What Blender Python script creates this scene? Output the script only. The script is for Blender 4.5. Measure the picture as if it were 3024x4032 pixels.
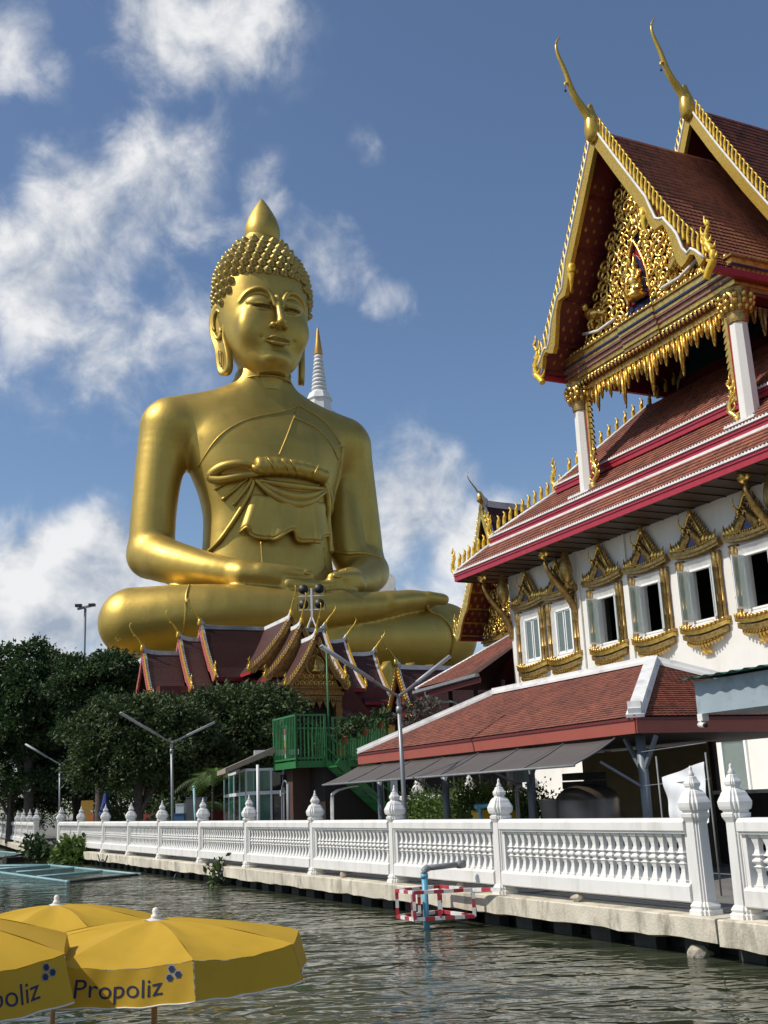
import bpy, bmesh, math, random
import numpy as np
from mathutils import Vector, Matrix
R = math.radians
random.seed(7)
RNG = np.random.default_rng(11)
for _o in list(bpy.data.objects):
    bpy.data.objects.remove(_o)
SC = bpy.context.scene
COL = SC.collection

# ---------------------------------------------------------------- camera
EYE = Vector((0.0, 0.0, 1.75))           # ground of the temple yard is z = 0, water is at -0.55
WATER = -0.55
PIT, ROL, YAW = R(14.72), R(-2.403), R(25.8)
def cam_axes():
    c, s = math.cos(PIT), math.sin(PIT)
    r, f, u = Vector((1, 0, 0)), Vector((0, c, s)), Vector((0, -s, c))
    cr, sr = math.cos(ROL), math.sin(ROL)
    return cr*r+sr*u, -sr*r+cr*u, f
CRX, CUP, CFW = cam_axes()
cd = bpy.data.cameras.new('camera'); cam = bpy.data.objects.new('camera', cd); COL.objects.link(cam)
cd.lens = 36*4304.6/4032; cd.sensor_width = 36; cd.sensor_fit = 'AUTO'
cd.clip_start = 0.1; cd.clip_end = 6000
_m = Matrix((CRX, CUP, -CFW)).transposed().to_4x4(); _m.translation = EYE
cam.matrix_world = _m
SC.camera = cam
SC.render.resolution_x, SC.render.resolution_y = 768, 1024

# ---------------------------------------------------------------- sky with clouds, sun, exposure
SUN_AZ = (-0.96, -0.25); SUN_EL = R(47)
w = bpy.data.worlds.new('World'); SC.world = w; w.use_nodes = True
nt = w.node_tree; N = nt.nodes; LK = nt.links
for n in list(N): N.remove(n)
def nn(t, **kw):
    n = N.new(t)
    for k, v in kw.items(): setattr(n, k, v)
    return n
def mth(op, a, b=None, c=None, clamp=False):
    n = nn('ShaderNodeMath', operation=op); n.use_clamp = clamp
    for i, v in enumerate((a, b, c)):
        if v is None: continue
        if hasattr(v, 'is_linked') or hasattr(v, 'links'): LK.new(v, n.inputs[i])
        else: n.inputs[i].default_value = v
    return n.outputs[0]
sky = nn('ShaderNodeTexSky', sky_type='NISHITA'); sky.sun_disc = False
sky.sun_elevation = SUN_EL; sky.sun_rotation = math.atan2(SUN_AZ[0], SUN_AZ[1])
sky.altitude = 0; sky.air_density = 1.0; sky.dust_density = .6; sky.ozone_density = 4.0
geo = nn('ShaderNodeTexCoord')
dirv = geo.outputs['Generated']
def noise(scale, detail, rough, vec, dist=0.0):
    n = nn('ShaderNodeTexNoise'); n.inputs['Scale'].default_value = scale
    n.inputs['Detail'].default_value = detail; n.inputs['Roughness'].default_value = rough
    n.inputs['Distortion'].default_value = dist
    LK.new(vec, n.inputs['Vector']); return n.outputs['Fac']
# cloud banks of this sky: direction (x/y, z/y of the bearing), angular size, weight
def bearing(x, y): return (CRX*((x-1512)/4304.6)-CUP*((y-2016)/4304.6)+CFW).normalized()
BANKS = [(620, 730, 330, .95), (350, 900, 400, 1.0), (80, 1120, 420, 1.05), (420, 1330, 380, .85), (700, 1200, 220, .6), (880, 720, 110, .5),
 (640, 100, 330, 1.0), (930, 90, 260, .95), (50, 170, 240, 1.0), (120, 330, 130, .6), (480, 220, 200, .7),
 (1330, 1010, 220, .95), (1180, 980, 110, .6), (1530, 1180, 150, .8), (1020, 730, 140, .75), (1490, 610, 110, .45),
 (1640, 2020, 330, 1.5), (1800, 2140, 290, 1.45), (1570, 1950, 200, 1.4), (1750, 2350, 340, 1.1), (1480, 2250, 280, 1.0),
 (430, 2190, 240, 1.45), (200, 2330, 330, 1.4), (60, 2430, 330, 1.4), (30, 2210, 150, .7), (420, 2380, 280, 1.2)]
cov = None
for (a, b, s, wt) in BANKS:
    v = bearing(a, b); sz = s/4304.6
    d = nn('ShaderNodeVectorMath', operation='DISTANCE'); LK.new(dirv, d.inputs[0]); d.inputs[1].default_value = v
    mr = nn('ShaderNodeMapRange', interpolation_type='SMOOTHSTEP'); LK.new(d.outputs['Value'], mr.inputs[0])
    mr.inputs[1].default_value = 0; mr.inputs[2].default_value = sz*1.5; mr.inputs[3].default_value = wt; mr.inputs[4].default_value = 0
    cov = mr.outputs[0] if cov is None else mth('MAXIMUM', cov, mr.outputs[0])
# elsewhere: scattered fair-weather cloud of the same kind
big = noise(2.2, 3, .5, dirv)
sepv = nn('ShaderNodeSeparateXYZ'); LK.new(dirv, sepv.inputs[0])
away = nn('ShaderNodeMapRange', interpolation_type='SMOOTHSTEP'); LK.new(sepv.outputs[1], away.inputs[0])
away.inputs[1].default_value = .75; away.inputs[2].default_value = .45; away.inputs[3].default_value = 0; away.inputs[4].default_value = 1
oth = mth('MULTIPLY', mth('MULTIPLY', mth('SUBTRACT', big, .42), 3.2, clamp=True), away.outputs[0])
cov = mth('MAXIMUM', cov, oth)
n1 = mth('ADD', mth('MULTIPLY', noise(6.0, 4, .5, dirv, .3), .58), mth('MULTIPLY', noise(17, 11, .60, dirv, .3), .42))
dens = mth('ADD', mth('MULTIPLY', cov, 1.0), mth('MULTIPLY', mth('SUBTRACT', n1, .5), 3.9))
den = nn('ShaderNodeMapRange', interpolation_type='SMOOTHSTEP'); LK.new(dens, den.inputs[0])
den.inputs[1].default_value = .26; den.inputs[2].default_value = 1.2; den.inputs[3].default_value = 0; den.inputs[4].default_value = .95
cmask = mth('MULTIPLY', den.outputs[0], mth('MULTIPLY', cov, 2.2, clamp=True))
# light inside the cloud: compare density with density a little further towards the sun
off = nn('ShaderNodeVectorMath', operation='ADD'); LK.new(dirv, off.inputs[0]); off.inputs[1].default_value = (-.020, -.006, .026)
n2 = mth('ADD', mth('MULTIPLY', noise(6.0, 4, .5, off.outputs[0], .3), .58), mth('MULTIPLY', noise(17, 7, .58, off.outputs[0], .3), .42))
lit = mth('MULTIPLY_ADD', mth('SUBTRACT', n1, n2), 3.4, .70, clamp=True)
ccol = nn('ShaderNodeValToRGB'); LK.new(lit, ccol.inputs[0])
ccol.color_ramp.elements[0].position = .3; ccol.color_ramp.elements[0].color = (.36, .42, .52, 1)
ccol.color_ramp.elements[1].position = .95; ccol.color_ramp.elements[1].color = (.90, .90, .90, 1)
bg1 = nn('ShaderNodeBackground'); bg1.inputs['Strength'].default_value = 0.118
hs = nn('ShaderNodeHueSaturation'); hs.inputs['Saturation'].default_value = .98; hs.inputs['Hue'].default_value = .5
LK.new(sky.outputs[0], hs.inputs['Color']); LK.new(hs.outputs[0], bg1.inputs['Color'])
bg2 = nn('ShaderNodeBackground'); LK.new(ccol.outputs[0], bg2.inputs['Color']); bg2.inputs['Strength'].default_value = 1.0
mx = nn('ShaderNodeMixShader'); LK.new(cmask, mx.inputs[0]); LK.new(bg1.outputs[0], mx.inputs[1]); LK.new(bg2.outputs[0], mx.inputs[2])
wo = nn('ShaderNodeOutputWorld'); LK.new(mx.outputs[0], wo.inputs[0])
sd = bpy.data.lights.new('sun', 'SUN'); sun = bpy.data.objects.new('sun', sd); COL.objects.link(sun)
sd.energy = 4.1; sd.angle = R(.53); sd.color = (1, .93, .82)
_sv = Vector((SUN_AZ[0]*math.cos(SUN_EL), SUN_AZ[1]*math.cos(SUN_EL), math.sin(SUN_EL)))
sun.rotation_euler = _sv.to_track_quat('Z', 'Y').to_euler(); sun.location = (-40, -20, 60)
SC.view_settings.view_transform = 'Standard'; SC.view_settings.look = 'None'
SC.view_settings.exposure = 0.0; SC.view_settings.gamma = 1.0; SC.view_settings.use_curve_mapping = False

# ---------------------------------------------------------------- frames: D1 runs along the quay away from us, D2 from the canal into the yard
D1 = Vector((-math.sin(YAW), math.cos(YAW), 0)); D2 = Vector((math.cos(YAW), math.sin(YAW), 0))
YF = R(27.13); F1 = Vector((-math.sin(YF), math.cos(YF), 0)); F2 = Vector((math.cos(YF), math.sin(YF), 0))
def W(t, c, z=0.0): return D1*t + D2*c + Vector((0, 0, z))
def ray(x, y): return CRX*((x-1512)/4304.6)-CUP*((y-2016)/4304.6)+CFW
def px(x, y, Y): d = ray(x, y); return EYE+d*(Y/d.y)
def pz(x, y, z): d = ray(x, y); return EYE+d*((z-EYE.z)/d.z)
def pc(x, y, c, n=None): n = n or D2; d = ray(x, y); return EYE+d*(c/d.dot(n))
# ---------------------------------------------------------------- materials
MATS = {}
def mat(name, col, rough=.6, metal=0.0, var=.0, vscale=3.0, bump=0.0, bscale=30.0, dirt=None, dscale=1.2, damt=.5, spec=.5, alpha=None, coat=0.0, trans=0.0, col2=None, zgrad=None, rvar=0.0, streak=0.0):
    """procedural paint / stone / cloth: noise colour variation, blotchy dirt with its own shape, fine bump"""
    m = bpy.data.materials.new(name); m.use_nodes = True
    nt = m.node_tree; b = nt.nodes['Principled BSDF']; L = nt.links
    b.inputs['Roughness'].default_value = rough; b.inputs['Metallic'].default_value = metal
    b.inputs['Specular IOR Level'].default_value = spec
    if coat: b.inputs['Coat Weight'].default_value = coat; b.inputs['Coat Roughness'].default_value = .15
    if trans: b.inputs['Transmission Weight'].default_value = trans
    if alpha is not None: b.inputs['Alpha'].default_value = alpha
    tc = nt.nodes.new('ShaderNodeTexCoord'); vec = tc.outputs['Object']
    col = tuple(col)+(1,)
    src = None
    def nz(s, d=4, r=.55, vec=vec):
        n = nt.nodes.new('ShaderNodeTexNoise'); n.inputs['Scale'].default_value = s
        n.inputs['Detail'].default_value = d; n.inputs['Roughness'].default_value = r
        L.new(vec, n.inputs['Vector']); return n.outputs['Fac']
    if var or col2:
        rp = nt.nodes.new('ShaderNodeValToRGB'); L.new(nz(vscale), rp.inputs[0])
        e = rp.color_ramp.elements; e[0].position = .32; e[1].position = .68
        c2 = tuple(col2)+(1,) if col2 else tuple(min(1, x*(1+var)) for x in col[:3])+(1,)
        e[0].color = tuple(x*(1-var) for x in col[:3])+(1,); e[1].color = c2
        src = rp.outputs[0]
    if dirt:
        rp = nt.nodes.new('ShaderNodeValToRGB'); v2 = vec
        if streak:
            mp = nt.nodes.new('ShaderNodeMapping'); mp.inputs['Scale'].default_value = (1, 1, streak); L.new(vec, mp.inputs[0]); v2 = mp.outputs[0]
        L.new(nz(dscale, 8, .68, v2), rp.inputs[0])
        e = rp.color_ramp.elements; e[0].position = .5; e[1].position = .72
        e[0].color = (0, 0, 0, 1); e[1].color = (damt,)*3+(1,)
        mxn = nt.nodes.new('ShaderNodeMix'); mxn.data_type = 'RGBA'
        L.new(rp.outputs[0], mxn.inputs['Factor'])
        if src: L.new(src, mxn.inputs['A'])
        else: mxn.inputs['A'].default_value = col
        mxn.inputs['B'].default_value = tuple(dirt)+(1,)
        src = mxn.outputs['Result']
    if src: L.new(src, b.inputs['Base Color'])
    else: b.inputs['Base Color'].default_value = col
    if rvar:
        mr = nt.nodes.new('ShaderNodeMapRange'); L.new(nz(vscale*.7+.2, 5), mr.inputs[0])
        mr.inputs[1].default_value = .3; mr.inputs[2].default_value = .7
        mr.inputs[3].default_value = max(.03, rough-rvar); mr.inputs[4].default_value = rough+rvar
        L.new(mr.outputs[0], b.inputs['Roughness'])
    if bump:
        bp = nt.nodes.new('ShaderNodeBump'); bp.inputs['Strength'].default_value = bump
        bp.inputs['Distance'].default_value = .02
        L.new(nz(bscale, 4), bp.inputs['Height']); L.new(bp.outputs[0], b.inputs['Normal'])
    MATS[name] = m; return m
M_ = MATS
# ---------------------------------------------------------------- mesh builder
class MB:
    def __init__(s): s.v = []; s.f = []; s.sm = []
    def add(s, vs, fs, sm=False, mx=None):
        o = len(s.v)
        if mx is not None: vs = [mx @ Vector(p) for p in vs]
        s.v.extend(tuple(p) for p in vs); s.f.extend(tuple(i+o for i in f) for f in fs); s.sm.extend([sm]*len(fs))
        return s
    def box(s, c, d, mx=None, top=1.0):
        x, y, z = d[0]/2, d[1]/2, d[2]/2
        vs = [(c[0]+i*x*(top if k > 0 else 1), c[1]+j*y*(top if k > 0 else 1), c[2]+k*z) for k in (-1, 1) for j in (-1, 1) for i in (-1, 1)]
        return s.add(vs, [(0, 2, 3, 1), (4, 5, 7, 6), (0, 1, 5, 4), (2, 6, 7, 3), (0, 4, 6, 2), (1, 3, 7, 5)], False, mx)
    def b2(s, lo, hi, mx=None):
        return s.box([(a+b)/2 for a, b in zip(lo, hi)], [abs(b-a) for a, b in zip(lo, hi)], mx)
    def bar(s, a, b, w, h=None, up=(0, 0, 1)):
        a, b = Vector(a), Vector(b); h = h or w; d = (b-a)
        if d.length < 1e-6: return s
        x = d.normalized(); u = Vector(up)
        if abs(x.dot(u)) > .99: u = Vector((1, 0, 0))
        y = u.cross(x).normalized(); z = x.cross(y)
        vs = [p+y*(j*w/2)+z*(k*h/2) for p in (a, b) for k in (-1, 1) for j in (-1, 1)]
        return s.add(vs, [(0, 2, 3, 1), (4, 5, 7, 6), (0, 1, 5, 4), (2, 6, 7, 3), (0, 4, 6, 2), (1, 3, 7, 5)])
    def ring(s, rings, closed=True, cap=True, sm=True, mx=None):
        n = len(rings[0]); vs = [p for r in rings for p in r]; fs = []
        for i in range(len(rings)-1):
            for j in range(n if closed else n-1):
                k = (j+1) % n
                fs.append((i*n+j, i*n+k, (i+1)*n+k, (i+1)*n+j))
        if cap and closed:
            fs.append(tuple(range(n-1, -1, -1))); fs.append(tuple((len(rings)-1)*n+j for j in range(n)))
        return s.add(vs, fs, sm, mx)
    def lathe(s, prof, c=(0, 0, 0), seg=16, sm=True, rot=0.0, sx=1, sy=1, mx=None):
        rs = [[(c[0]+r*sx*math.cos(rot+2*math.pi*j/seg), c[1]+r*sy*math.sin(rot+2*math.pi*j/seg), c[2]+z) for j in range(seg)] for r, z in prof]
        return s.ring(rs, True, True, sm, mx)
    def sq(s, prof, c=(0, 0, 0), mx=None):      # square section turned profile
        return s.lathe([(r*1.41421, z) for r, z in prof], c, 4, False, math.pi/4, mx=mx)
    def tube(s, pts, rad, seg=8, sm=True, flat=1.0, up=(0, 0, 1), mx=None):
        P = [Vector(p) for p in pts]; rs = []
        if not hasattr(rad, '__len__'): rad = [rad]*len(P)
        for i, p in enumerate(P):
            d = (P[min(i+1, len(P)-1)]-P[max(i-1, 0)]).normalized(); u = Vector(up)
            if abs(d.dot(u)) > .98: u = Vector((0, 1, 0)) if abs(d.y) < .9 else Vector((1, 0, 0))
            y = u.cross(d).normalized(); z = d.cross(y)
            rs.append([p+y*(rad[i]*math.cos(2*math.pi*j/seg))+z*(rad[i]*flat*math.sin(2*math.pi*j/seg)) for j in range(seg)])
        return s.ring(rs, True, True, sm, mx)
    def prism(s, poly, fn, d0, d1):             # fn(u, v, d) -> point ; poly in (u, v)
        n = len(poly); vs = [fn(u, v, d0) for u, v in poly]+[fn(u, v, d1) for u, v in poly]
        fs = [tuple(range(n-1, -1, -1)), tuple(range(n, 2*n))]+[(i, (i+1) % n, n+(i+1) % n, n+i) for i in range(n)]
        return s.add(vs, fs)
    def grid(s, fn, nu, nv, sm=True):
        vs = [fn(i/nu, j/nv) for j in range(nv+1) for i in range(nu+1)]
        fs = [(j*(nu+1)+i, j*(nu+1)+i+1, (j+1)*(nu+1)+i+1, (j+1)*(nu+1)+i) for j in range(nv) for i in range(nu)]
        return s.add(vs, fs, sm)
    def mesh(s, name='m'):
        me = bpy.data.meshes.new(name); me.from_pydata(s.v, [], s.f)
        me.polygons.foreach_set('use_smooth', s.sm); me.update(); return me
    def fix(s, me):
        bm = bmesh.new(); bm.from_mesh(me); bmesh.ops.recalc_face_normals(bm, faces=bm.faces); bm.to_mesh(me); bm.free(); return me
    def build(s, name, m, parent=None, loc=None, fix=True):
        me = s.mesh(name)
        if fix: s.fix(me)
        me.materials.append(M_[m] if isinstance(m, str) else m)
        return place(name, me, parent, loc)
def place(name, me, parent=None, loc=None, rot=None, scale=None):
    o = bpy.data.objects.new(name, me); COL.objects.link(o)
    if parent is not None: o.parent = parent
    if loc is not None: o.location = loc
    if rot is not None: o.rotation_euler = rot
    if scale is not None: o.scale = scale
    return o
def tag(o, label=None, cat=None, group=None, kind=None):
    for k, v in (('label', label), ('category', cat), ('group', group), ('kind', kind)):
        if v: o[k] = v
    return o
def thing(name, label, cat, loc=(0, 0, 0), rz=0.0, group=None):
    o = bpy.data.objects.new(name, None); COL.objects.link(o); o.empty_display_size = .3
    o.location = loc; o.rotation_euler = (0, 0, rz); return tag(o, label, cat, group)
def dup(o, parent=None):
    c = o.copy(); COL.objects.link(c); c.parent = parent
    for ch in o.children: dup(ch, c)
    return c
def bez(p, n=12):                              # smooth curve through points (Catmull-Rom)
    P = [Vector(q) for q in p]; out = []
    for i in range(len(P)-1):
        a, b, c, d = P[max(i-1, 0)], P[i], P[i+1], P[min(i+2, len(P)-1)]
        for k in range(n):
            t = k/n
            out.append(.5*((2*b)+(c-a)*t+(2*a-5*b+4*c-d)*t*t+(3*b-a-3*c+d)*t**3))
    out.append(P[-1]); return out
def np_mesh(name, V, Fq, m, parent=None, smooth=True):
    me = bpy.data.meshes.new(name); V = np.asarray(V, np.float32); Fq = np.asarray(Fq, np.int32)
    k = Fq.shape[1]
    me.vertices.add(len(V)); me.vertices.foreach_set('co', V.ravel())
    me.loops.add(Fq.size); me.loops.foreach_set('vertex_index', Fq.ravel())
    me.polygons.add(len(Fq)); me.polygons.foreach_set('loop_start', np.arange(0, Fq.size, k, dtype=np.int32))
    me.polygons.foreach_set('loop_total', np.full(len(Fq), k, np.int32))
    me.polygons.foreach_set('use_smooth', np.full(len(Fq), smooth))
    me.update(calc_edges=True); me.validate()
    me.materials.append(M_[m]); return place(name, me, parent)
# ---------------------------------------------------------------- implicit sculpting: smooth unions, then surface nets
class Field:
    def __init__(s, lo, hi, h):
        s.lo = np.array(lo, np.float32); s.h = h
        n = [int((b-a)/h)+1 for a, b in zip(lo, hi)]
        ax = [np.arange(k, dtype=np.float32)*h+a for k, a in zip(n, lo)]
        s.X, s.Y, s.Z = ax[0][:, None, None], ax[1][None, :, None], ax[2][None, None, :]
        s.F = np.full(n, 50, np.float32)
    def win(s, c0, c1, pad):                     # index window round a primitive
        lo = np.minimum(c0, c1)-pad; hi = np.maximum(c0, c1)+pad
        i0 = np.maximum(((lo-s.lo)/s.h).astype(int), 0); i1 = np.minimum(((hi-s.lo)/s.h).astype(int)+2, s.F.shape)
        return tuple(slice(a, max(a, b)) for a, b in zip(i0, i1))
    def sub(s, w): return s.X[w[0]], s.Y[:, w[1]], s.Z[:, :, w[2]]
    @staticmethod
    def smin(a, b, k):
        h = np.clip(.5+.5*(b-a)/k, 0, 1); return b*(1-h)+a*h-k*h*(1-h)
    def put(s, w, d, k, cut=False):
        f = s.F[w]
        s.F[w] = -s.smin(-f, d, k) if cut else s.smin(f, d, k)
    def cap(s, a, b, ra, rb, k=.5, sc=(1, 1, 1), cut=False):
        a = np.array(a, float); b = np.array(b, float); pad = max(ra, rb)*max(1/min(sc), 1)+k+s.h*3
        w = s.win(a, b, pad); X, Y, Z = s.sub(w); ba = (b-a)*sc; L = max((ba**2).sum(), 1e-9)
        px, py, pz = (X-a[0])*sc[0], (Y-a[1])*sc[1], (Z-a[2])*sc[2]
        h = np.clip((px*ba[0]+py*ba[1]+pz*ba[2])/L, 0, 1)
        d = np.sqrt((px-ba[0]*h)**2+(py-ba[1]*h)**2+(pz-ba[2]*h)**2)-(ra+(rb-ra)*h)
        s.put(w, d.astype(np.float32), k, cut)
    def chain(s, pts, k=.3, sc=(1, 1, 1), cut=False):   # (x, y, z, r): one limb, hard union inside, smooth to the rest
        A = np.array(pts, float); pad = A[:, 3].max()*max(1/min(sc), 1)+k+s.h*3
        w = s.win(A[:, :3].min(0), A[:, :3].max(0), pad); X, Y, Z = s.sub(w); D = None
        for p, q in zip(A[:-1], A[1:]):
            ba = (q[:3]-p[:3])*sc; L = max((ba**2).sum(), 1e-9)
            px, py, pz = (X-p[0])*sc[0], (Y-p[1])*sc[1], (Z-p[2])*sc[2]
            h = np.clip((px*ba[0]+py*ba[1]+pz*ba[2])/L, 0, 1)
            d = np.sqrt((px-ba[0]*h)**2+(py-ba[1]*h)**2+(pz-ba[2]*h)**2)-(p[3]+(q[3]-p[3])*h)
            D = d if D is None else np.minimum(D, d)
        s.put(w, D.astype(np.float32), k, cut)
    def spl(s, pts, k=.3, cut=False, n=5, sc=(1, 1, 1)):
        A = np.array(pts, float); out = []
        for i in range(len(A)-1):
            a, b, c, d = A[max(i-1, 0)], A[i], A[i+1], A[min(i+2, len(A)-1)]
            for j in range(n):
                t = j/n; out.append(.5*((2*b)+(c-a)*t+(2*a-5*b+4*c-d)*t*t+(3*b-a-3*c+d)*t**3))
        out.append(A[-1]); s.chain([tuple(q) for q in out], k, sc, cut)
    def ell(s, c, r, k=.5, rz=0.0, rx=0.0, cut=False):
        c = np.array(c, float); pad = max(r)+k+s.h*3; w = s.win(c, c, pad); X, Y, Z = s.sub(w)
        x, y, z = X-c[0], Y-c[1], Z-c[2]
        if rz: x, y = x*math.cos(rz)+y*math.sin(rz), -x*math.sin(rz)+y*math.cos(rz)
        if rx: y, z = y*math.cos(rx)+z*math.sin(rx), -y*math.sin(rx)+z*math.cos(rx)
        k0 = np.sqrt((x/r[0])**2+(y/r[1])**2+(z/r[2])**2); k1 = np.sqrt((x/r[0]**2)**2+(y/r[1]**2)**2+(z/r[2]**2)**2)+1e-6
        s.put(w, (k0*(k0-1)/k1).astype(np.float32), k, cut)
    def stack(s, rows, k=.5, p=2.0):             # rows (z, half width, front y, back y)
        R_ = np.array(rows, float); zz = s.Z.ravel()
        def ip(c):                                # smooth interpolation (resampled, blurred)
            zf = np.linspace(R_[0, 0], R_[-1, 0], 400); y = np.interp(zf, R_[:, 0], R_[:, c]); n = 25
            y = np.convolve(np.pad(y, n, mode='edge'), np.hanning(2*n+1)/np.hanning(2*n+1).sum(), 'valid'); return np.interp(zz, zf, y)
        a, yf, yb = ip(1), ip(2), ip(3); cy = (yf+yb)/2; b = (yb-yf)/2
        sh = (1, 1, -1); a, b, cy = a.reshape(sh), b.reshape(sh), cy.reshape(sh)
        q = (np.abs(s.X/a)**p+np.abs((s.Y-cy)/b)**p)**(1/p)
        d = (q-1)*np.minimum(a, b)
        d = np.maximum(d, np.maximum(R_[0, 0]-s.Z, s.Z-R_[-1, 0]))
        s.F = s.smin(s.F, d.astype(np.float32), k)
    def mesh(s):
        F = s.F; n = np.array(F.shape)-1; neg = F < 0
        acc = np.zeros(tuple(n)+(3,), np.float32); cnt = np.zeros(tuple(n), np.float32)
        cr = [(i, j, k) for i in (0, 1) for j in (0, 1) for k in (0, 1)]
        def sl(c): return tuple(slice(o, o+m) for o, m in zip(c, n))
        for ax in range(3):
            for c in cr:
                if c[ax]: continue
                e = list(c); e[ax] = 1; fa, fb = F[sl(c)], F[sl(e)]
                m = (fa < 0) != (fb < 0); ii = np.nonzero(m); t = fa[ii]/(fa[ii]-fb[ii])
                p = np.tile(np.array(c, np.float32), (len(t), 1)); p[:, ax] = t
                acc[ii] += p; cnt[ii] += 1
        ii = np.nonzero(cnt); idx = np.full(tuple(n), -1, np.int32); idx[ii] = np.arange(len(ii[0]))
        V = (np.stack(ii, 1)+acc[ii]/cnt[ii][:, None])*s.h+s.lo
        Q = []
        for ax in range(3):
            u, v = (ax+1) % 3, (ax+2) % 3
            sa = [slice(1, -1)]*3; sa[ax] = slice(0, -1); sb = list(sa); sb[ax] = slice(1, None)
            na, nb = neg[tuple(sa)], neg[tuple(sb)]
            for flip in (0, 1):
                g = np.stack(np.nonzero((na & ~nb) if flip == 0 else (~na & nb)), 1)
                g[:, u] += 1; g[:, v] += 1
                q = []
                for du, dv in ((0, 0), (-1, 0), (-1, -1), (0, -1)):
                    h = g.copy(); h[:, u] += du; h[:, v] += dv; q.append(idx[h[:, 0], h[:, 1], h[:, 2]])
                q = np.stack(q, 1); Q.append(q if flip == 0 else q[:, ::-1])
        return V, np.concatenate(Q)
    def front(s, x, z):                           # first surface met from the front at (x, z)
        i = int(round((x-s.lo[0])/s.h)); k = int(round((z-s.lo[2])/s.h))
        i = min(max(i, 0), s.F.shape[0]-1); k = min(max(k, 0), s.F.shape[2]-1)
        col = s.F[i, :, k]; j = np.nonzero(col < 0)[0]
        if len(j) == 0: return 0.0
        j = j[0]; 
        if j == 0: return float(s.lo[1])
        t = col[j-1]/(col[j-1]-col[j]); return float(s.lo[1]+(j-1+t)*s.h)

mat('statue_gold', (.53, .375, .09), rough=.48, metal=.82, var=.07, vscale=.22, rvar=.05, dirt=(.30, .20, .05), dscale=.5, damt=.35, streak=.25)
mat('statue_gold_hair', (.40, .29, .09), rough=.45, metal=.82, var=.1, vscale=.6)
mat('eye_dark', (.045, .035, .02), rough=.25, metal=.3)
def plating(m):                                   # faint joints between the copper sheets and rain streaks
    nt = m.node_tree; L = nt.links; b = nt.nodes['Principled BSDF']; src = b.inputs['Base Color'].links[0].from_socket
    tc = nt.nodes.new('ShaderNodeTexCoord'); sx = nt.nodes.new('ShaderNodeSeparateXYZ'); L.new(tc.outputs['Object'], sx.inputs[0])
    ad = nt.nodes.new('ShaderNodeMath'); ad.operation = 'ADD'; L.new(sx.outputs[0], ad.inputs[0]); L.new(sx.outputs[1], ad.inputs[1])
    cb = nt.nodes.new('ShaderNodeCombineXYZ'); L.new(ad.outputs[0], cb.inputs[0]); L.new(sx.outputs[2], cb.inputs[1])
    br = nt.nodes.new('ShaderNodeTexBrick'); L.new(cb.outputs[0], br.inputs['Vector']); br.inputs['Scale'].default_value = .42; br.inputs['Mortar Size'].default_value = .006; br.inputs['Mortar Smooth'].default_value = .4
    br.inputs['Color1'].default_value = (1, 1, 1, 1); br.inputs['Color2'].default_value = (.93, .93, .93, 1); br.inputs['Mortar'].default_value = (.80, .80, .80, 1); br.inputs['Brick Width'].default_value = 1.1; br.inputs['Row Height'].default_value = .75
    mx = nt.nodes.new('ShaderNodeMix'); mx.data_type = 'RGBA'; mx.blend_type = 'MULTIPLY'; mx.inputs['Factor'].default_value = 1; L.new(src, mx.inputs['A']); L.new(br.outputs['Color'], mx.inputs['B']); L.new(mx.outputs['Result'], b.inputs['Base Color'])
    nz = nt.nodes.new('ShaderNodeTexNoise'); nz.inputs['Scale'].default_value = .35; nz.inputs['Detail'].default_value = 3; L.new(tc.outputs['Object'], nz.inputs['Vector']); bp = nt.nodes.new('ShaderNodeBump'); bp.inputs['Strength'].default_value = .12; bp.inputs['Distance'].default_value = .5; L.new(nz.outputs['Fac'], bp.inputs['Height']); L.new(bp.outputs[0], b.inputs['Normal'])
plating(MATS['statue_gold'])
ZO = 1.75
CS = (106.36, 37.3)
statue = thing('golden_statue', 'colossal golden seated statue in meditation pose, towering behind the temple roofs', 'statue', W(CS[0], CS[1], 0), YAW)

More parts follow.
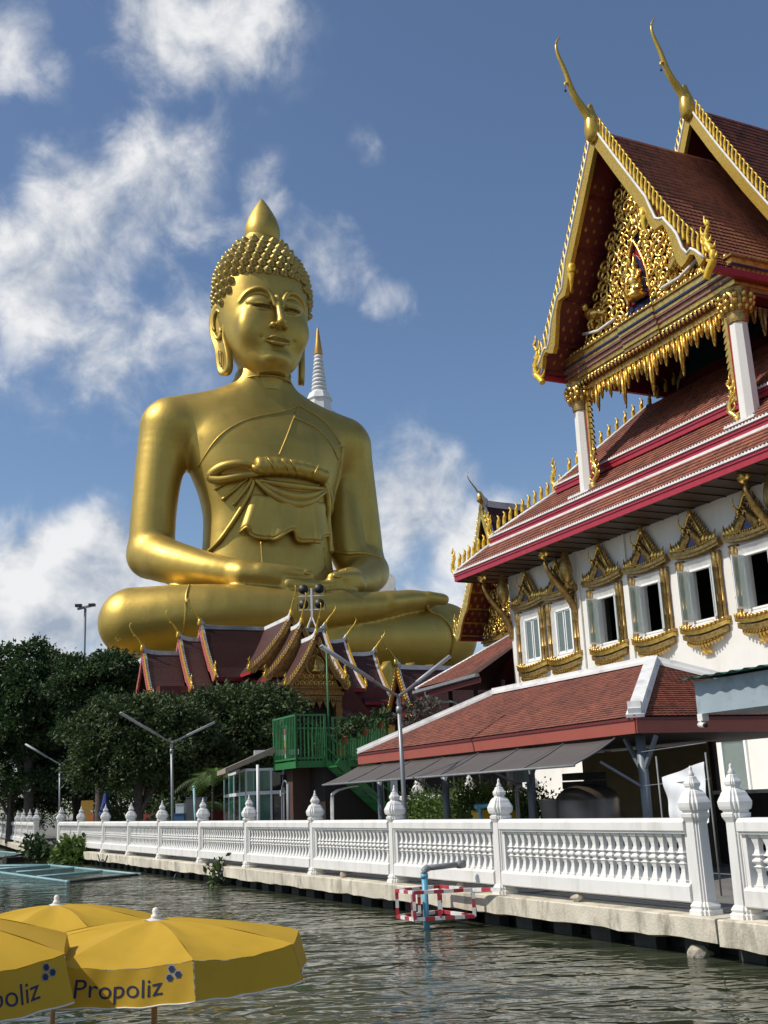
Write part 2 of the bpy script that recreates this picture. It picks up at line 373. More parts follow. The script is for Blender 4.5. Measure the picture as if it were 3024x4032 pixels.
def build_body():
    B = Field((-22, -15.5, 10.5), (23, 8, 47.5), .22)
    z = ZO
    B.stack([(19+z, 7.6, -6, 4.5), (22+z, 7.1, -5.8, 4), (26+z, 6.75, -5.3, 3.6), (29+z, 6.65, -5.2, 3.6), (31.5+z, 7.2, -5.4, 3.9), (34+z, 8.1, -5.5, 4.8), (37+z, 9.0, -5.0, 5.3),
             (39.3+z, 9.2, -3.9, 5.2), (40.9+z, 8.0, -3.1, 4.8), (42.2+z, 5.8, -2.8, 4.0), (43.3+z, 4.1, -2.7, 3.2), (44.5+z, 3.1, -2.7, 2.6), (45.6+z, 2.9, -2.6, 2.6)], .4, 2.25)
    for sx in (-1, 1):
        y0 = .9
        B.chain([(sx*4.2, y0, 41.0+z, 2.5), (sx*9.6, y0+.2, 39.0+z, 3.0)], 1.4)                   # shoulder
        B.spl([(sx*10.1, y0+.2, 38.3+z, 2.95), (sx*10.9, y0+.2, 34.5+z, 2.5), (sx*11.5, y0+.1, 29.5+z, 2.3), (sx*11.75, y0, 24.9+z, 2.35)], .9)
        fy = -9.4 if sx < 0 else -8.6
        B.spl([(sx*11.75, y0, 24.8+z, 2.4), (sx*10.6, -3.0, 23.3+z, 2.15), (sx*7.8, fy+2.2, 21.7+z, 1.7), (sx*5.4, fy-.2, 20.95+z, 1.4)], .5)
    # sleeve of the robe over the statue's left arm
    B.spl([(9.6, .9, 33+z, 1.7), (9.0, -.8, 27+z, 1.9), (9.8, -1.8, 23.6+z, 1.8)], .8, sc=(1, .8, 1))
    # legs: hips, left thigh and shin below, right shin on top
    for sx in (-1, 1): B.ell((sx*7, .8, 17.6+z), (6, 5.2, 4.2), 1.0)
    B.spl([(6, -1, 16.8+z, 4.0), (12, -4.2, 16.7+z, 3.9), (17.4, -5.8, 16.2+z, 3.5)], .8)                 # left thigh to knee
    B.spl([(17.4, -6.0, 16.1+z, 3.45), (9, -8.6, 15.3+z, 3.0), (-3, -9.4, 14.7+z, 2.5), (-9, -9.0, 14.4+z, 2.2)], .8)
    B.spl([(-6, -1, 17.4+z, 3.8), (-11, -4, 17.2+z, 3.5), (-15.0, -6.2, 16.7+z, 3.2)], .8)
    B.spl([(-15.0, -6.4, 16.7+z, 3.2), (-9.0, -9.6, 17.1+z, 2.8), (-1, -11.4, 17.45+z, 2.1), (5.6, -11.4, 18.0+z, 1.5), (9.2, -10.9, 18.6+z, 1.22)], .16)
    # sole-up foot on the left thigh
    B.spl([(8.8, -10.9, 18.55+z, 1.25), (11.6, -10.0, 19.1+z, 1.15), (14.2, -9.2, 19.4+z, .9)], .25, sc=(1, .75, 1.05))
    for i, (dy, r) in enumerate(((-1.15, .68), (-.4, .52), (.3, .47), (.95, .42))):
        B.chain([(13.6-.1*i, -9.2+dy, 19.45+z, r), (15.6-.25*i, -8.8+dy, 19.4+z, r*.88)], .12)
    # hands laid in the lap: right hand uppermost, fingers towards the statue's left
    B.spl([(-5.8, -9.6, 20.85+z, 1.4), (-3.6, -10.5, 20.6+z, 1.3), (-1.4, -10.9, 20.25+z, .95)], .4, sc=(1, .72, 1.0))
    for i in range(4):
        y = -12.1+i*.72; ln = (3.0, 3.6, 3.4, 2.8)[i]
        B.spl([(-2.0, y, 19.75+z+.1*i, .66), (.3, y-.05, 19.72+z+.1*i, .56), (ln, y+.15, 19.95+z+.1*i, .42)], .08)
    B.spl([(-4.4, -11.2, 21.0+z, .9), (-2.4, -11.8, 21.0+z, .66), (-.9, -11.95, 20.85+z, .6), (.2, -11.9, 20.8+z, .52)], .15)
    B.spl([(6.0, -8.9, 20.7+z, 1.35), (4.2, -10.3, 20.2+z, 1.2), (2.8, -10.9, 19.8+z, .9)], .4, sc=(1, .72, 1.0))
    for i in range(4):
        y = -12.2+i*.72; ln = (-1.6, -2.0, -1.9, -1.3)[i]
        B.spl([(3.4, y+.05, 18.85+z+.08*i, .66), (1.2, y-.1, 18.65+z+.08*i, .58), (ln, y, 18.6+z+.08*i, .44)], .08)
    B.spl([(5.6, -10.4, 21.0+z, .85), (4.2, -11.4, 20.85+z, .68), (3.2, -11.8, 20.7+z, .6), (2.6, -11.85, 20.65+z, .52)], .15)
    return B
BODY = build_body()
_V, _Q = BODY.mesh(); body = np_mesh('body', _V, _Q, 'statue_gold', statue)
sm = body.modifiers.new('smooth', 'SMOOTH'); sm.factor = .5; sm.iterations = 3

def on_body(x, z, off=.05): return Vector((x, BODY.front(x, z+ZO)-off, z+ZO))
# thumb nails
for (x, y, zz, rx) in ((-.15, -12.42, 20.95, .33), (2.95, -12.36, 20.8, .33)):
    m = MB().lathe([(.02, .1), (.28, .07), (.38, 0)], (0, 0, 0), 14, mx=Matrix.Translation((x, y, zz+ZO)) @ Matrix.Rotation(R(72), 4, 'X') @ Matrix.Diagonal((1.35, .8, 1, 1)))
    m.build('thumb_nail', 'statue_gold', statue)
# robe edges laid on the chest as raised seams
def seam(pts, r=.13, name='robe_edge', off=.02, n=10):
    P = [on_body(p.x, p.z, off) for p in bez([(x, 0, z) for x, z in pts], n)]
    for _ in range(3): P = [P[0]]+[(P[i-1]+P[i]*2+P[i+1])/4 for i in range(1, len(P)-1)]+[P[-1]]
    return MB().tube(P, r, 6).build(name, 'statue_gold', statue)
seam([(3.2, 41.4), (1.0, 40.2), (-3.2, 38.6), (-6.2, 36.4), (-7.8, 33.6)], .1)
seam([(3.2, 41.4), (1.6, 38.4), (-.2, 34.6)], .1)
seam([(3.2, 41.4), (6.0, 40.0), (8.0, 37.6)], .12)
seam([(2.2, 39.6), (5.2, 38.4), (7.4, 35.6)], .12)
seam([(8.4, 37.4), (7.9, 34.0), (6.6, 30.5)], .3)
seam([(-10.9, 19.6), (-11.5, 18.2), (-11.6, 15.0)], .12, 'shin_seam', .06)
seam([(13.4, 18.6), (15.6, 17.6), (16.6, 15.8), (16.5, 13.4)], .2, 'shin_seam', .06)
seam([(5.7, 31.6), (5.6, 29.6), (5.95, 27.9), (6.6, 26.4), (7.9, 25.3), (9.3, 25.2), (11.4, 24.7)], .22, 'sleeve_hem', .05)
# ---- the tied sash
def sash():
    n = 26
    # rolled cloth, fatter at the knot
    P = []; rr = []
    for i in range(n+1):
        x = -2.9+8.0*i/n; zc = 33.0+.28*math.sin(math.pi*i/n)-.25*(i/n)
        P.append(on_body(x, zc, .6)); rr.append(1.02+.06*math.sin(i*2.1)-(.25 if i in (0, n) else 0)-.25*i/n)
    for _ in range(2): P = [P[0]]+[(P[i-1]+P[i]*2+P[i+1])/4 for i in range(1, n)]+[P[-1]]
    roll = MB().tube(P, rr, 14, flat=1.0).build('sash_roll', 'statue_gold', statue)
    for i in range(4):                                   # wrapping creases
        x = -1.5+(0, 1.5, 2.4, 4.9)[i]
        Q = [on_body(x+.9*(k/5-.5)*(-1 if i < 3 else 1), 32.2+1.6*k/5, 1.42+.2*math.sin(math.pi*k/5)) for k in range(6)]
        MB().tube(Q, [.03, .08, .1, .1, .08, .03], 6).build('sash_crease', 'statue_gold', roll)
    # swags hanging under the roll
    for a, (sag, r, x0, x1) in enumerate(((.85, .42, -2.7, 5.0), (1.5, .5, -2.9, 5.1), (2.2, .42, -3.0, 5.2), (.3, .3, -2.6, 4.9))):
        Q = [on_body(x0+(x1-x0)*t, 31.9-.1*a-sag*(1-(2*t-1.05)**2), .28+.12*a) for t in [i/16 for i in range(17)]]
        MB().tube(Q, [r*(.35+.65*math.sin(math.pi*min(max(i/16, .04), .96))) for i in range(17)], 8, flat=1.25).build('sash_swag', 'statue_gold', roll)
    # bow loop at the knot
    Q = bez([on_body(-2.5, 32.9, .8), on_body(-4.4, 33.2, 1.0), on_body(-6.0, 33.0, .9), on_body(-6.9, 32.3, .7), on_body(-6.2, 31.8, .7), on_body(-4.4, 32.0, .9), on_body(-2.6, 32.3, .8)], 5)
    MB().tube(Q, [.3+.24*math.sin(math.pi*i/(len(Q)-1)) for i in range(len(Q))], 8).build('bow_loop', 'statue_gold', roll)
    Q = [on_body(-2.7-.12*k, 32.9-.2*k, .9) for k in range(4)]
    MB().tube(Q, [.5, .75, .7, .4], 10).build('knot', 'statue_gold', roll)
    # tails: one falls left to the hip, one at the right
    def tail(pts, w, name):
        P = [on_body(p.x, p.z, .22) for p in bez([(x, 0, z) for x, z in pts], 8)]
        for _ in range(3): P = [P[0]]+[(P[i-1]+P[i]*2+P[i+1])/4 for i in range(1, len(P)-1)]+[P[-1]]
        MB().tube(P, w, 8, flat=1).build(name, 'statue_gold', statue)
    tail([(-2.8, 32.2), (-3.2, 30.6), (-4.4, 28.2), (-6.0, 25.6), (-7.2, 24.2)], .26, 'sash_tail')
    tail([(-3.0, 32.2), (-3.7, 30.8), (-4.8, 29.2)], .22, 'sash_tail')
    tail([(-3.2, 32.3), (-4.3, 31.2), (-5.8, 29.8)], .18, 'sash_tail')
    tail([(-3.3, 32.4), (-5.0, 31.8), (-6.4, 31.0)], .15, 'sash_tail')
    tail([(5.0, 32.4), (5.7, 30.8), (5.9, 28.2), (6.2, 25.2)], .36, 'sash_tail')
    tail([(5.3, 32.3), (6.2, 31.2), (6.5, 29.6)], .3, 'sash_tail')
    # pleated apron with a rippling hem
    def ap(u, v):
        xl, xr = -3.0-1.6*v, 5.0+.35*v
        x = xl+(xr-xl)*u; ph = u*2*math.pi
        hem = 25.9+.5*math.sin(ph*2.2+.6)+.25*math.sin(ph*4.3)
        zz = 30.2+(hem-30.2)*v
        pl = (.16+.3*v)*max(0, math.sin(ph*2.6+.4))**2+.12*math.sin(ph*6)*v
        p = on_body(x, zz, .30+.35*v+pl); p.x += .25*v*math.sin(ph*4+1); return p
    g = MB().grid(ap, 60, 14); o = g.build('pleated_apron', 'statue_gold', statue)
    so = o.modifiers.new('thick', 'SOLIDIFY'); so.thickness = .3; so.offset = 1
    sm2 = o.modifiers.new('sm', 'SMOOTH'); sm2.iterations = 6
    Q = [ap(i/60, 1)+Vector((0, -.1, 0)) for i in range(61)]
    MB().tube(Q, .2, 7).build('apron_hem', 'statue_gold', o)
    # flat panel of cloth below
    for x in (-2.2, 5.0): seam([(x, 25.4), (x+.05, 22.0)], .09, 'cloth_seam')
    seam([(-6.2, 23.3), (-2.2, 23.1)], .08, 'cloth_seam')
sash()

# ---- head
HX = .1
def build_head():
    H = Field((-6.6, -8.0, 44.6), (6.6, 6.6, 65.5), .115); z = ZO
    H.stack([(44.35+z, 1.3, -3.9, -1.2), (44.9+z, 2.2, -4.5, .0), (46.0+z, 3.15, -4.8, 1.4), (47.3+z, 3.85, -4.85, 2.6), (49+z, 4.45, -4.9, 3.8), (51+z, 4.85, -4.95, 4.7), (53+z, 5.05, -4.95, 5.1),
             (55+z, 5.15, -4.75, 5.2), (57+z, 4.95, -4.2, 5.0), (58.6+z, 4.3, -3.5, 4.4), (60+z, 3.3, -2.7, 3.4), (61.2+z, 2.3, -2.0, 2.4), (62.2+z, 1.75, -1.6, 1.8)], .2, 2.15)
    H.chain([(0, .2, 42+z, 3.0), (0, -.2, 47+z, 2.75)], .35)                           # neck
    H.ell((0, -4.25, 45.75+z), (1.35, .95, .85), .7)                                    # chin
    for sx in (-1, 1):
        H.ell((sx*2.35, -3.75, 49.3+z), (1.55, 1.05, 1.9), 1.2)                           # cheek
        H.ell((sx*1.9, -5.35, 52.0+z), (1.62, .58, .9), .5, rz=sx*.30, cut=True)          # socket
        H.ell((sx*1.85, -4.2, 51.95+z), (1.45, .95, .84), .12, rz=sx*.30)                 # upper lid over the eyeball
        # brow ridge, running into the nose
        H.spl([(sx*3.8, -3.5, 52.1+z, .08), (sx*3.2, -4.12, 52.95+z, .18), (sx*2.2, -4.75, 53.4+z, .24), (sx*1.3, -5.08, 53.2+z, .25), (sx*.75, -5.22, 52.5+z, .25), (sx*.45, -5.35, 51.4+z, .22)], .26)
        # lid edges and slit
        H.spl([(sx*.55, -4.95, 51.42+z, .05), (sx*1.2, -5.2, 51.5+z, .11), (sx*2.0, -5.1, 51.52+z, .12), (sx*2.8, -4.6, 51.62+z, .09), (sx*3.35, -4.1, 51.85+z, .04)], .06)
        H.spl([(sx*.75, -5.08, 51.24+z, .05), (sx*1.4, -5.22, 51.26+z, .07), (sx*2.1, -5.08, 51.28+z, .07), (sx*2.8, -4.6, 51.45+z, .05)], .04, cut=True)
        H.spl([(sx*.75, -4.93, 51.02+z, .07), (sx*1.5, -5.02, 50.94+z, .11), (sx*2.2, -4.86, 51.02+z, .10), (sx*3.0, -4.35, 51.38+z, .06)], .14)
        # nostril wing
        H.ell((sx*.66, -5.32, 49.12+z), (.38, .48, .33), .25)
        H.ell((sx*.40, -5.75, 48.66+z), (.18, .24, .12), .06, cut=True)
        # lips
        H.spl([(0, -5.34, 47.72+z, .13), (sx*.42, -5.36, 47.86+z, .17), (sx*1.0, -5.13, 47.73+z, .13), (sx*1.6, -4.72, 47.68+z, .05)], .10)
        H.spl([(0, -5.28, 47.14+z, .21), (sx*.6, -5.2, 47.2+z, .19), (sx*1.1, -4.98, 47.36+z, .12), (sx*1.5, -4.75, 47.56+z, .04)], .10)
        H.spl([(0, -5.55, 47.45+z, .045), (sx*.5, -5.47, 47.53+z, .05), (sx*1.1, -5.17, 47.47+z, .045), (sx*1.7, -4.72, 47.64+z, .03)], .05, cut=True)
        H.ell((sx*1.85, -4.75, 47.72+z), (.16, .16, .2), .22, cut=True)                   # mouth corner
    # nose
    H.chain([(0, -5.0, 52.5+z, .34), (0, -5.45, 51.2+z, .36), (0, -5.95, 49.9+z, .44), (0, -6.2, 49.25+z, .5)], .22)
    H.ell((0, -6.05, 49.15+z), (.46, .44, .38), .25)
    H.chain([(0, -5.35, 48.6+z, .08), (0, -5.35, 48.1+z, .09)], .1, cut=True)             # philtrum
    H.ell((0, -5.3, 46.55+z), (.9, .25, .22), .25, cut=True)                              # under the lower lip
    # neck creases
    for zz in (43.6, 44.6): pass
    return H
HEAD = build_head()
_V, _Q = HEAD.mesh(); _V[:, 0] += HX
head = np_mesh('head', _V, _Q, 'statue_gold', statue)
sm = head.modifiers.new('smooth', 'SMOOTH'); sm.factor = .4; sm.iterations = 2
# dark eye openings
for sx in (-1, 1):
    P = bez([(HX+sx*.75, -5.0, 51.24+ZO), (HX+sx*1.5, -5.13, 51.22+ZO), (HX+sx*2.2, -4.95, 51.26+ZO), (HX+sx*2.8, -4.52, 51.44+ZO)], 5)
    MB().tube(P, [.02]+[.06]*(len(P)-2)+[.02], 6, flat=.9).build('eye_slit', 'eye_dark', head)
# crease rings of the neck
for zz, r in ((44.0, 3.14), (45.2, 2.93)):
    P = [(HX+r*math.cos(a)*1.01, -.05+r*math.sin(a)*1.0, zz+ZO-.25*math.sin(a)) for a in [math.pi+math.pi*i/24 for i in range(25)]]
    MB().tube(P, .1, 6).build('neck_crease', 'statue_gold', head)
# ears: long-lobed, with helix rim, inner fold and slit in the lobe
def ear(sx):
    e = thing('x', None, None); bpy.data.objects.remove(e)
    def pt(v, w, d=0):            # v up, w backwards, d outwards
        bend = .55*max(0, (49-v)/5)
        return Vector((HX+sx*(4.55+.28*w+d-bend*.6), -.2+w*1.0-bend*.9, v+ZO))
    out = [(53.3, .3), (53.6, 1.1), (53.1, 2.0), (51.8, 2.45), (50.2, 2.2), (49.0, 1.6), (47.8, 1.35), (46.3, 1.35), (45.2, 1.1), (44.8, .3), (45.2, -.5), (46.5, -.75), (48.0, -.6), (49.2, -.4), (50.4, -.5), (51.6, -.35), (52.6, -.1)]
    out = [(p.x, p.y) for p in bez([(a, b, 0) for a, b in out+[out[0]]], 4)[:-1]]
    m = MB(); n = len(out); c = (sum(a for a, _ in out)/n, sum(b for _, b in out)/n)
    rings = []
    for s_, d in ((1, -.35), (1.0, .12), (.93, .3), (.82, .3), (.7, .12), (.3, .05), (.02, .05)):
        rings.append([pt(49+(v-49)*(.5+.5*s_) if s_ < .9 else v, c[1]+(w_-c[1])*s_, d) for v, w_ in out])
    m.ring(rings, True, True)
    o = m.build('ear', 'statue_gold', head)
    P = [pt(a, b, .22) for a, b in [(p.x, p.y) for p in bez([(52.2, .25, 0), (52.7, .9, 0), (52.0, 1.55, 0), (50.4, 1.45, 0), (49.3, .75, 0), (49.6, .05, 0), (50.3, .2, 0)], 5)]]
    MB().tube(P, .2, 7).build('ear_fold', 'statue_gold', o)
    P = [pt(a, b, .30) for a, b in ((47.6, .35), (47.9, .55), (47.2, .7), (46.0, .62), (45.9, .4), (46.8, .36), (47.6, .35))]
    MB().tube(bez(P, 3), .09, 6).build('lobe_slit', 'statue_gold_hair', o)
ear(-1); ear(1)
# snail curls: rows round the skull above the hairline
def curls():
    prof = [(.50, -.25), (.53, .0), (.50, .12), (.40, .16), (.41, .28), (.30, .35), (.29, .45), (.14, .55), (.02, .62)]
    me = MB().lathe(prof, seg=12).mesh('hair_curl'); me.materials.append(M_['statue_gold_hair'])
    F = HEAD.F; n = 0
    def hair(x, y, z):                          # is this point of the skull covered in curls?
        az = math.atan2(abs(x), -y)             # 0 at the front
        hl = 55.55-.25*math.cos(az*3)*(az < 1) if az < .75 else (55.5-(az-.75)*5.2 if az < 1.45 else (51.8-(az-1.45)*1.5 if az < 1.75 else 48.8))
        return z-ZO > hl
    c0 = Vector((0, .2, 53.5+ZO))
    row = 0; zz = 48.5
    th = R(-32)
    while th < R(83):
        ct, st_ = math.cos(th), math.sin(th)
        # circumference at this latitude
        k = max(5, int(round(2*math.pi*5.5*ct/.98)))
        for i in range(k):
            a = 2*math.pi*(i+.5*(row % 2))/k
            d = Vector((ct*math.sin(a), -ct*math.cos(a), st_*1.25)).normalized()
            # march out along d to the surface
            r = 3.0; last = None
            while r < 10:
                p = c0+d*r; q = ((p.x-HEAD.lo[0])/HEAD.h, (p.y-HEAD.lo[1])/HEAD.h, (p.z-HEAD.lo[2])/HEAD.h)
                if not all(0 <= q[j] < F.shape[j]-1 for j in range(3)) or F[int(q[0]), int(q[1]), int(q[2])] > 0: break
                r += .06
            p = c0+d*r
            if p.z-ZO > 61.8 or not hair(p.x, p.y, p.z) or n >= 300: continue
            if abs(p.x) > 4.3 and p.z-ZO < 53.6 and -.9 < p.y < 2.6: continue      # ear
            i3 = [min(max(int((p[j]-HEAD.lo[j])/HEAD.h), 1), F.shape[j]-2) for j in range(3)]
            g = Vector([float(F[tuple(i3[k2]+(k2 == j) for k2 in range(3))]-F[tuple(i3[k2]-(k2 == j) for k2 in range(3))]) for j in range(3)]).normalized()
            g = (g+Vector((0, 0, .25))).normalized()
            o = place('hair_curl', me, head, p+Vector((HX, 0, 0))); o.rotation_euler = g.to_track_quat('Z', 'Y').to_euler()
            s_ = RNG.uniform(.94, 1.05); o.scale = (s_, s_, s_); n += 1
        th += .155*(1-.0*row); row += 1
curls()
MB().lathe([(1.5, 61.0), (1.85, 61.7), (2.02, 62.5), (1.98, 63.3), (1.7, 64.3), (1.22, 65.3), (.72, 66.2), (.3, 66.85), (.03, 67.2)], (HX+.12, 0, ZO), 32).build('flame_finial', 'statue_gold', head)
# lotus throne below the lap
def throne():
    m = MB(); P = [(1.0, 0), (1.0, 1.2), (.97, 1.6), (1.02, 2.2), (1.02, 3.0), (.94, 3.6), (.92, 6.2), (.98, 7.0), (1.0, 7.8)]
    for z0 in (0,): m.lathe([(18.6*a, b+z0) for a, b in P], (0, -3.5, 6.0), 64, True, sy=.62)
    t = m.build('lotus_throne', 'statue_gold', statue)
    pet = MB()
    rings = []
    for k in range(8):
        v = k/7; wd = 1.5*math.sin(math.pi*(.18+.74*v))**.7*(1 if v < .8 else (1-v)/.2*.8+.2)
        rings.append([(wd*math.sin(a), -.55*math.cos(a)-(.9*v*v), 5.6*v) for a in [math.pi*2*j/10 for j in range(10)]])
    pet.ring(rings); me = pet.mesh('petal'); me.materials.append(M_['statue_gold'])
    for i in range(40):
        a = math.pi+math.pi*(i+.5)/40 if True else 0
        a = 2*math.pi*i/40
        place('lotus_petal', me, t, (18.3*math.cos(a), -3.5+12.5*math.sin(a), 8.6), (0, 0, a+math.pi/2), (1.1, 1, .95))
throne()
# ---------------------------------------------------------------- water, yard, quay
def water_mat():
    m = bpy.data.materials.new('canal_water'); m.use_nodes = True; nt = m.node_tree; b = nt.nodes['Principled BSDF']; L = nt.links
    b.inputs['Base Color'].default_value = (.046, .054, .032, 1); b.inputs['Roughness'].default_value = .06; b.inputs['IOR'].default_value = 1.33
    b.inputs['Specular IOR Level'].default_value = .62
    tc = nt.nodes.new('ShaderNodeTexCoord')
    def nz(s, sc, d, ds=0.0):
        mp = nt.nodes.new('ShaderNodeMapping'); mp.inputs['Scale'].default_value = sc; mp.inputs['Rotation'].default_value = (0, 0, R(8)); L.new(tc.outputs['Object'], mp.inputs['Vector'])
        n = nt.nodes.new('ShaderNodeTexNoise'); n.inputs['Scale'].default_value = s; n.inputs['Detail'].default_value = d; n.inputs['Roughness'].default_value = .5; n.inputs['Distortion'].default_value = ds
        L.new(mp.outputs[0], n.inputs['Vector']); return n.outputs['Fac']
    a = nt.nodes.new('ShaderNodeMath'); a.operation = 'MULTIPLY_ADD'; L.new(nz(2.7, (.7, 1.0, 1), 1, 1.3), a.inputs[0]); a.inputs[1].default_value = .34
    L.new(nz(.8, (.6, 1.0, 1), 1, 1.2), a.inputs[2])
    calm = nt.nodes.new('ShaderNodeMapRange'); L.new(nz(.16, (.5, 1, 1), 3, .5), calm.inputs[0]); calm.inputs[1].default_value = .35; calm.inputs[2].default_value = .65; calm.inputs[3].default_value = .35; calm.inputs[4].default_value = 1.0
    bp = nt.nodes.new('ShaderNodeBump'); bp.inputs['Strength'].default_value = .85; bp.inputs['Distance'].default_value = .16
    L.new(calm.outputs[0], bp.inputs['Strength']); L.new(a.outputs[0], bp.inputs['Height']); L.new(bp.outputs[0], b.inputs['Normal']); MATS['canal_water'] = m
water_mat()
def Q(t, c, z=0.0): return F1*t+F2*c+Vector((0, 0, z))       # quay frame
CF = 11.33
MB().add([(-400, -60, WATER), (500, -60, WATER), (500, 700, WATER), (-400, 700, WATER)], [(0, 1, 2, 3)]).build('water', 'canal_water', fix=False)['kind'] = 'structure'
mat('yard_concrete', (.17, .165, .15), .85, var=.15, vscale=.8, bump=.3, bscale=20, dirt=(.14, .13, .11), dscale=.6)
mat('quay_concrete', (.60, .55, .44), .85, var=.22, vscale=1.2, bump=.5, bscale=25, dirt=(.13, .105, .07), dscale=2.6, damt=.85, streak=.35)
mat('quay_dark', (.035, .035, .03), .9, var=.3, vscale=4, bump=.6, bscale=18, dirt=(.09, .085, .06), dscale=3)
mat('fence_white', (.72, .71, .68), .55, var=.03, vscale=2, dirt=(.42, .40, .34), dscale=3.0, damt=.5, bump=.12, bscale=60, streak=.22)
# run B of the quay, beyond the inlet
PB0, PB1 = pz(150, 3338, 0), pz(-60, 3287, 0); B1 = (PB1-PB0); LB = B1.length; B1.normalize(); B2 = Vector((B1.y, -B1.x, 0))
if B2.dot(F2) < 0: B2 = -B2
T_END = 60.5
cA, cB, cC_, cD_ = Q(-40, CF-.3), Q(T_END, CF-.3), Q(T_END, CF+4), PB0-B2*.3+B1*0
poly = [Q(-40, CF-.25, -.012), Q(T_END, CF-.25, -.012), PB0-B2*.2+Vector((0, 0, -.012)), PB0+B1*300-B2*.2+Vector((0, 0, -.012)), Vector((700, 900, -.012)), Vector((700, -200, -.012))]
MB().add(poly, [tuple(range(len(poly)))]).build('ground', 'yard_concrete', fix=False)['kind'] = 'structure'
# earth bank under the yard (vertical face behind the piles)
mb = MB(); bk = [p.copy() for p in poly[:4]]; bk = [bk[0]+F2*.55, bk[1]+F2*.55, bk[2]+B2*.5, bk[3]+B2*.5]
for p, q in zip(bk[:-1], bk[1:]):
    mb.add([p+Vector((0, 0, -.02)), q+Vector((0, 0, -.02)), q+Vector((0, 0, -1.6)), p+Vector((0, 0, -1.6))], [(0, 1, 2, 3)])
mb.build('bank', 'quay_dark', fix=False)['kind'] = 'structure'
quay = MB()
def slab(p, q, n, th=.31, w=.62):               # a rough-edged strip of concrete, broken along its lower edge
    L_ = (q-p).length; k = max(2, int(L_/.35)); e = (q-p).normalized()
    rings = []
    for i in range(k+1):
        c = p+e*(L_*i/k); j = RNG.uniform(-.02, .03); h = RNG.uniform(-.025, .02)
        rings.append([c+n*w, c-n*.0+n*.012, c-n*(.005+.01*abs(j)), c+n*(.0+j*.4)-Vector((0, 0, th+h)), c+n*(.12+j)-Vector((0, 0, th+.03+h)), c+n*w-Vector((0, 0, th))])
        rings[-1][1].z = .0; rings[-1][0].z = .0; rings[-1][2].z = -.015
    return MB().ring(rings, True, True, False)
slab(Q(-6, CF-.36, 0), Q(12.05, CF-.36, 0), F2, .36).build('quay', 'quay_concrete')['kind'] = 'structure'
slab(Q(12.12, CF-.34, 0), Q(T_END-7.5, CF-.34, 0), F2).build('quay', 'quay_concrete')['kind'] = 'structure'
slab(PB0-B2*.34-B1*2, PB0-B2*.34+B1*70, B2).build('quay', 'quay_concrete')['kind'] = 'structure'
# concrete piles under the slab
pm = MB().box((0, 0, 0), (.5, .2, 1.4)).mesh('quay_pile'); pm.materials.append(M_['quay_dark'])
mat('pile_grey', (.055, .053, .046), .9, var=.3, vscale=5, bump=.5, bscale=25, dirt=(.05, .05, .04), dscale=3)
pm.materials.clear(); pm.materials.append(M_['pile_grey'])
i = 0; t = 8.6
while t < T_END-6:
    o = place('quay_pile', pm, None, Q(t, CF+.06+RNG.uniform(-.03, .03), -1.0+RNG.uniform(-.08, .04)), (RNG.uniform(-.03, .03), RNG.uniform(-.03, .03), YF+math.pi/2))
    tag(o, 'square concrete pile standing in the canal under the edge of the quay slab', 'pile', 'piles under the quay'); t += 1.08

# ---------------------------------------------------------------- balustrade
def redent(a):
    n = .20*a; q = [(a, -(a-2*n)), (a, a-2*n), (a-n, a-2*n), (a-n, a-n), (a-2*n, a-n), (a-2*n, a)]; out = []
    for r in range(4):
        c, s = [(1, 0), (0, 1), (-1, 0), (0, -1)][r]
        out += [(x*c-y*s, x*s+y*c) for x, y in q[1:]]
    return out
def post_meshes():
    def st(prof): return MB().ring([[(x, y, z) for x, y in redent(r)] for r, z in prof], True, True, False)
    sh = st([(.20, 0), (.20, .06), (.17, .085), (.185, .12), (.15, .17), (.138, .18), (.13, 1.26), (.14, 1.27)])
    cp = st([(.135, 1.27), (.17, 1.33), (.175, 1.375), (.15, 1.385), (.155, 1.41), (.185, 1.43), (.198, 1.47), (.205, 1.53), (.185, 1.575), (.165, 1.61), (.15, 1.65), (.12, 1.69), (.10, 1.70), (.085, 1.71),
             (.082, 1.745), (.10, 1.76), (.105, 1.80), (.075, 1.85), (.06, 1.89), (.04, 1.90)])
    cp.lathe([(.035, 1.895), (.052, 1.925), (.03, 1.96), (.022, 2.0), (.026, 2.015), (.012, 2.04), (.002, 2.05)], (0, 0, 0), 8)
    a, b = sh.fix(sh.mesh('post')), cp.fix(cp.mesh('finial'))
    for m in (a, b): m.materials.append(M_['fence_white'])
    return a, b
POST, FIN = post_meshes()
BAL = MB().sq([(0.084, 0.000), (0.084, 0.030), (0.068, 0.035), (0.060, 0.060), (0.041, 0.140), (0.038, 0.190), (0.054, 0.245), (0.073, 0.265), (0.041, 0.285), (0.041, 0.292), (0.076, 0.330), (0.076, 0.350), (0.041, 0.388), (0.041, 0.395), (0.073, 0.415), (0.054, 0.435), (0.038, 0.490), (0.041, 0.540), (0.060, 0.620), (0.068, 0.645), (0.084, 0.650), (0.084, 0.680)])
BAL = BAL.fix(BAL.mesh('baluster')); BAL.materials.append(M_['fence_white'])
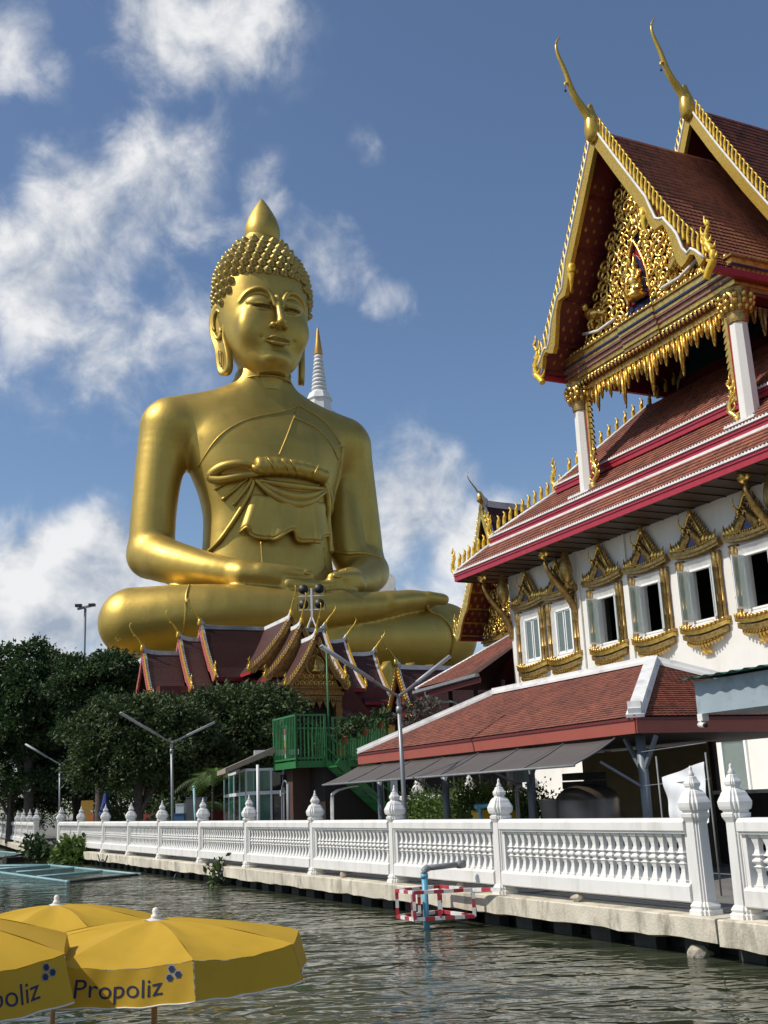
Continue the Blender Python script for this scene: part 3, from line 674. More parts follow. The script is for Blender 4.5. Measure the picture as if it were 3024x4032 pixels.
def balustrade(pts, fwd, nrm, label, per, first=True, last=True, cap=9999):
    root = thing('balustrade', label, 'balustrade', pts[0], math.atan2(fwd.y, fwd.x))
    inv = root.rotation_euler.to_matrix().inverted(); nb = 0
    loc = [inv @ (p-pts[0]) for p in pts]
    for i, p in enumerate(loc):
        if (i == 0 and not first) or (i == len(loc)-1 and not last): continue
        q = place('post', POST, root, p+Vector((0, 0, RNG.uniform(-.006, .004))), (RNG.uniform(-.006, .006), RNG.uniform(-.006, .006), 0)); place('finial', FIN, q)
    for a, b in zip(loc[:-1], loc[1:]):
        d = (b-a); L_ = d.length; e = d/L_; ang = math.atan2(e.y, e.x)
        M4 = Matrix.Translation(a) @ Matrix.Rotation(ang, 4, 'Z')
        x0, x1 = .13, L_-.13
        m = MB()
        sec = [(-.12, 1.12), (-.15, 1.14), (-.15, 1.255), (-.10, 1.31), (.10, 1.31), (.15, 1.255), (.15, 1.14), (.12, 1.12), (.12, 1.10), (.09, 1.09), (-.09, 1.09), (-.12, 1.10)]
        m.prism(sec, lambda u, v, dd: M4 @ Vector((dd, u, v)), x0, x1); m.build('top_rail', 'fence_white', root)
        m = MB(); sec = [(-.13, .15), (-.15, .17), (-.15, .37), (-.11, .41), (.11, .41), (.15, .37), (.15, .17), (.13, .15)]
        m.prism(sec, lambda u, v, dd: M4 @ Vector((dd, u, v)), x0, x1); m.build('bottom_rail', 'fence_white', root)
        for x in (x0+.03, x1-.03): MB().b2((x-.045, -.07, .41), (x+.045, .07, 1.09), M4).build('end_stile', 'fence_white', root)
        k = max(3, int(round((L_-.4)/per)))
        for j in range(k):
            if nb >= 300: break
            nb += 1
            place('baluster', BAL, root, M4 @ Vector((x0+.12+(x1-x0-.24)*(j+.5)/k, RNG.uniform(-.004, .004), .41)), (0, 0, ang))
    return root
tl = [12.65, 17.9, 22.2, 26.66, 31.6, 36.1, 41.05, 45.65, 50.2]
def fence_t(x): d = ray(x, 3230); P = EYE+d*(CF/Vector((d.x, d.y, 0)).dot(F2)); return P.dot(F1)
tl += [fence_t(320), fence_t(239)]
balustrade([Q(t, CF, 0) for t in tl], F1, F2, 'long white concrete balustrade of pointed posts along the quay, beside the tiled shed', .215)
balustrade([Q(t, CF, 0) for t in (11.85, 7.2, 2.6)], -F1, F2, 'white concrete balustrade starting across a narrow gap from the long one', .215)
nb = 12; balustrade([PB0+B1*(1.5+4.3*i) for i in range(nb)], B1, B2, 'far white balustrade beyond the inlet, half shaded by the trees', .26)
balustrade([Q(tl[-1]+.9, CF+.15, 0), Q(tl[-1]+4.4, CF+.9, 0)], F1, F2, 'short white balustrade in deep shade joining the corner of the inlet', .26)
# rubble blocks under the rail
mat('rubble', (.42, .38, .30), .9, var=.3, vscale=8, bump=.8, bscale=14)
def lump(r, seed, sq=(1, .8, .6)):
    rg = np.random.default_rng(seed); bm = bmesh.new(); bmesh.ops.create_icosphere(bm, subdivisions=2, radius=r)
    for v in bm.verts:
        f = 1+.25*math.sin(v.co.x*9/r*.3+seed)+rg.uniform(-.12, .12); v.co = Vector((v.co.x*sq[0], v.co.y*sq[1], v.co.z*sq[2]))*f
    me = bpy.data.meshes.new('lump'); bm.to_mesh(me); bm.free(); return me
for i, (t, c) in enumerate(((15.6, CF-.1), (19.6, CF+.05), (24.9, CF-.05), (33.7, CF-.12))):
    me = lump(.11, i); me.materials.append(M_['rubble']); o = place('rubble_block', me, None, Q(t, c, .06))
    tag(o, ('pale broken concrete lump under the rail near the white sheet', 'broken concrete lump beneath the rail by the pump pipe', 'small rubble lump under the rail left of the pump pipe', 'dark rubble lump under the rail in front of the brown wall')[i], 'rubble')
me = lump(.17, 9, (1.2, .9, .7)); me.materials.append(M_['rubble'])
tag(place('floating_lump', me, None, pz(2762, 3765, WATER)+Vector((0, 0, .03))), 'pale lump floating on the water under the quay edge', 'debris')

# ---------------------------------------------------------------- pump pipe and its red and white guard frame
mat('pvc_blue', (.10, .36, .52), .45, var=.12, vscale=6, dirt=(.2, .25, .22), dscale=5); mat('pvc_grey', (.20, .21, .22), .5, var=.15, vscale=6)
mat('paint_red', (.42, .03, .045), .55, var=.1, vscale=8, dirt=(.3, .2, .18), dscale=6); mat('paint_white', (.72, .71, .68), .55, var=.05, vscale=8, dirt=(.4, .36, .3), dscale=6)
zt, zb = .095, -.36
cA, cB, cD, cC2 = Q(18.48, 9.75, zt), Q(18.12, 10.78, zt), Q(19.22, 9.78, zt), Q(19.35, 10.78, zt)
gf = thing('guard_frame', 'red and white striped steel guard frame standing in the canal round the pipe', 'frame', Vector((cA.x, cA.y, WATER)))
def striped(a, b, n, ph=0):
    for i in range(n):
        m = MB().bar(a+(b-a)*(i/n), a+(b-a)*((i+1)/n), .06, .062); m.build('red_band' if (i+ph) % 2 == 0 else 'white_band', 'paint_red' if (i+ph) % 2 == 0 else 'paint_white', gf)
O0 = Vector((cA.x, cA.y, WATER)); rel = lambda p: p-O0
ext = Q(17.5, 11.0, zt+.02)
up = Vector((0, 0, zt-zb))
for dz in (Vector((0, 0, 0)), -up):
    striped(rel(cA+dz), rel(cB+dz), 6, 0 if dz.z == 0 else 1); striped(rel(cD+dz), rel(cA+dz), 4); striped(rel(cD+dz), rel(cC2+dz), 6, 1); striped(rel(cC2+dz), rel(cB+dz), 3)
striped(rel(cB), rel(ext), 3, 1)
for f, g in ((cA, 0), (cB, 1), (cD, 0), (cC2, 1), (cA.lerp(cB, .42), 0), (cD.lerp(cA, .9), 1), (cD.lerp(cC2, .5), 1)): striped(rel(f), rel(f-up), 3, g)
pb = Q(18.55, 10.02, 0); pt = Q(18.55, 10.02, .50); pe = Q(18.66, 10.92, .515)
pp = thing('pump_pipe', 'blue and grey plastic pipe rising from the canal with an elbow towards the fence', 'pipe', Vector((pb.x, pb.y, WATER-.4)))
o0 = Vector((pb.x, pb.y, WATER-.4))
MB().tube([(0, 0, 0), (0, 0, pt.z-.15-o0.z)], .055, 12).build('riser', 'pvc_blue', pp)
MB().tube([(0, 0, pt.z-.17-o0.z), (0, 0, pt.z-.1-o0.z)], .07, 12).build('collar', 'pvc_blue', pp)
e = (pe-pt).normalized()
MB().tube(bez([(0, 0, pt.z-.1-o0.z), Vector((0, 0, pt.z-.03-o0.z))+e*.02, Vector((0, 0, pt.z-o0.z))+e*.09], 5), .066, 12).build('elbow', 'pvc_grey', pp)
MB().tube([pt+e*.09-o0, pe-o0], .052, 12).build('outlet_pipe', 'pvc_grey', pp)
MB().tube([pe-e*.16-o0, pe-e*.1-o0, pe+e*.02-o0], [.06, .075, .075], 12).build('valve', 'pvc_grey', pp)

# ---------------------------------------------------------------- floating pipe rafts
mat('pvc_pale', (.22, .40, .42), .5, var=.15, vscale=4, dirt=(.25, .33, .3), dscale=4, damt=.6); mat('pvc_dark', (.02, .022, .02), .5)
def raft(cor, bars, label):
    z = WATER+.03; P = [pz(x, y, z) for x, y in cor]; o = P[0].copy(); o.z = WATER
    r = thing('floating_pipe_raft', label, 'raft', o)
    for i in range(len(P)):
        a, b = P[i]-o, P[(i+1) % len(P)]-o
        MB().tube([a, b], .055, 8).build('float_pipe', 'pvc_pale' if i % 4 != 1 else 'pvc_dark', r)  # one side of each raft is near-black pipe
        MB().lathe([(.075, -.06), (.085, 0), (.075, .06)], tuple(a), 8).build('pipe_elbow', 'pvc_pale', r)
    for (x0, y0, x1, y1) in bars: MB().tube([pz(x0, y0, z)-o, pz(x1, y1, z)-o], .05, 8).build('cross_pipe', 'pvc_pale', r)
k4 = lambda x, y: (.5425*x, 2950+.5425*y)
raft([k4(-330, 850), k4(490, 963), k4(1010, 910), k4(360, 843)], [k4(120, 893)+k4(545, 862), k4(270, 927)+k4(742, 886), k4(-30, 872)+k4(362, 846)], 'pale blue plastic pipe raft floating by the leafy bush')
raft([k4(-400, 770), k4(-40, 800), k4(180, 760), k4(-100, 735)], [], 'distant pale blue pipe raft near the far balustrade')
mat('old_timber', (.03, .027, .022), .85, var=.3, vscale=3)
o0 = pz(*k4(30, 830), WATER); b_ = pz(*k4(400, 800), WATER)
tag(MB().bar((0, 0, .12), b_-o0+Vector((0, 0, .12)), .35, .3).build('mooring_timber', 'old_timber', None, o0), 'black timber baulk floating behind the pipe raft', 'timber')

# the near bank we stand on, and the land closing the canal far upstream
nb_ = [Q(-60, -4.5, -.012), Q(-60, -400, -.012), Q(420, -400, -.012), Q(420, -14, -.012), Q(30, -14, -.012), Q(4, -4.5, -.012)]
MB().add(nb_+[p-Vector((0, 0, 1.5)) for p in nb_], [tuple(range(6))]+[(i, (i+1) % 6, 6+(i+1) % 6, 6+i) for i in range(6)]).build('near_bank', 'yard_concrete')['kind'] = 'structure'
# ---------------------------------------------------------------- yellow parasols
def cloth_mat(name, col):
    m = mat(name, col, .75, var=.10, vscale=2.2, bump=.12, bscale=7, dirt=tuple(x*.7 for x in col), dscale=2.2, damt=.3)
    b = m.node_tree.nodes['Principled BSDF']; out = m.node_tree.nodes['Material Output']
    tr = m.node_tree.nodes.new('ShaderNodeBsdfTranslucent'); tr.inputs[0].default_value = tuple(x*.9 for x in col)+(1,)
    mx = m.node_tree.nodes.new('ShaderNodeMixShader'); mx.inputs[0].default_value = .22
    m.node_tree.links.new(b.outputs[0], mx.inputs[1]); m.node_tree.links.new(tr.outputs[0], mx.inputs[2]); m.node_tree.links.new(mx.outputs[0], out.inputs[0])
cloth_mat('parasol_yellow', (.64, .39, .022))
mat('parasol_white', (.75, .72, .66), .6, var=.05); mat('print_navy', (.012, .018, .06), .7); mat('print_dot', (.008, .016, .06), .7); mat('print_rim', (.25, .27, .3), .7)
mat('pole_wood', (.42, .24, .10), .55, var=.2, vscale=9)
def text_mesh(txt, size):
    cu = bpy.data.curves.new('txt', 'FONT'); cu.body = txt; cu.size = size; cu.align_x = 'LEFT'; cu.resolution_u = 4
    o = bpy.data.objects.new('txt', cu); COL.objects.link(o)
    me = bpy.data.meshes.new_from_object(o.evaluated_get(bpy.context.evaluated_depsgraph_get())); bpy.data.objects.remove(o); bpy.data.curves.remove(cu); return me
def parasol(c, Rr, rot, label, logo=(), dome=.24, val=.26, tilt=(0, 0)):
    root = thing('parasol', label, 'parasol', (c.x, c.y, WATER-.3), 0, None); H = c.z-(WATER-.3)
    T = Matrix.Translation((0, 0, H)) @ Matrix.Rotation(tilt[0], 4, 'X') @ Matrix.Rotation(tilt[1], 4, 'Y')
    n = 8; A = [rot+2*math.pi*i/n for i in range(n)]
    def P(u, v, i):           # u along the panel, v from hub to rim
        a, b = A[i], A[(i+1) % n]
        if i == n-1: b += 2*math.pi if b < a else 0
        p, q = Vector((math.cos(a), math.sin(a), 0)), Vector((math.cos(b), math.sin(b), 0))
        d = p.lerp(q, u); rr = .06+(Rr-.06)*v; sag = math.sin(math.pi*u)*v*(1-v*.3)
        z = -dome*(v**1.75)*.92-dome*.08*v-.05*sag+.012*math.sin(u*9+i*2)*v*(1-v)+.004*math.sin(u*23+v*9+i)*v
        return d*rr*(1-.012*sag)+Vector((0, 0, z))
    for i in range(n):
        m = MB().grid(lambda u, v: T @ P(u, v, i), 10, 14); can = m.build('canopy_panel', 'parasol_yellow', root, fix=False)
        ph = RNG.uniform(0, 6)
        def V(u, v):
            p = P(u, 1, i); d = Vector((p.x, p.y, 0)).normalized(); fl = math.sin(math.pi*u)
            wob = .012*math.sin(u*11+ph)*v+.02*v*math.sin(u*4+ph*2)+.002*math.sin(u*27+ph+3*v); edge = .014*(1-fl)*v
            return p+d*(wob+.05*v+edge)+Vector((0, 0, -val*v*(1-.05*fl)-.003))
        va = MB().grid(lambda u, v: T @ V(u*.985+.0075, v), 64, 12).build('valance', 'parasol_yellow', root, fix=False)
        MB().tube([T @ (V(u*.985/16+.0075, 1)) for u in range(17)], .006, 5).build('hem', 'parasol_white', va)
        MB().tube([T @ (P(0, v/10, i)+Vector((0, 0, -.02))) for v in range(11)], .008, 5).build('rib', 'parasol_white', root)
        if i in logo:
            def Vn(u, v): p = V(u, v); q = Vector((p.x, p.y, 0)).normalized(); return T @ (p+q*.0025)
            W_ = (A[1]-A[0]); plen = 2*Rr*math.sin(W_/2)
            me = text_mesh('Propoliz', .2); xs = [v.co.x for v in me.vertices]; wd = max(xs)-min(xs); sc = plen*.64/wd
            # split long edges so that the print follows the cloth
            bm = bmesh.new(); bm.from_mesh(me); bmesh.ops.triangulate(bm, faces=bm.faces); bmesh.ops.subdivide_edges(bm, edges=[e for e in bm.edges if e.calc_length() > .05], cuts=2); bm.to_mesh(me); bm.free()
            for v in me.vertices:
                x, y = (v.co.x-min(xs))*sc, v.co.y*sc
                v.co = Vn(.13+x/plen, .74-y/val*.96)
            me.materials.clear(); me.materials.append(M_['print_navy']); place('lettering', me, va)
            hexm, rim = MB(), MB(); s = .030
            for (hx, hy) in ((0, 0), (1.75, .6), (.45, 1.75)):
                u0, v0 = .13+.66+.03+hx*s/plen, .33-hy*s/val
                for m_, k, e in ((rim, 1.0, .0), (hexm, .76, .003)):
                    ring = [Vn(u0+k*s*.9*math.cos(R(60*j))/plen, v0-k*s*.9*math.sin(R(60*j))/val) for j in range(6)]
                    nrm = Vector((ring[0].x, ring[0].y, 0)).normalized()*e
                    m_.add([p+nrm for p in ring], [tuple(range(6))])
            rim.build('hexagon_rim', 'print_rim', va); hexm.build('hexagon_mark', 'print_dot', va)
    cap = MB().grid(lambda u, v: T @ (P(u, .02+.16*v, 0)+Vector((0, 0, .02))) if False else T @ Vector((math.cos(2*math.pi*u)*(.02+.06*v), math.sin(2*math.pi*u)*(.02+.06*v), -.0+.02-.03*v+.015*v*math.sin(6.28*u*2))), 20, 3).build('vent_cap', 'parasol_white', root, fix=False)
    MB().lathe([(.035, .015), (.03, .035), (.02, .04), (.025, .06), (.02, .08), (.004, .088)], (0, 0, 0), 12, mx=T).build('top_knob', 'parasol_white', root)
    MB().tube([(0, 0, 0), tuple(T @ Vector((0, 0, .03)))], .022, 10).build('pole', 'pole_wood', root)
    return root
U1 = px(612, 3622, 8.5)
parasol(U1, 1.11, R(-110.5), 'yellow parasol in front with the full printed word on its sunlit valance', (0, ), .16, .235)
parasol(px(222, 3563, 10.6), 1.02, R(-100), 'yellow parasol behind the other two, its valance hidden', (), .19, .25)
U3 = px(-455, 3560, 7.2); U3.z = 1.2
parasol(U3, 1.2, R(-52), 'yellow parasol leaning in from the side with a cropped printed word', (0, ), .23, .27, (R(1), R(2)))
# pontoon under the parasols, with a black box added for the shade
mat('deck_timber', (.10, .075, .05), .8, var=.25, vscale=3); mat('stall_black', (.010, .010, .012), .6)
dk = thing('floating_stall', 'low timber pontoon with a black counter added for the shade under the yellow parasols', 'pontoon', (-2.2, 7.6, WATER))
for i in range(14): MB().box((-1.9+.29*i, 0, .14), (.27, 3.6, .05)).build('deck_plank', 'deck_timber', dk)
MB().box((0, 0, 0), (4.1, 3.4, .2)).build('float', 'stall_black', dk)
MB().box((-.35, -1.0, .62), (1.0, .8, .9)).build('counter', 'stall_black', dk)  # black box added to stand for the dark shade beneath the parasols
# ---------------------------------------------------------------- kit of Thai temple pieces
def tile_mat(name, col, col2, dark):
    m = bpy.data.materials.new(name); m.use_nodes = True; nt = m.node_tree; b = nt.nodes['Principled BSDF']; L = nt.links
    g = nt.nodes.new('ShaderNodeNewGeometry'); oi = nt.nodes.new('ShaderNodeObjectInfo')
    ad = nt.nodes.new('ShaderNodeMath'); ad.operation = 'ADD'; L.new(g.outputs['Random Per Island'], ad.inputs[0]); L.new(oi.outputs['Random'], ad.inputs[1])
    fr = nt.nodes.new('ShaderNodeMath'); fr.operation = 'FRACT'; L.new(ad.outputs[0], fr.inputs[0])
    rp = nt.nodes.new('ShaderNodeValToRGB'); L.new(fr.outputs[0], rp.inputs[0]); e = rp.color_ramp.elements
    e[0].color = tuple(dark)+(1,); e[1].color = tuple(col2)+(1,); k = e.new(.35); k.color = tuple(col)+(1,)
    tc = nt.nodes.new('ShaderNodeTexCoord'); nz = nt.nodes.new('ShaderNodeTexNoise'); nz.inputs['Scale'].default_value = .9; nz.inputs['Detail'].default_value = 6; L.new(tc.outputs['Object'], nz.inputs['Vector'])
    mx = nt.nodes.new('ShaderNodeMix'); mx.data_type = 'RGBA'; mx.blend_type = 'MULTIPLY'; mx.inputs['Factor'].default_value = .45; L.new(rp.outputs[0], mx.inputs['A'])
    r2 = nt.nodes.new('ShaderNodeValToRGB'); r2.color_ramp.elements[0].position = .35; r2.color_ramp.elements[0].color = (.35, .33, .31, 1); r2.color_ramp.elements[1].position = .6; L.new(nz.outputs['Fac'], r2.inputs[0]); L.new(r2.outputs[0], mx.inputs['B'])
    L.new(mx.outputs['Result'], b.inputs['Base Color']); b.inputs['Roughness'].default_value = .62; MATS[name] = m
tile_mat('tile_orange', (.225, .058, .027), (.29, .08, .036), (.12, .034, .018))
tile_mat('tile_red', (.20, .052, .028), (.26, .075, .04), (.12, .032, .02))
tile_mat('tile_maroon', (.10, .026, .022), (.14, .036, .03), (.055, .016, .014))
mat('gold_leaf', (.80, .52, .13), .30, .9, var=.2, vscale=6, dirt=(.12, .07, .03), dscale=5, damt=.7)
mat('gold_dull', (.42, .27, .09), .42, .8, var=.3, vscale=7, dirt=(.07, .05, .04), dscale=6, damt=.85)
mat('gold_yellow', (.78, .50, .045), .35, .25, var=.12, vscale=4, dirt=(.16, .10, .03), dscale=5, damt=.75)
mat('gold_flame', (.72, .42, .03), .4, .3, var=.1, vscale=6)
mat('gold_mosaic', (.55, .36, .06), .35, .5, var=.3, vscale=30, dirt=(.05, .04, .02), dscale=24, damt=.95)
mat('fin_back', (.10, .035, .06), .6); mat('maroon_wood', (.13, .018, .018), .5, var=.15, vscale=3); mat('crimson', (.36, .018, .035), .42, var=.1, vscale=3, dirt=(.2, .05, .05), dscale=3, damt=.4)
mat('fascia_red', (.32, .075, .05), .55, var=.1, vscale=2, dirt=(.2, .06, .05), dscale=2, damt=.5)
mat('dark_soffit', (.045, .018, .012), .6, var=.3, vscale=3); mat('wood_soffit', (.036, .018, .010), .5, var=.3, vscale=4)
mat('plaster_white', (.73, .71, .665), .65, var=.03, vscale=1.5, dirt=(.6, .57, .5), dscale=1.0, damt=.5, streak=.2)
mat('ridge_white', (.74, .735, .715), .65, var=.05, vscale=2, dirt=(.28, .28, .27), dscale=2.2, damt=.6)
mat('ridge_grey', (.50, .50, .49), .7, var=.1, vscale=2, dirt=(.08, .08, .08), dscale=2.0, damt=.9)
mat('mirror_blue', (.03, .035, .10), .2, .2, var=.4, vscale=20); mat('mirror_red', (.25, .01, .02), .25, .2, var=.4, vscale=20); mat('purple_trim', (.24, .10, .13), .5, var=.2, vscale=9)
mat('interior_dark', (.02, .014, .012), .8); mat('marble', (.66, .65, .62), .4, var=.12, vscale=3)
TILES = {}
def tile_mesh(w, l, th):                       # overlapping scale tile, pointed lower end; u along the eave, v up the slope
    k = (round(w, 3), round(l, 3)); 
    if k in TILES: return TILES[k]
    hw = w*.49; top = l*1.25; P = [(-hw, top), (-hw, l*.18), (-hw*.55, -.0), (0, -l*.10), (hw*.55, 0), (hw, l*.18), (hw, top)]
    m = MB(); n = len(P); lift = th*1.6
    vs = [(x, y, (th*.2+lift*(1-y/top))) for x, y in P]+[(x, y, (-th*.8+lift*(1-y/top))) for x, y in P]
    m.add(vs, [tuple(range(n-1, -1, -1))]+[(i, i+1, n+i+1, n+i) for i in range(1, n-2)]); me = m.fix(m.mesh('roof_tile'))
    V = np.array([v.co[:] for v in me.vertices]); F = [tuple(p.vertices) for p in me.polygons]
    TILES[k] = (me, V, F); return TILES[k]
def lay_tiles(parent, mats, mname, w, l, ind=0, th=.02):
    """mats: 4x4 matrices (local to parent) of every tile; the `ind` nearest ones become pieces of their own"""
    me, V, F = tile_mesh(w, l, th)
    mw = parent.matrix_world if parent.parent is None else parent.parent.matrix_world
    bpy.context.view_layer.update(); mw = parent.matrix_world
    pos = np.array([tuple(mw @ m.translation) for m in mats]); d = np.linalg.norm(pos-np.array(EYE), axis=1)
    # in front of the lens?
    k = ((pos-np.array(EYE)) @ np.array(CFW)); u = ((pos-np.array(EYE)) @ np.array(CRX))/k*4304.6+1512; vv = 2016-((pos-np.array(EYE)) @ np.array(CUP))/k*4304.6
    d = d+1000*((u < -20) | (u > 3050) | (vv < 0) | (vv > 4032))
    order = np.argsort(d); near = set(order[:ind].tolist())
    if ind:
        m1 = me.copy(); m1.materials.append(M_[mname])
        for i in near:
            o = place('roof_tile', m1, parent); o.matrix_local = mats[i]
    rest = [m for i, m in enumerate(mats) if i not in near]
    if not rest: return
    A = np.array([np.array(m) for m in rest]); VV = np.einsum('nij,kj->nki', A[:, :3, :3], V)+A[:, None, :3, 3]
    nv = len(V); lst = []; tot = []; st = []
    allv = VV.reshape(-1, 3)
    g = bpy.data.meshes.new('roof_tiles'); loops = np.concatenate([np.array(f) for f in F]); lt = np.array([len(f) for f in F])
    n = len(rest); Lall = (loops[None, :]+(np.arange(n)*nv)[:, None]).ravel(); LT = np.tile(lt, n); LS = np.concatenate([[0], np.cumsum(LT)[:-1]])
    g.vertices.add(len(allv)); g.vertices.foreach_set('co', allv.astype(np.float32).ravel())
    g.loops.add(len(Lall)); g.loops.foreach_set('vertex_index', Lall.astype(np.int32))
    g.polygons.add(len(LT)); g.polygons.foreach_set('loop_start', LS.astype(np.int32)); g.polygons.foreach_set('loop_total', LT.astype(np.int32)); g.update(calc_edges=True)
    g.materials.append(M_[mname]); o = place('roof_tiles', g, parent); o['kind'] = 'stuff'
def tiles_on(prof, fn, w, l, y0, y1, keep=None):
    """rows of tiles on a roof side. prof: list of (a, z) from the eave up; fn(a, y, z) -> point; along y"""
    P = [Vector((a, z, 0)) for a, z in prof]; cum = [0]
    for p, q in zip(P[:-1], P[1:]): cum.append(cum[-1]+(q-p).length)
    out = []; nr = int(cum[-1]/l); nc = max(1, int(abs(y1-y0)/w)); w_ = (y1-y0)/nc
    for r in range(nr):
        s = (r+.1)*cum[-1]/nr; i = max(j for j in range(len(P)-1) if cum[j] <= s+1e-9); t = (s-cum[i])/(cum[i+1]-cum[i])
        p = P[i].lerp(P[i+1], t); e = (P[i+1]-P[i]).normalized()
        for c in range(nc):
            y = y0+w_*(c+.5+(.5 if r % 2 else 0)-.25)
            a = fn(p.x, y, p.y); b = fn(p.x+e.x*.1, y, p.y+e.y*.1); d = fn(p.x, y+.1*(1 if w_ > 0 else -1), p.y)
            if keep and not keep(a): continue
            V_ = (b-a).normalized(); U_ = (d-a).normalized(); N_ = U_.cross(V_)
            if N_.z < 0: U_ = -U_; N_ = U_.cross(V_)
            m = Matrix((U_, V_, N_)).transposed().to_4x4(); m.translation = a+N_*.015
            out.append(m)
    return out
def flame_poly(h, w):                            # hang-hong: a flame / naga-head crest, seen flat; base at (0, 0)
    return [(-.18*w, 0), (.22*w, 0), (.34*w, .14*h), (.26*w, .26*h), (.42*w, .34*h), (.20*w, .42*h), (.34*w, .52*h), (.08*w, .56*h), (.2*w, .66*h), (-.04*w, .70*h), (.04*w, .80*h), (-.14*w, .84*h), (-.2*w, 1.0*h), (-.42*w, .92*h), (-.36*w, .78*h), (-.44*w, .60*h), (-.40*w, .40*h), (-.5*w, .24*h), (-.34*w, .12*h)]
def flame(parent, pos, ax, h, w, th=.08, m='gold_yellow', name='flame_finial', up=Vector((0, 0, 1))):
    """hang-hong: a curling naga crest, its fronds fanned along the back"""
    ax = Vector(ax).normalized(); p = Vector(pos); n = ax.cross(up); q = lambda u, v, d=0: p+ax*(u*w)+up*(v*h)+n*d
    P = bez([q(.25, -.05), q(.05, .08), q(-.22, .22), q(-.20, .42), q(-.02, .58), q(-.02, .76), q(-.22, .92), q(-.12, 1.02)], 4); k = len(P)
    mb = MB().tube(P, [h*.085*math.sin(math.pi*(.22+.72*i/(k-1)))**.8*(1-.55*i/(k-1))+.006 for i in range(k)], 7)
    for i in range(6):
        b = P[4+4*i]; l_ = (.34-.035*i)
        mb.tube(bez([b, b+ax*(w*l_*.7)+up*(h*.02), b+ax*(w*l_*1.15)+up*(h*.10), b+ax*(w*l_*1.05)+up*(h*.20)], 3), [h*.045*(1-.09*j)+.004 for j in range(10)], 6)
        if i < 4: mb.tube([b, b-ax*(w*.20)+up*(h*.03), b-ax*(w*.26)+up*(h*.12)], [h*.035, h*.03, .004], 5)
    return mb.build(name, m, parent)
def chofa(parent, pos, f, h, m='gold_mosaic', bell=True, lean=.55):
    """tall curved bird-head finial on a gable apex; f = outward direction"""
    f = Vector(f).normalized(); Z = Vector((0, 0, 1)); p = Vector(pos)
    P = bez([p+f*(-.02*h), p+f*(.06*h)+Z*(.16*h), p+f*(.20*h)+Z*(.36*h), p+f*(.36*h*lean*1.4)+Z*(.60*h), p+f*(.46*h*lean*1.4)+Z*(.80*h), p+f*(.46*h*lean*1.4)+Z*(.92*h), p+f*(.40*h*lean*1.4)+Z*h], 6)
    n = len(P); r = [h*(.048*(1-(i/(n-1)))**1.6+.009) for i in range(n)]; r[0] *= .7; r[1] *= .95
    o = MB().tube(P, r, 8).build('chofa', m, parent)
    b = P[int(n*.42)]
    MB().tube([b, b+f*.05*h-Z*.02*h, b+f*.055*h-Z*.07*h], [h*.02, h*.016, h*.003], 6).build('beak', 'gold_yellow', o)
    if bell:
        q = b+f*.055*h-Z*.1*h
        MB().lathe([(.01, .05), (.035, .03), (.04, -.03), (.055, -.06), (.01, -.06)], tuple(q), 8).build('bell', 'interior_dark', o)
    return o
def fin_mesh(h, w, th):                           # one bai-raka tooth: blade curving up to a point
    m = MB(); pts = bez([(0, 0, 0), (.02*h, 0, .45*h), (.10*h, 0, .8*h), (-.06*h, 0, 1.05*h)], 3)
    m.tube(pts, [w*.5, w*.5, w*.52, w*.52, w*.5, w*.46, w*.4, w*.3, w*.2, w*.03], 6, flat=th/w)
    return m.fix(m.mesh('gable_fin'))
def fins(parent, line, h, w, step, m='gold_yellow', up=Vector((0, 0, 1)), back=True, n=None):
    """teeth standing along a rake or hip line"""
    me = fin_mesh(h, w, w*.8); me.materials.append(M_[m]); cum = [0]
    for p, q in zip(line[:-1], line[1:]): cum.append(cum[-1]+(q-p).length)
    k = int(cum[-1]/step)
    for i in range(k):
        s = (i+.6)*cum[-1]/k; j = max(a for a in range(len(line)-1) if cum[a] <= s); p = line[j].lerp(line[j+1], (s-cum[j])/(cum[j+1]-cum[j]))
        e = (line[j+1]-line[j]).normalized(); z = up.normalized(); y = z.cross(e).normalized(); x = y.cross(z)
        o = place('gable_fin', me, parent); mm = Matrix((x, y, z)).transposed().to_4x4(); mm.translation = p; o.matrix_local = mm
def zigzag(parent, a, b, up, step, h, m, th=.03, name='eave_trim'):   # serrated strip along an eave
    a, b, up = Vector(a), Vector(b), Vector(up); L_ = (b-a).length; k = max(2, int(L_/step)); e = (b-a)/k; n = e.cross(up).normalized()*th
    vs = []; fs = []
    for i in range(k):
        o = len(vs); p = a+e*i
        for dd in (n*0, n): vs += [p+dd, p+e+dd, p+e+up*h*.45+dd, p+e*.5+up*h+dd, p+up*h*.45+dd]
        fs += [(o, o+1, o+2, o+3, o+4), (o+9, o+8, o+7, o+6, o+5), (o, o+5, o+6, o+1), (o+4, o+3, o+8, o+9), (o+3, o+2, o+7, o+8)]
    bm = MB().add(vs, fs); me = bm.mesh(name); b2 = bmesh.new(); b2.from_mesh(me); bmesh.ops.remove_doubles(b2, verts=b2.verts, dist=.001); bmesh.ops.recalc_face_normals(b2, faces=b2.faces); b2.to_mesh(me); b2.free()
    me.materials.append(M_[m]); return place(name, me, parent)
def spiral_mesh(name='carved_scroll', th=.088, turns=1.35):
    P = []; rr = []
    for i in range(26):
        t = i/25; a = turns*2*math.pi*t; r = .32*(1-t)+.04
        P.append((r*math.cos(a)-.05, -.08-.12*math.sin(math.pi*t), r*math.sin(a))); rr.append(th*(1.1-.5*t))
    m = MB().tube(P, rr, 6, up=(0, 1, 0))
    m.tube(bez([(.27, -.06, 0), (.30, -.12, -.22), (.12, -.08, -.48)], 4), [.06]*4+[.05, .04, .03, .02, .005], 6, up=(0, 1, 0))
    return m.fix(m.mesh(name))
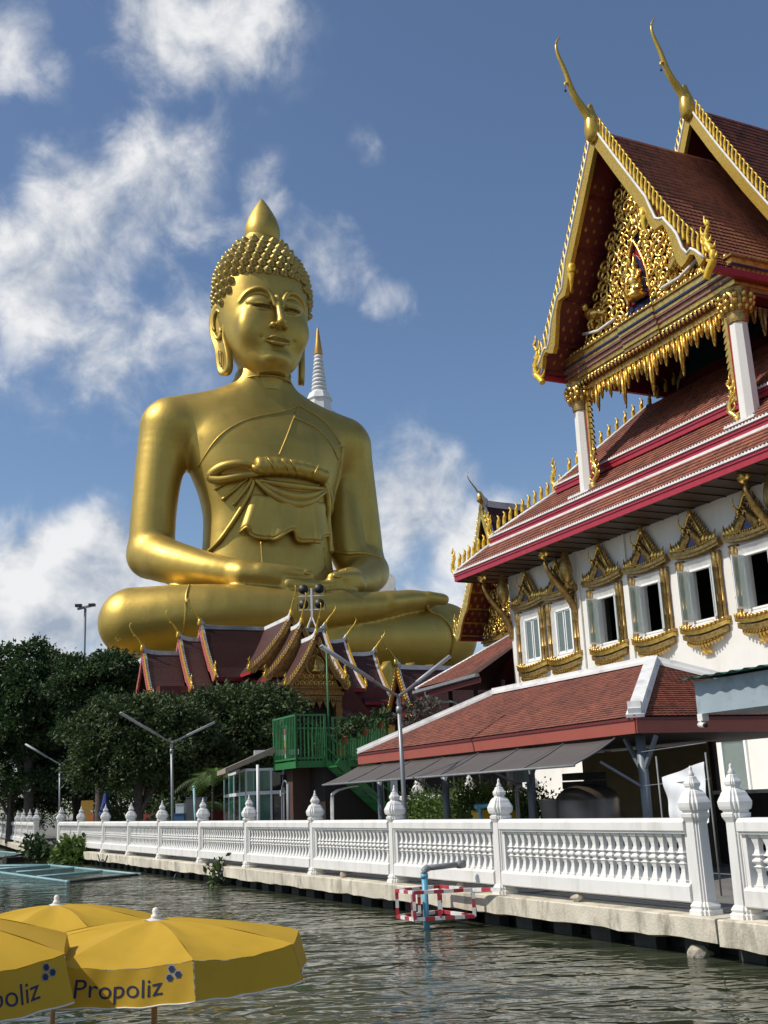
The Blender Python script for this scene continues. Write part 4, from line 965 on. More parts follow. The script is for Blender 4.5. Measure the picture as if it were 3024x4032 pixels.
def leaf_mesh(name='carved_leaf'):
    m = MB().tube(bez([(0, -.02, 0), (.05, -.14, .18), (-.02, -.12, .36), (-.14, -.05, .46)], 4), [.05, .08, .1, .11, .11, .1, .09, .075, .06, .045, .03, .015, .004], 6, up=(0, 1, 0), flat=.7)
    return m.fix(m.mesh(name))
SPI, LEAF = spiral_mesh(), leaf_mesh()
for me in (SPI, LEAF): me.materials.append(M_['gold_leaf'])
def carving(parent, inside, x0, x1, z0, z1, y, step, sc, hole=None, cap=290):
    """relief of gilded scrolls and leaves filling a panel"""
    n = 0; row = 0; z = z0
    while z < z1:
        x = x0+(step*.5 if row % 2 else 0)
        while x < x1:
            if inside(x, z) and not (hole and hole(x, z)) and n < cap:
                mir = -1 if x > (x0+x1)/2 else 1
                me = SPI if (row+int((x-x0)/step)) % 2 == 0 else LEAF
                s = sc*RNG.uniform(.9, 1.25)
                place(me.name.split('.')[0], me, parent, (x+RNG.uniform(-.06, .06)*sc, y+RNG.uniform(-.03, .0), z+RNG.uniform(-.06, .06)*sc), (0, RNG.uniform(-.7, .7)+(1.2 if row % 3 == 0 else 0), 0), (s*mir, s, s)); n += 1
            x += step
        z += step*.72; row += 1
def rake(prof_w, xc, y, th, depth, w, waves):     # wavy lamyong bargeboard, one side; returns strip polygon
    pass
# ---------------------------------------------------------------- the great hall on the right
hall = thing('temple_hall', 'white two-storey temple hall with tiered orange-brown tile roofs and gilded window frames', 'temple', W(44.27, 28, 0), YAW-math.pi/2)
def H(t, c, z): return Vector((44.27-t, c-28, z))
X1 = 30.0
WIN = [42.6, 40.02, 36.82, 33.95, 31.02, 28.1, 25.2, 22.3]      # window centres (t)
wx = [44.27-t for t in WIN]
def wall():
    m = MB(); y0, y1 = 0, .35; zs, zt = 7.62, 9.68; hw = .66
    m.b2((0, y0, 0), (X1, y1, zs)); m.b2((0, y0, zt), (X1, y1, 12.3))
    x = 0
    for c in wx+[X1+hw]:
        m.b2((x, y0, zs), (c-hw, y1, zt)); x = c+hw
    o = m.build('wall', 'plaster_white', hall)
    m = MB().b2((0, .35, 0), (.35, 14, 12.3)).build('end_wall', 'plaster_white', hall)
    MB().b2((.35, 5.5, 0), (X1, 5.6, 12.3)).build('inner_wall', 'interior_dark', hall)  # inner surfaces coloured near-black to stand for the unlit rooms
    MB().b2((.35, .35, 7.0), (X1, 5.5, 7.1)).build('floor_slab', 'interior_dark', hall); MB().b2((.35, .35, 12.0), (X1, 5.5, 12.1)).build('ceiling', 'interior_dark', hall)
    for t in (44.12, 38.75, 35.4, 26.7):
        MB().b2((44.27-t-.16, -.09, 0), (44.27-t+.16, .0-.002, 12.0)).build('pilaster', 'plaster_white', hall)
wall()
def win_parts():
    """window surround, centred on x = 0, wall plane y = 0, heights from the sill line 7.62"""
    P = {}
    hw, h = .60, 2.02
    m = MB()                                       # marble reveal and white frame
    for s in (-1, 1): m.b2((s*hw-.05, -.06, 0), (s*hw+.05, .12, h)); 
    m.b2((-hw, -.06, h-.08), (hw, .12, h+.0)); m.b2((-hw, -.06, 0), (hw, .12, .08))
    P['frame'] = (m, 'paint_window')
    m = MB()
    for s in (-1, 1): m.add([(s*.66, -.03, -.02), (s*.80, -.16, -.06), (s*.80, -.16, h+.30), (s*.66, -.03, h)], [(0, 1, 2, 3)])
    m.add([(-.66, -.03, h), (.66, -.03, h), (.80, -.16, h+.30), (-.80, -.16, h+.30)], [(0, 1, 2, 3)]); m.add([(-.66, -.03, 0), (.66, -.03, 0), (.80, -.20, -.20), (-.80, -.20, -.20)], [(0, 1, 2, 3)])
    P['marble_reveal'] = (m, 'marble')
    for s in (-1, 1):
        m = MB()
        for dx, r in ((0, .075), (.14, .055), (-.13, .05)):
            m.lathe([(r*1.7, -.15), (r*1.7, -.08), (r*1.1, -.02), (r, .0), (r, .5), (r*1.25, .53), (r*1.25, .58), (r, .6), (r, 1.35), (r*1.25, 1.38), (r, 1.44), (r, 1.78), (r*1.3, 1.82), (r*1.1, 1.88), (r*1.6, 2.0), (r*2.0, 2.2), (r*1.5, 2.3), (r*1.9, 2.42)], (s*.98+s*dx, -.13+.05*abs(dx)*4, 0), 8)
        P['pilaster_shaft'+('' if s < 0 else '.r')] = (m, 'gold_dull')
        m = MB()
        m.b2((s*.98-.04-s*.13, -.06, -.1), (s*.98+.04-s*.13, -.03, 2.2)); P['mosaic_strip'+('' if s < 0 else '.r')] = (m, 'mosaic_red')
    # curved hood moulding (smile-shaped) under the crown
    m = MB(); n = 16
    for k, (dz, dy, hh) in enumerate(((0, -.34, .09), (.09, -.42, .10), (.19, -.36, .07))):
        rings = []
        for i in range(n+1):
            u = -1+2*i/n; x = u*1.34; zc = 2.44+.16*u*u*1.0-.0+dz; y = dy*(1-.25*u*u)
            rings.append([(x, .0, zc), (x, y, zc), (x, y, zc+hh), (x, 0, zc+hh)])
        m.ring(rings, True, True, False)
    P['hood'] = (m, 'gold_dull')
    m = MB()
    for i in range(22):
        u = -1+2*(i+.5)/22; m.lathe([(.035, 0), (.05, .04), (.02, .09), (.003, .12)], (u*1.3, -.36*(1-.25*u*u), 2.70+.16*u*u), 6)
    P['hood_beading'] = (m, 'gold_leaf')
    # crown: three stacked gables of ribbed flames round a dark niche
    lf = MB()
    def blade(p, ang, ln, wd, y):
        d = Vector((math.cos(ang), 0, math.sin(ang))); q = Vector(p)
        lf.tube([q, q+d*ln*.5+Vector((0, y, 0)), q+d*ln+Vector((0, y*.3, .03))], [wd, wd*.9, .006], 5)
    for lay, (w_, z0, z1, y) in enumerate(((1.12, 2.72, 4.20, -.10), (.86, 2.72, 3.9, -.2), (.6, 2.72, 3.5, -.3))):
        for s in (-1, 1):
            for k in range(10 if lay == 0 else 8):
                v = (k+.5)/(10 if lay == 0 else 8); x = s*(w_*(1-v)**.82*.86+.03); z = z0+.12+(z1-z0-.3)*v
                blade((x*.72, y, z-.16), math.pi/2-s*(.75-.4*v), .42-.1*v, .085-.03*v, -.08)
    P['crown_leaves'] = (lf, 'gold_dull')
    m = MB()
    for s in (-1, 1):
        m.tube(bez([(s*.92, -.18, 2.75), (s*.55, -.22, 3.15), (s*.34, -.24, 3.55), (s*.10, -.22, 4.0), (s*.02, -.2, 4.35)], 5), [.07]*10+[.065]*6+[.05, .04, .03, .02, .01], 6)
        m.tube(bez([(s*.34, -.3, 2.72), (s*.30, -.32, 3.0), (s*.16, -.33, 3.25), (0, -.33, 3.48)], 5), .045, 6)
    P['crown_rake'] = (m, 'gold_leaf')
    m = MB().prism([(-.27, 2.70), (.27, 2.70), (.25, 2.98), (.13, 3.22), (0, 3.42), (-.13, 3.22), (-.25, 2.98)], lambda u, v, d: Vector((u, d, v)), -.06, -.31); P['crown_niche'] = (m, 'mirror_blue')
    m = MB()
    for s in (-1, 1):
        for k in range(4): 
            p = Vector((s*(.62+.17*k), -.26+.02*k, 2.72)); m.tube([p, p+Vector((s*.05, -.05, .26-.02*k)), p+Vector((s*.13, -.02, .50-.05*k+(.16 if k == 3 else 0)))], [.10, .085, .006], 6)
    P['corner_flames'] = (m, 'gold_leaf')
    m = MB().tube([(0, -.2, 4.2), (-.02, -.24, 4.42), (.02, -.24, 4.66)], [.06, .035, .004], 6); m.lathe([(.09, 3.98), (.12, 4.06), (.07, 4.15), (.09, 4.2), (.03, 4.3)], (0, -.22, 0), 8)
    P['crown_spire'] = (m, 'gold_leaf')
    m = MB().tube([(-.30, -.42, 3.5), (-.36, -.5, 3.75), (-.30, -.5, 4.0)], [.05, .035, .004], 6).lathe([(.03, 3.42), (.085, 3.46), (.085, 3.54), (.03, 3.58)], (-.28, -.4, 0), 8); P['crown_bud'] = (m, 'gold_leaf')
    # bowed sill brackets
    m = MB()
    for k, (z0, hh, rw, ry) in enumerate(((-.20, .13, 1.30, .40), (-.35, .14, 1.26, .46), (-.55, .19, 1.18, .40), (-.66, .10, 1.04, .36))):
        rings = []
        for i in range(n+1):
            u = -1+2*i/n; x = u*rw; zc = z0+.20*u*u; y = -ry*(1-.55*u*u)
            rings.append([(x, 0, zc-hh), (x, y, zc-hh), (x, y*1.04, zc), (x, 0, zc)])
        if k in (1, 3): P['sill_band'+('' if k == 1 else '.r')] = (MB().ring(rings, True, True, False), 'gold_leaf')
        else: P['sill_bracket'+('' if k == 0 else '.r')] = (MB().ring(rings, True, True, False), 'gold_dull')
    m = MB()
    for i in range(13):
        u = -1+2*(i+.5)/13; m.lathe([(.06, 0), (.075, .05), (.05, .1), (.004, .12)], (u*1.22, -.42*(1-.5*u*u), -.30+.2*u*u), 6)
        p = Vector((u*.98, -.3*(1-.5*u*u), -.76+.2*u*u)); m.tube([p, p-Vector((0, .03, .12)), p-Vector((0, 0, .24))], [.07, .055, .005], 5)
    P['sill_petals'] = (m, 'gold_leaf')
    m = MB()
    for k in range(7):
        a = -.9+.3*k; m.tube([(0, -.1, -.80), (.16*math.sin(a), -.22, -1.0), (.34*math.sin(a), -.12, -1.15-.12*math.cos(a))], [.09, .08, .006], 6)
    m.tube([(0, -.3, -.5), (-.1, -.42, -.75)], [.03, .012], 5)
    P['sill_pendant'] = (m, 'gold_leaf')
    return P
mat('paint_window', (.80, .81, .80), .4); mat('mosaic_red', (.09, .025, .02), .4, .2, var=.8, vscale=22, dirt=(.5, .35, .1), dscale=16, damt=.6)
mat('curtain', (.10, .105, .07), .8, var=.5, vscale=6, dirt=(.25, .22, .10), dscale=9, damt=.7)
def glass_mat():
    m = mat('window_glass', (.20, .27, .26), .06, spec=.7, coat=.3); m2 = mat('leaf_glass', (.36, .50, .46), .12, spec=.6)
    b = m.node_tree.nodes['Principled BSDF']; b.inputs['Alpha'].default_value = .45; b2 = m2.node_tree.nodes['Principled BSDF']; b2.inputs['Alpha'].default_value = .5
glass_mat()
WP = {k: (mb.fix(mb.mesh(k.split('.')[0])), mm) for k, (mb, mm) in win_parts().items()}
for k, (me, mm) in WP.items(): me.materials.append(M_[mm])
for i, x in enumerate(wx):
    fr = place('window', WP['frame'][0], hall, (x, -.0, 7.62))
    for k, (me, mm) in WP.items():
        if k != 'frame':
            o_ = place(k.split('.')[0], me, fr)
            if k in ('hood_beading', 'crown_leaves', 'corner_flames', 'sill_petals', 'sill_pendant'): o_['kind'] = 'stuff'
    if i < 2:                                       # shut casements with curtains behind
        for s in (-1, 1):
            m = MB(); m.b2((s*.31-.27, .00, .09), (s*.31-.21, .05, 1.94)); m.b2((s*.31+.21, .00, .09), (s*.31+.27, .05, 1.94)); m.b2((s*.31-.21, 0, .09), (s*.31+.21, .05, .16)); m.b2((s*.31-.21, 0, 1.87), (s*.31+.21, .05, 1.94)); m.build('casement', 'paint_window', fr)
            MB().b2((s*.31-.21, .02, .16), (s*.31+.21, .03, 1.87)).build('pane', 'window_glass', fr)
            g = MB().grid(lambda u, v: Vector((s*.31-.2+.40*u, .16+.02*math.sin(u*22), .12+1.8*v)), 20, 1); g.build('curtain', 'curtain', fr)
    else:                                           # leaves thrown open
        for s, a in ((-1, R(96)), (1, R(144))):
            M4 = Matrix.Translation((s*.56, -.07, 0)) @ Matrix.Rotation(s*a, 4, 'Z')
            m = MB(); L0, L1 = (0, .56) if s < 0 else (-.56, 0)
            m.b2((L0, -.02, .05), (L0+.06, .02, 1.97), M4); m.b2((L1-.06, -.02, .05), (L1, .02, 1.97), M4); m.b2((L0+.06, -.02, .05), (L1-.06, .02, .12), M4); m.b2((L0+.06, -.02, 1.90), (L1-.06, .02, 1.97), M4)
            lf_ = m.build('casement', 'paint_window', fr)
            MB().b2((L0+.06, -.005, .12), (L1-.06, .005, 1.90), M4).build('pane', 'leaf_glass', fr)
# lower storey windows glimpsed under the shed
for x in (11.0, 13.9, 20.2): 
    o = place('window', WP['frame'][0], hall, (x, -.02, 1.3)); MB().b2((-.55, -.03, .1), (.55, .0, 1.94)).build('pane', 'window_glass', o)
# eave brackets: curved naga arms with a hanging lotus bulb
def bracket(x):
    P = bez([(x-.02, -.10, 8.9), (x-.03, -.25, 9.6), (x-.05, -.65, 10.2), (x-.06, -1.2, 10.8), (x-.07, -1.5, 11.4), (x-.07, -1.35, 11.8)], 6)
    o = MB().tube(P, [.05+.12*math.sin(math.pi*min(1, .15+i/len(P)))*(1-.4*i/len(P)) for i in range(len(P))], 8).build('eave_bracket', 'gold_dull', hall)
    MB().tube(bez([P[-1], P[-1]+Vector((0, -.2, .12)), P[-1]+Vector((0, -.28, -.12)), P[-1]+Vector((0, -.1, -.25))], 4), [.15]*8+[.12, .08, .05, .02, .01], 8).build('naga_head', 'gold_leaf', o)
    for k in range(7):
        p = P[4+3*k]; MB().tube([p, p+Vector((0, .12, .22)), p+Vector((0, .05, .42))], [.08, .06, .005], 6).build('crest_leaf', 'gold_dull', o)
    MB().lathe([(.02, 10.3), (.10, 10.34), (.13, 10.45), (.08, 10.55), (.14, 10.62), (.24, 10.8), (.30, 11.05), (.27, 11.35), (.17, 11.7), (.10, 12.0), (.12, 12.05)], (x+.12, -.55, 0), 12).build('lotus_bulb', 'gold_dull', o)
for x in (.05, 5.35, 17.6): bracket(x)
# ---- eaves and the lower roof tiers.  (c, z) of eave edge, top of slope, left end t at eave / at top
TIER = [dict(ce=26.0, ze=12.38, ct=27.02, zt=13.36, te=46.1, tt=44.2, fas=.40),
        dict(ce=27.0, ze=13.80, ct=28.75, zt=15.30, te=44.15, tt=40.3, fas=.34),
        dict(ce=28.25, ze=15.42, ct=31.9, zt=18.75, te=40.2, tt=37.3, fas=.36)]
TR = 17.0
allt = []
for k, T in enumerate(TIER):
    e0, e1 = H(T['te'], T['ce'], T['ze']), H(TR, T['ce'], T['ze']); u0, u1 = H(T['tt'], T['ct'], T['zt']), H(TR, T['ct'], T['zt'])
    th = Vector((0, 0, -.10))
    m = MB().add([e0, e1, u1, u0, e0+th, e1+th, u1+th, u0+th], [(0, 1, 2, 3), (7, 6, 5, 4), (0, 4, 5, 1), (0, 3, 7, 4)])
    # the end slope turning the corner
    b0 = H(T['te'], 42, T['ze']); b1 = H(T['tt'], 42, T['zt'])
    m.add([e0, u0, b1, b0], [(0, 1, 2, 3)])
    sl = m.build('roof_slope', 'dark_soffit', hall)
    lo = e0+Vector((0, -.02, -T['fas']-.03)); 
    fb = MB().b2((e0.x, e0.y-.03, T['ze']-T['fas']-.05), (e1.x, e0.y+.06, T['ze']-.22)); fb.b2((e0.x, e0.y-.07, T['ze']-.215), (e1.x, e0.y+.06, T['ze']-.10)); fb.build('fascia', 'crimson', hall)
    MB().b2((e0.x-.02, e0.y+.06, T['ze']-T['fas']-.05), (e0.x+.05, e0.y+12, T['ze']-.10)).build('fascia', 'crimson', hall)
    zigzag(hall, e0+Vector((0, -.10, -.09)), e1+Vector((0, -.10, -.09)), (0, 0, 1), .16, .11, 'ridge_white')
    if k < 2: MB().b2((u0.x, u0.y-.09, T['zt']-.08), (u1.x, u0.y+.03, T['zt']+.075)).build('flashing', 'ridge_white', hall)
    # rounded antefix tiles along the eave
    def fnS(a, y, z): return Vector((y, a, z))
    rows = [(T['ce']-28, T['ze']), (T['ct']-28, T['zt'])]
    slope_x = lambda p, T=T: p.x > 44.27-(T['te']+(T['tt']-T['te'])*(p.z-T['ze'])/(T['zt']-T['ze']))+.05
    ms = tiles_on(rows, fnS, .22, .27, 44.27-T['te'], X1-4, slope_x); allt.append((sl, ms))
    # hip capping and its fins, and the flame at its foot
    MB().tube([e0+Vector((0, 0, .03)), e0.lerp(u0, .3)+Vector((0, 0, .06)), u0+Vector((0, 0, .10))], .09, 8).build('hip_cap', 'ridge_white', hall)
    hl = [e0.lerp(u0, f)+Vector((0, 0, .08+.06*math.sin(f*3))) for f in (0, .33, .66, 1)]
    if k < 2: fins(hall, [hl[0].lerp(hl[1], .2)]+hl[1:], .70, .20, .30 if k == 0 else .36)
    else: fins(hall, [hl[0].lerp(hl[1], .3)]+hl[1:]+[hl[-1]+(hl[-1]-hl[0])*.35], .62, .18, .46)
    flame(hall, e0+Vector((-.02, 0, -.12)), (1, 0, 0), 1.25 if k < 2 else 1.3, .7, .07)
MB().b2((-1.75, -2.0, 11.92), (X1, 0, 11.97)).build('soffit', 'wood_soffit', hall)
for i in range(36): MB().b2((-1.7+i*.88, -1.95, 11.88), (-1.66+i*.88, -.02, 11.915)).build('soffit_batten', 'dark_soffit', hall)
# upper body behind the portico
MB().b2((6.3, 5.3, 14), (X1, 16, 24.5)).build('upper_wall', 'maroon_wood', hall)  # dark maroon carries the shade inside the portico
# ---- portico: octagonal columns, entablature, carved gable
XC, YC, YB = 12.27, -.4, -2.04
def column(x, y, z0, z1, sub):
    c = MB().lathe([(.37, z0-.4), (.37, z0), (.33, z1)], (x, y, 0), 8, False, R(22.5)).build('column', 'plaster_white', hall)
    m = MB().lathe([(.34, z1-.02), (.38, z1+.04), (.35, z1+.09), (.40, z1+.14), (.36, z1+.2), (.42, z1+.27), (.38, z1+.32), (.46, z1+.42), (.55, z1+.62), (.58, z1+.85), (.52, z1+1.1), (.50, z1+1.22), (.56, z1+1.28)], (x, y, 0), 16); m.build('capital', 'gold_dull', c)
    for r, zz, nn_, s in ((.45, z1+.42, 12, 1), (.54, z1+.62, 12, 1), (.58, z1+.84, 12, 1)):
        me = MB().tube([(0, 0, 0), (0, -.06, .13), (0, -.02, .29)], [.10, .10, .01], 6).mesh('lotus_petal'); me.materials.append(M_['gold_leaf'])
        for j in range(nn_): a = 2*math.pi*(j+.5*(zz > z1+.5))/nn_; place('lotus_petal', me, c, (x+r*math.cos(a), y+r*math.sin(a), zz), (0, 0, a+math.pi/2))
    zigzag(c, (x-.75, y-.55, z0-.32), (x+.75, y-.55, z0-.32), (0, 0, 1), .15, .12, 'ridge_white', .05); MB().b2((x-.7, y-.5, z0-.36), (x+.7, y+.5, z0-.2)).build('column_foot', 'plaster_white', c)
for x, y in ((7.42, YC), (17.1, YC), (17.1, YC+4.4)): column(x, y, 14.25, 17.75, None)
ZB = 18.82                                           # underside of the entablature
bands = [(18.82, .12, 0, 'maroon_wood'), (18.94, .16, .04, 'gold_dull'), (19.10, .10, .10, 'gold_leaf'), (19.20, .12, .07, 'gold_leaf'), (19.32, .07, .15, 'purple_trim'), (19.39, .14, .12, 'gold_dull'), (19.53, .06, .22, 'purple_trim'), (19.59, .14, .24, 'gold_leaf'), (19.73, .08, .30, 'mirror_blue'), (19.81, .26, .26, 'gold_leaf'), (20.07, .07, .34, 'gold_dull')]
for z, h, o, m in bands:
    MB().b2((7.05-o, YC-.28-o, z), (17.45+o, YC+.28, z+h)).build('entablature_band', m, hall)
    MB().b2((16.88, YC+.28, z), (17.45+o, 5.3, z+h)).build('entablature_band', m, hall)
    MB().b2((XC-1.1, YC-.36-o, z+.002), (XC+1.1, YC-.28-o, z+h-.002)).build('entablature_break', m, hall)
me = MB().tube([(0, 0, 0), (0, -.04, -.12), (0, 0, -.27)], [.06, .065, .006], 6).mesh('pendant'); me.materials.append(M_['gold_leaf'])
for i in range(44): place('pendant', me, hall, (7.1+10.3*(i+.5)/44, YC-.34, 18.98))
me = MB().tube([(0, 0, 0), (0, -.05, .12), (0, 0, .30)], [.09, .10, .006], 6).mesh('antefix'); me.materials.append(M_['gold_leaf'])
for i in range(40): place('antefix', me, hall, (7.0+10.5*(i+.5)/40, YC-.42, 20.12))
# hanging spear fringe across the opening, front and return
fr_ = MB().b2((7.8, YC-.1, 18.55), (16.75, YC+.05, 18.82)).build('fringe_rail', 'gold_leaf', hall)
FR = [.55, .8, 1.25, .8, .6, .95, .7, 1.0, 1.75, 1.0, .7, .95, .75, 1.1, 1.9, 1.1, .75, .95, .7, 1.0, 1.7, 1.0, .7, .9, .6, .8, 1.2, .75, .5]
def spear(x, ln, w, y):
    m = MB().prism([(-w, 0), (w, 0), (w*.86, -.2*ln), (w*.95, -.25*ln), (w*.6, -.45*ln), (w*.68, -.5*ln), (w*.34, -.72*ln), (w*.4, -.76*ln), (0, -ln), (-w*.4, -.76*ln), (-w*.34, -.72*ln), (-w*.68, -.5*ln), (-w*.6, -.45*ln), (-w*.95, -.25*ln), (-w*.86, -.2*ln)], lambda u, v, d: Vector((x+u, d, 18.6+v)), y-.03, y+.04)
    m.tube([(x, y-.05, 18.55), (x, y-.08, 18.6-ln*.55), (x, y-.04, 18.6-ln*.9)], [.07, .06, .01], 5); return m
for i, ln in enumerate(FR):
    x = 7.95+8.65*(i+.5)/len(FR); spear(x, ln, .185, YC-.03).build('fringe_spear', 'gold_leaf', hall)
for i, ln in enumerate(FR[::2]):
    x = 7.95+8.65*(i+.5)/15; spear(x, ln*1.1, .3, 4.2).build('fringe_spear', 'gold_dull', hall)
for i in range(9): 
    ln = (.7, 1.1, .8, 1.3, .9)[i % 5]; spear(0, ln, .2, 0).build('fringe_spear', 'gold_dull', hall, (17.1, YC+.8+.45*i, 0)).rotation_euler = (0, 0, math.pi/2)
# toothed gilded strips inside the columns, with naga scroll feet
for x, s in ((7.42+.5, 1), (17.1-.5, -1)):
    MB().b2((x-.06, YC-.10, 15.0), (x+.06, YC+.10, 18.6)).build('jamb_strip', 'gold_leaf', hall)
    MB().b2((x-s*.10-.05, YC-.07, 14.6), (x-s*.10+.05, YC+.07, 18.6)).build('jamb_back', 'crimson', hall)
    me = MB().prism([(0, 0), (s*.22, -.06), (s*.16, .10), (0, .22)], lambda u, v, d: Vector((u, d, v)), -.05, .05).mesh('jamb_tooth'); me.materials.append(M_['gold_leaf'])
    for k in range(14): place('jamb_tooth', me, hall, (x+s*.05, YC, 15.1+.25*k))
    flame(hall, (x+s*.16, YC-.1, 14.35), (-s, 0, 0), 1.5, .75, .1, 'gold_leaf', 'naga_scroll')
    MB().lathe([(.2, 13.9), (.24, 14.0), (.16, 14.1), (.26, 14.3), (.14, 14.45)], (x, YC-.05, 0), 10).build('scroll_foot', 'gold_dull', hall)
# gable field with its carving
PROF = [(0, 28.3), (1.2, 26.15), (2.4, 24.05), (3.6, 22.05), (4.6, 20.55), (5.4, 19.6)]
def gz(dx): return float(np.interp(abs(dx), [p[0] for p in PROF], [p[1] for p in PROF]))
MB().prism([(XC+s*a*.97, z-1.0) for s, a, z in [(-1, a, max(z, 21.3)) for a, z in reversed(PROF)]+[(1, a, max(z, 21.3)) for a, z in PROF[1:]]], lambda u, v, d: Vector((u, d, v)), YC-.05, YC+.25).build('gable_field', 'mirror_blue', hall)
ins = lambda x, z: z < gz((x-XC)*1.0)-1.25 and z > 20.2
nich = lambda x, z: abs(x-XC+.0) < .75*(1-max(0, (z-21.0)/3.0)) and z < 23.6
carving(hall, ins, XC-4.7, XC+4.7, 20.45, 26.9, YC-.12, .36, .70, nich)
nm = MB().prism([(-.95, 20.9), (.95, 20.9), (.85, 22.4), (.5, 23.4), (0, 24.3), (-.5, 23.4), (-.85, 22.4)], lambda u, v, d: Vector((XC+u, d, v)), YC-.16, YC-.05).build('niche', 'mirror_red', hall)
MB().prism([(-.55, 20.9), (.55, 20.9), (.5, 22.4), (.25, 23.1), (0, 23.5), (-.25, 23.1), (-.5, 22.4)], lambda u, v, d: Vector((XC+u, d, v)), YC-.20, YC-.14).build('niche_back', 'mirror_blue', nm)
for s in (-1, 1): MB().tube(bez([(XC+s*.95, YC-.25, 20.9), (XC+s*.85, YC-.28, 22.3), (XC+s*.5, YC-.28, 23.4), (XC, YC-.25, 24.4)], 6), .09, 6).build('niche_arch', 'gold_leaf', nm)
dm = MB().lathe([(.5, 20.9), (.55, 21.05), (.35, 21.15), (.45, 21.3), (.28, 21.45), (.32, 21.7), (.42, 21.9), (.30, 22.05), (.24, 22.3), (.30, 22.5), (.12, 22.62), (.17, 22.75), (.15, 22.92), (.09, 23.05), (.06, 23.3), (.01, 23.6)], (XC, YC-.32, 0), 12)
for s in (-1, 1): dm.tube(bez([(XC+s*.28, YC-.34, 22.45), (XC+s*.5, YC-.45, 22.2), (XC+s*.42, YC-.55, 21.9), (XC+s*.1, YC-.6, 21.95)], 4), [.1]*6+[.08, .07, .06, .06, .05, .05, .04], 6); dm.tube([(XC, YC-.35, 21.45), (XC+s*.5, YC-.5, 21.4), (XC+s*.2, YC-.62, 21.3)], [.16, .14, .1], 6)
dm.build('gilded_figure', 'gold_leaf', nm)
for o_ in [nm]: o_.scale = (.76, 1, .76); o_.location = (XC*.24, 0, 20.9*.24)
for s in (-1, 1):                                   # rearing gilded lions each side of the niche
    q = Vector((XC+s*2.6, YC-.3, 21.0)); m = MB()
    m.tube(bez([q+Vector((-s*.5, 0, .2)), q+Vector((0, -.05, .45)), q+Vector((s*.5, -.05, .55)), q+Vector((s*.75, 0, .9))], 4), [.2]*5+[.26]*5+[.2, .16, .13], 8)
    m.lathe([(.02, -.2), (.18, -.1), (.2, .05), (.12, .2), (.02, .24)], tuple(q+Vector((s*.85, -.05, 1.05))), 10)
    for dx in (-.5, -.25, .35, .55): m.tube([q+Vector((s*dx, -.05, .35)), q+Vector((s*dx*1.1, -.12, .12)), q+Vector((s*(dx+.06), -.1, -.15))], [.12, .09, .07], 6)
    m.build('gilded_lion', 'gold_leaf', hall); MB().tube([q+Vector((-s*1.1, -.1, -.35)), q+Vector((0, -.14, -.42)), q+Vector((s*1.1, -.1, -.12))], .07, 6).build('mosaic_ledge', 'marble', hall)
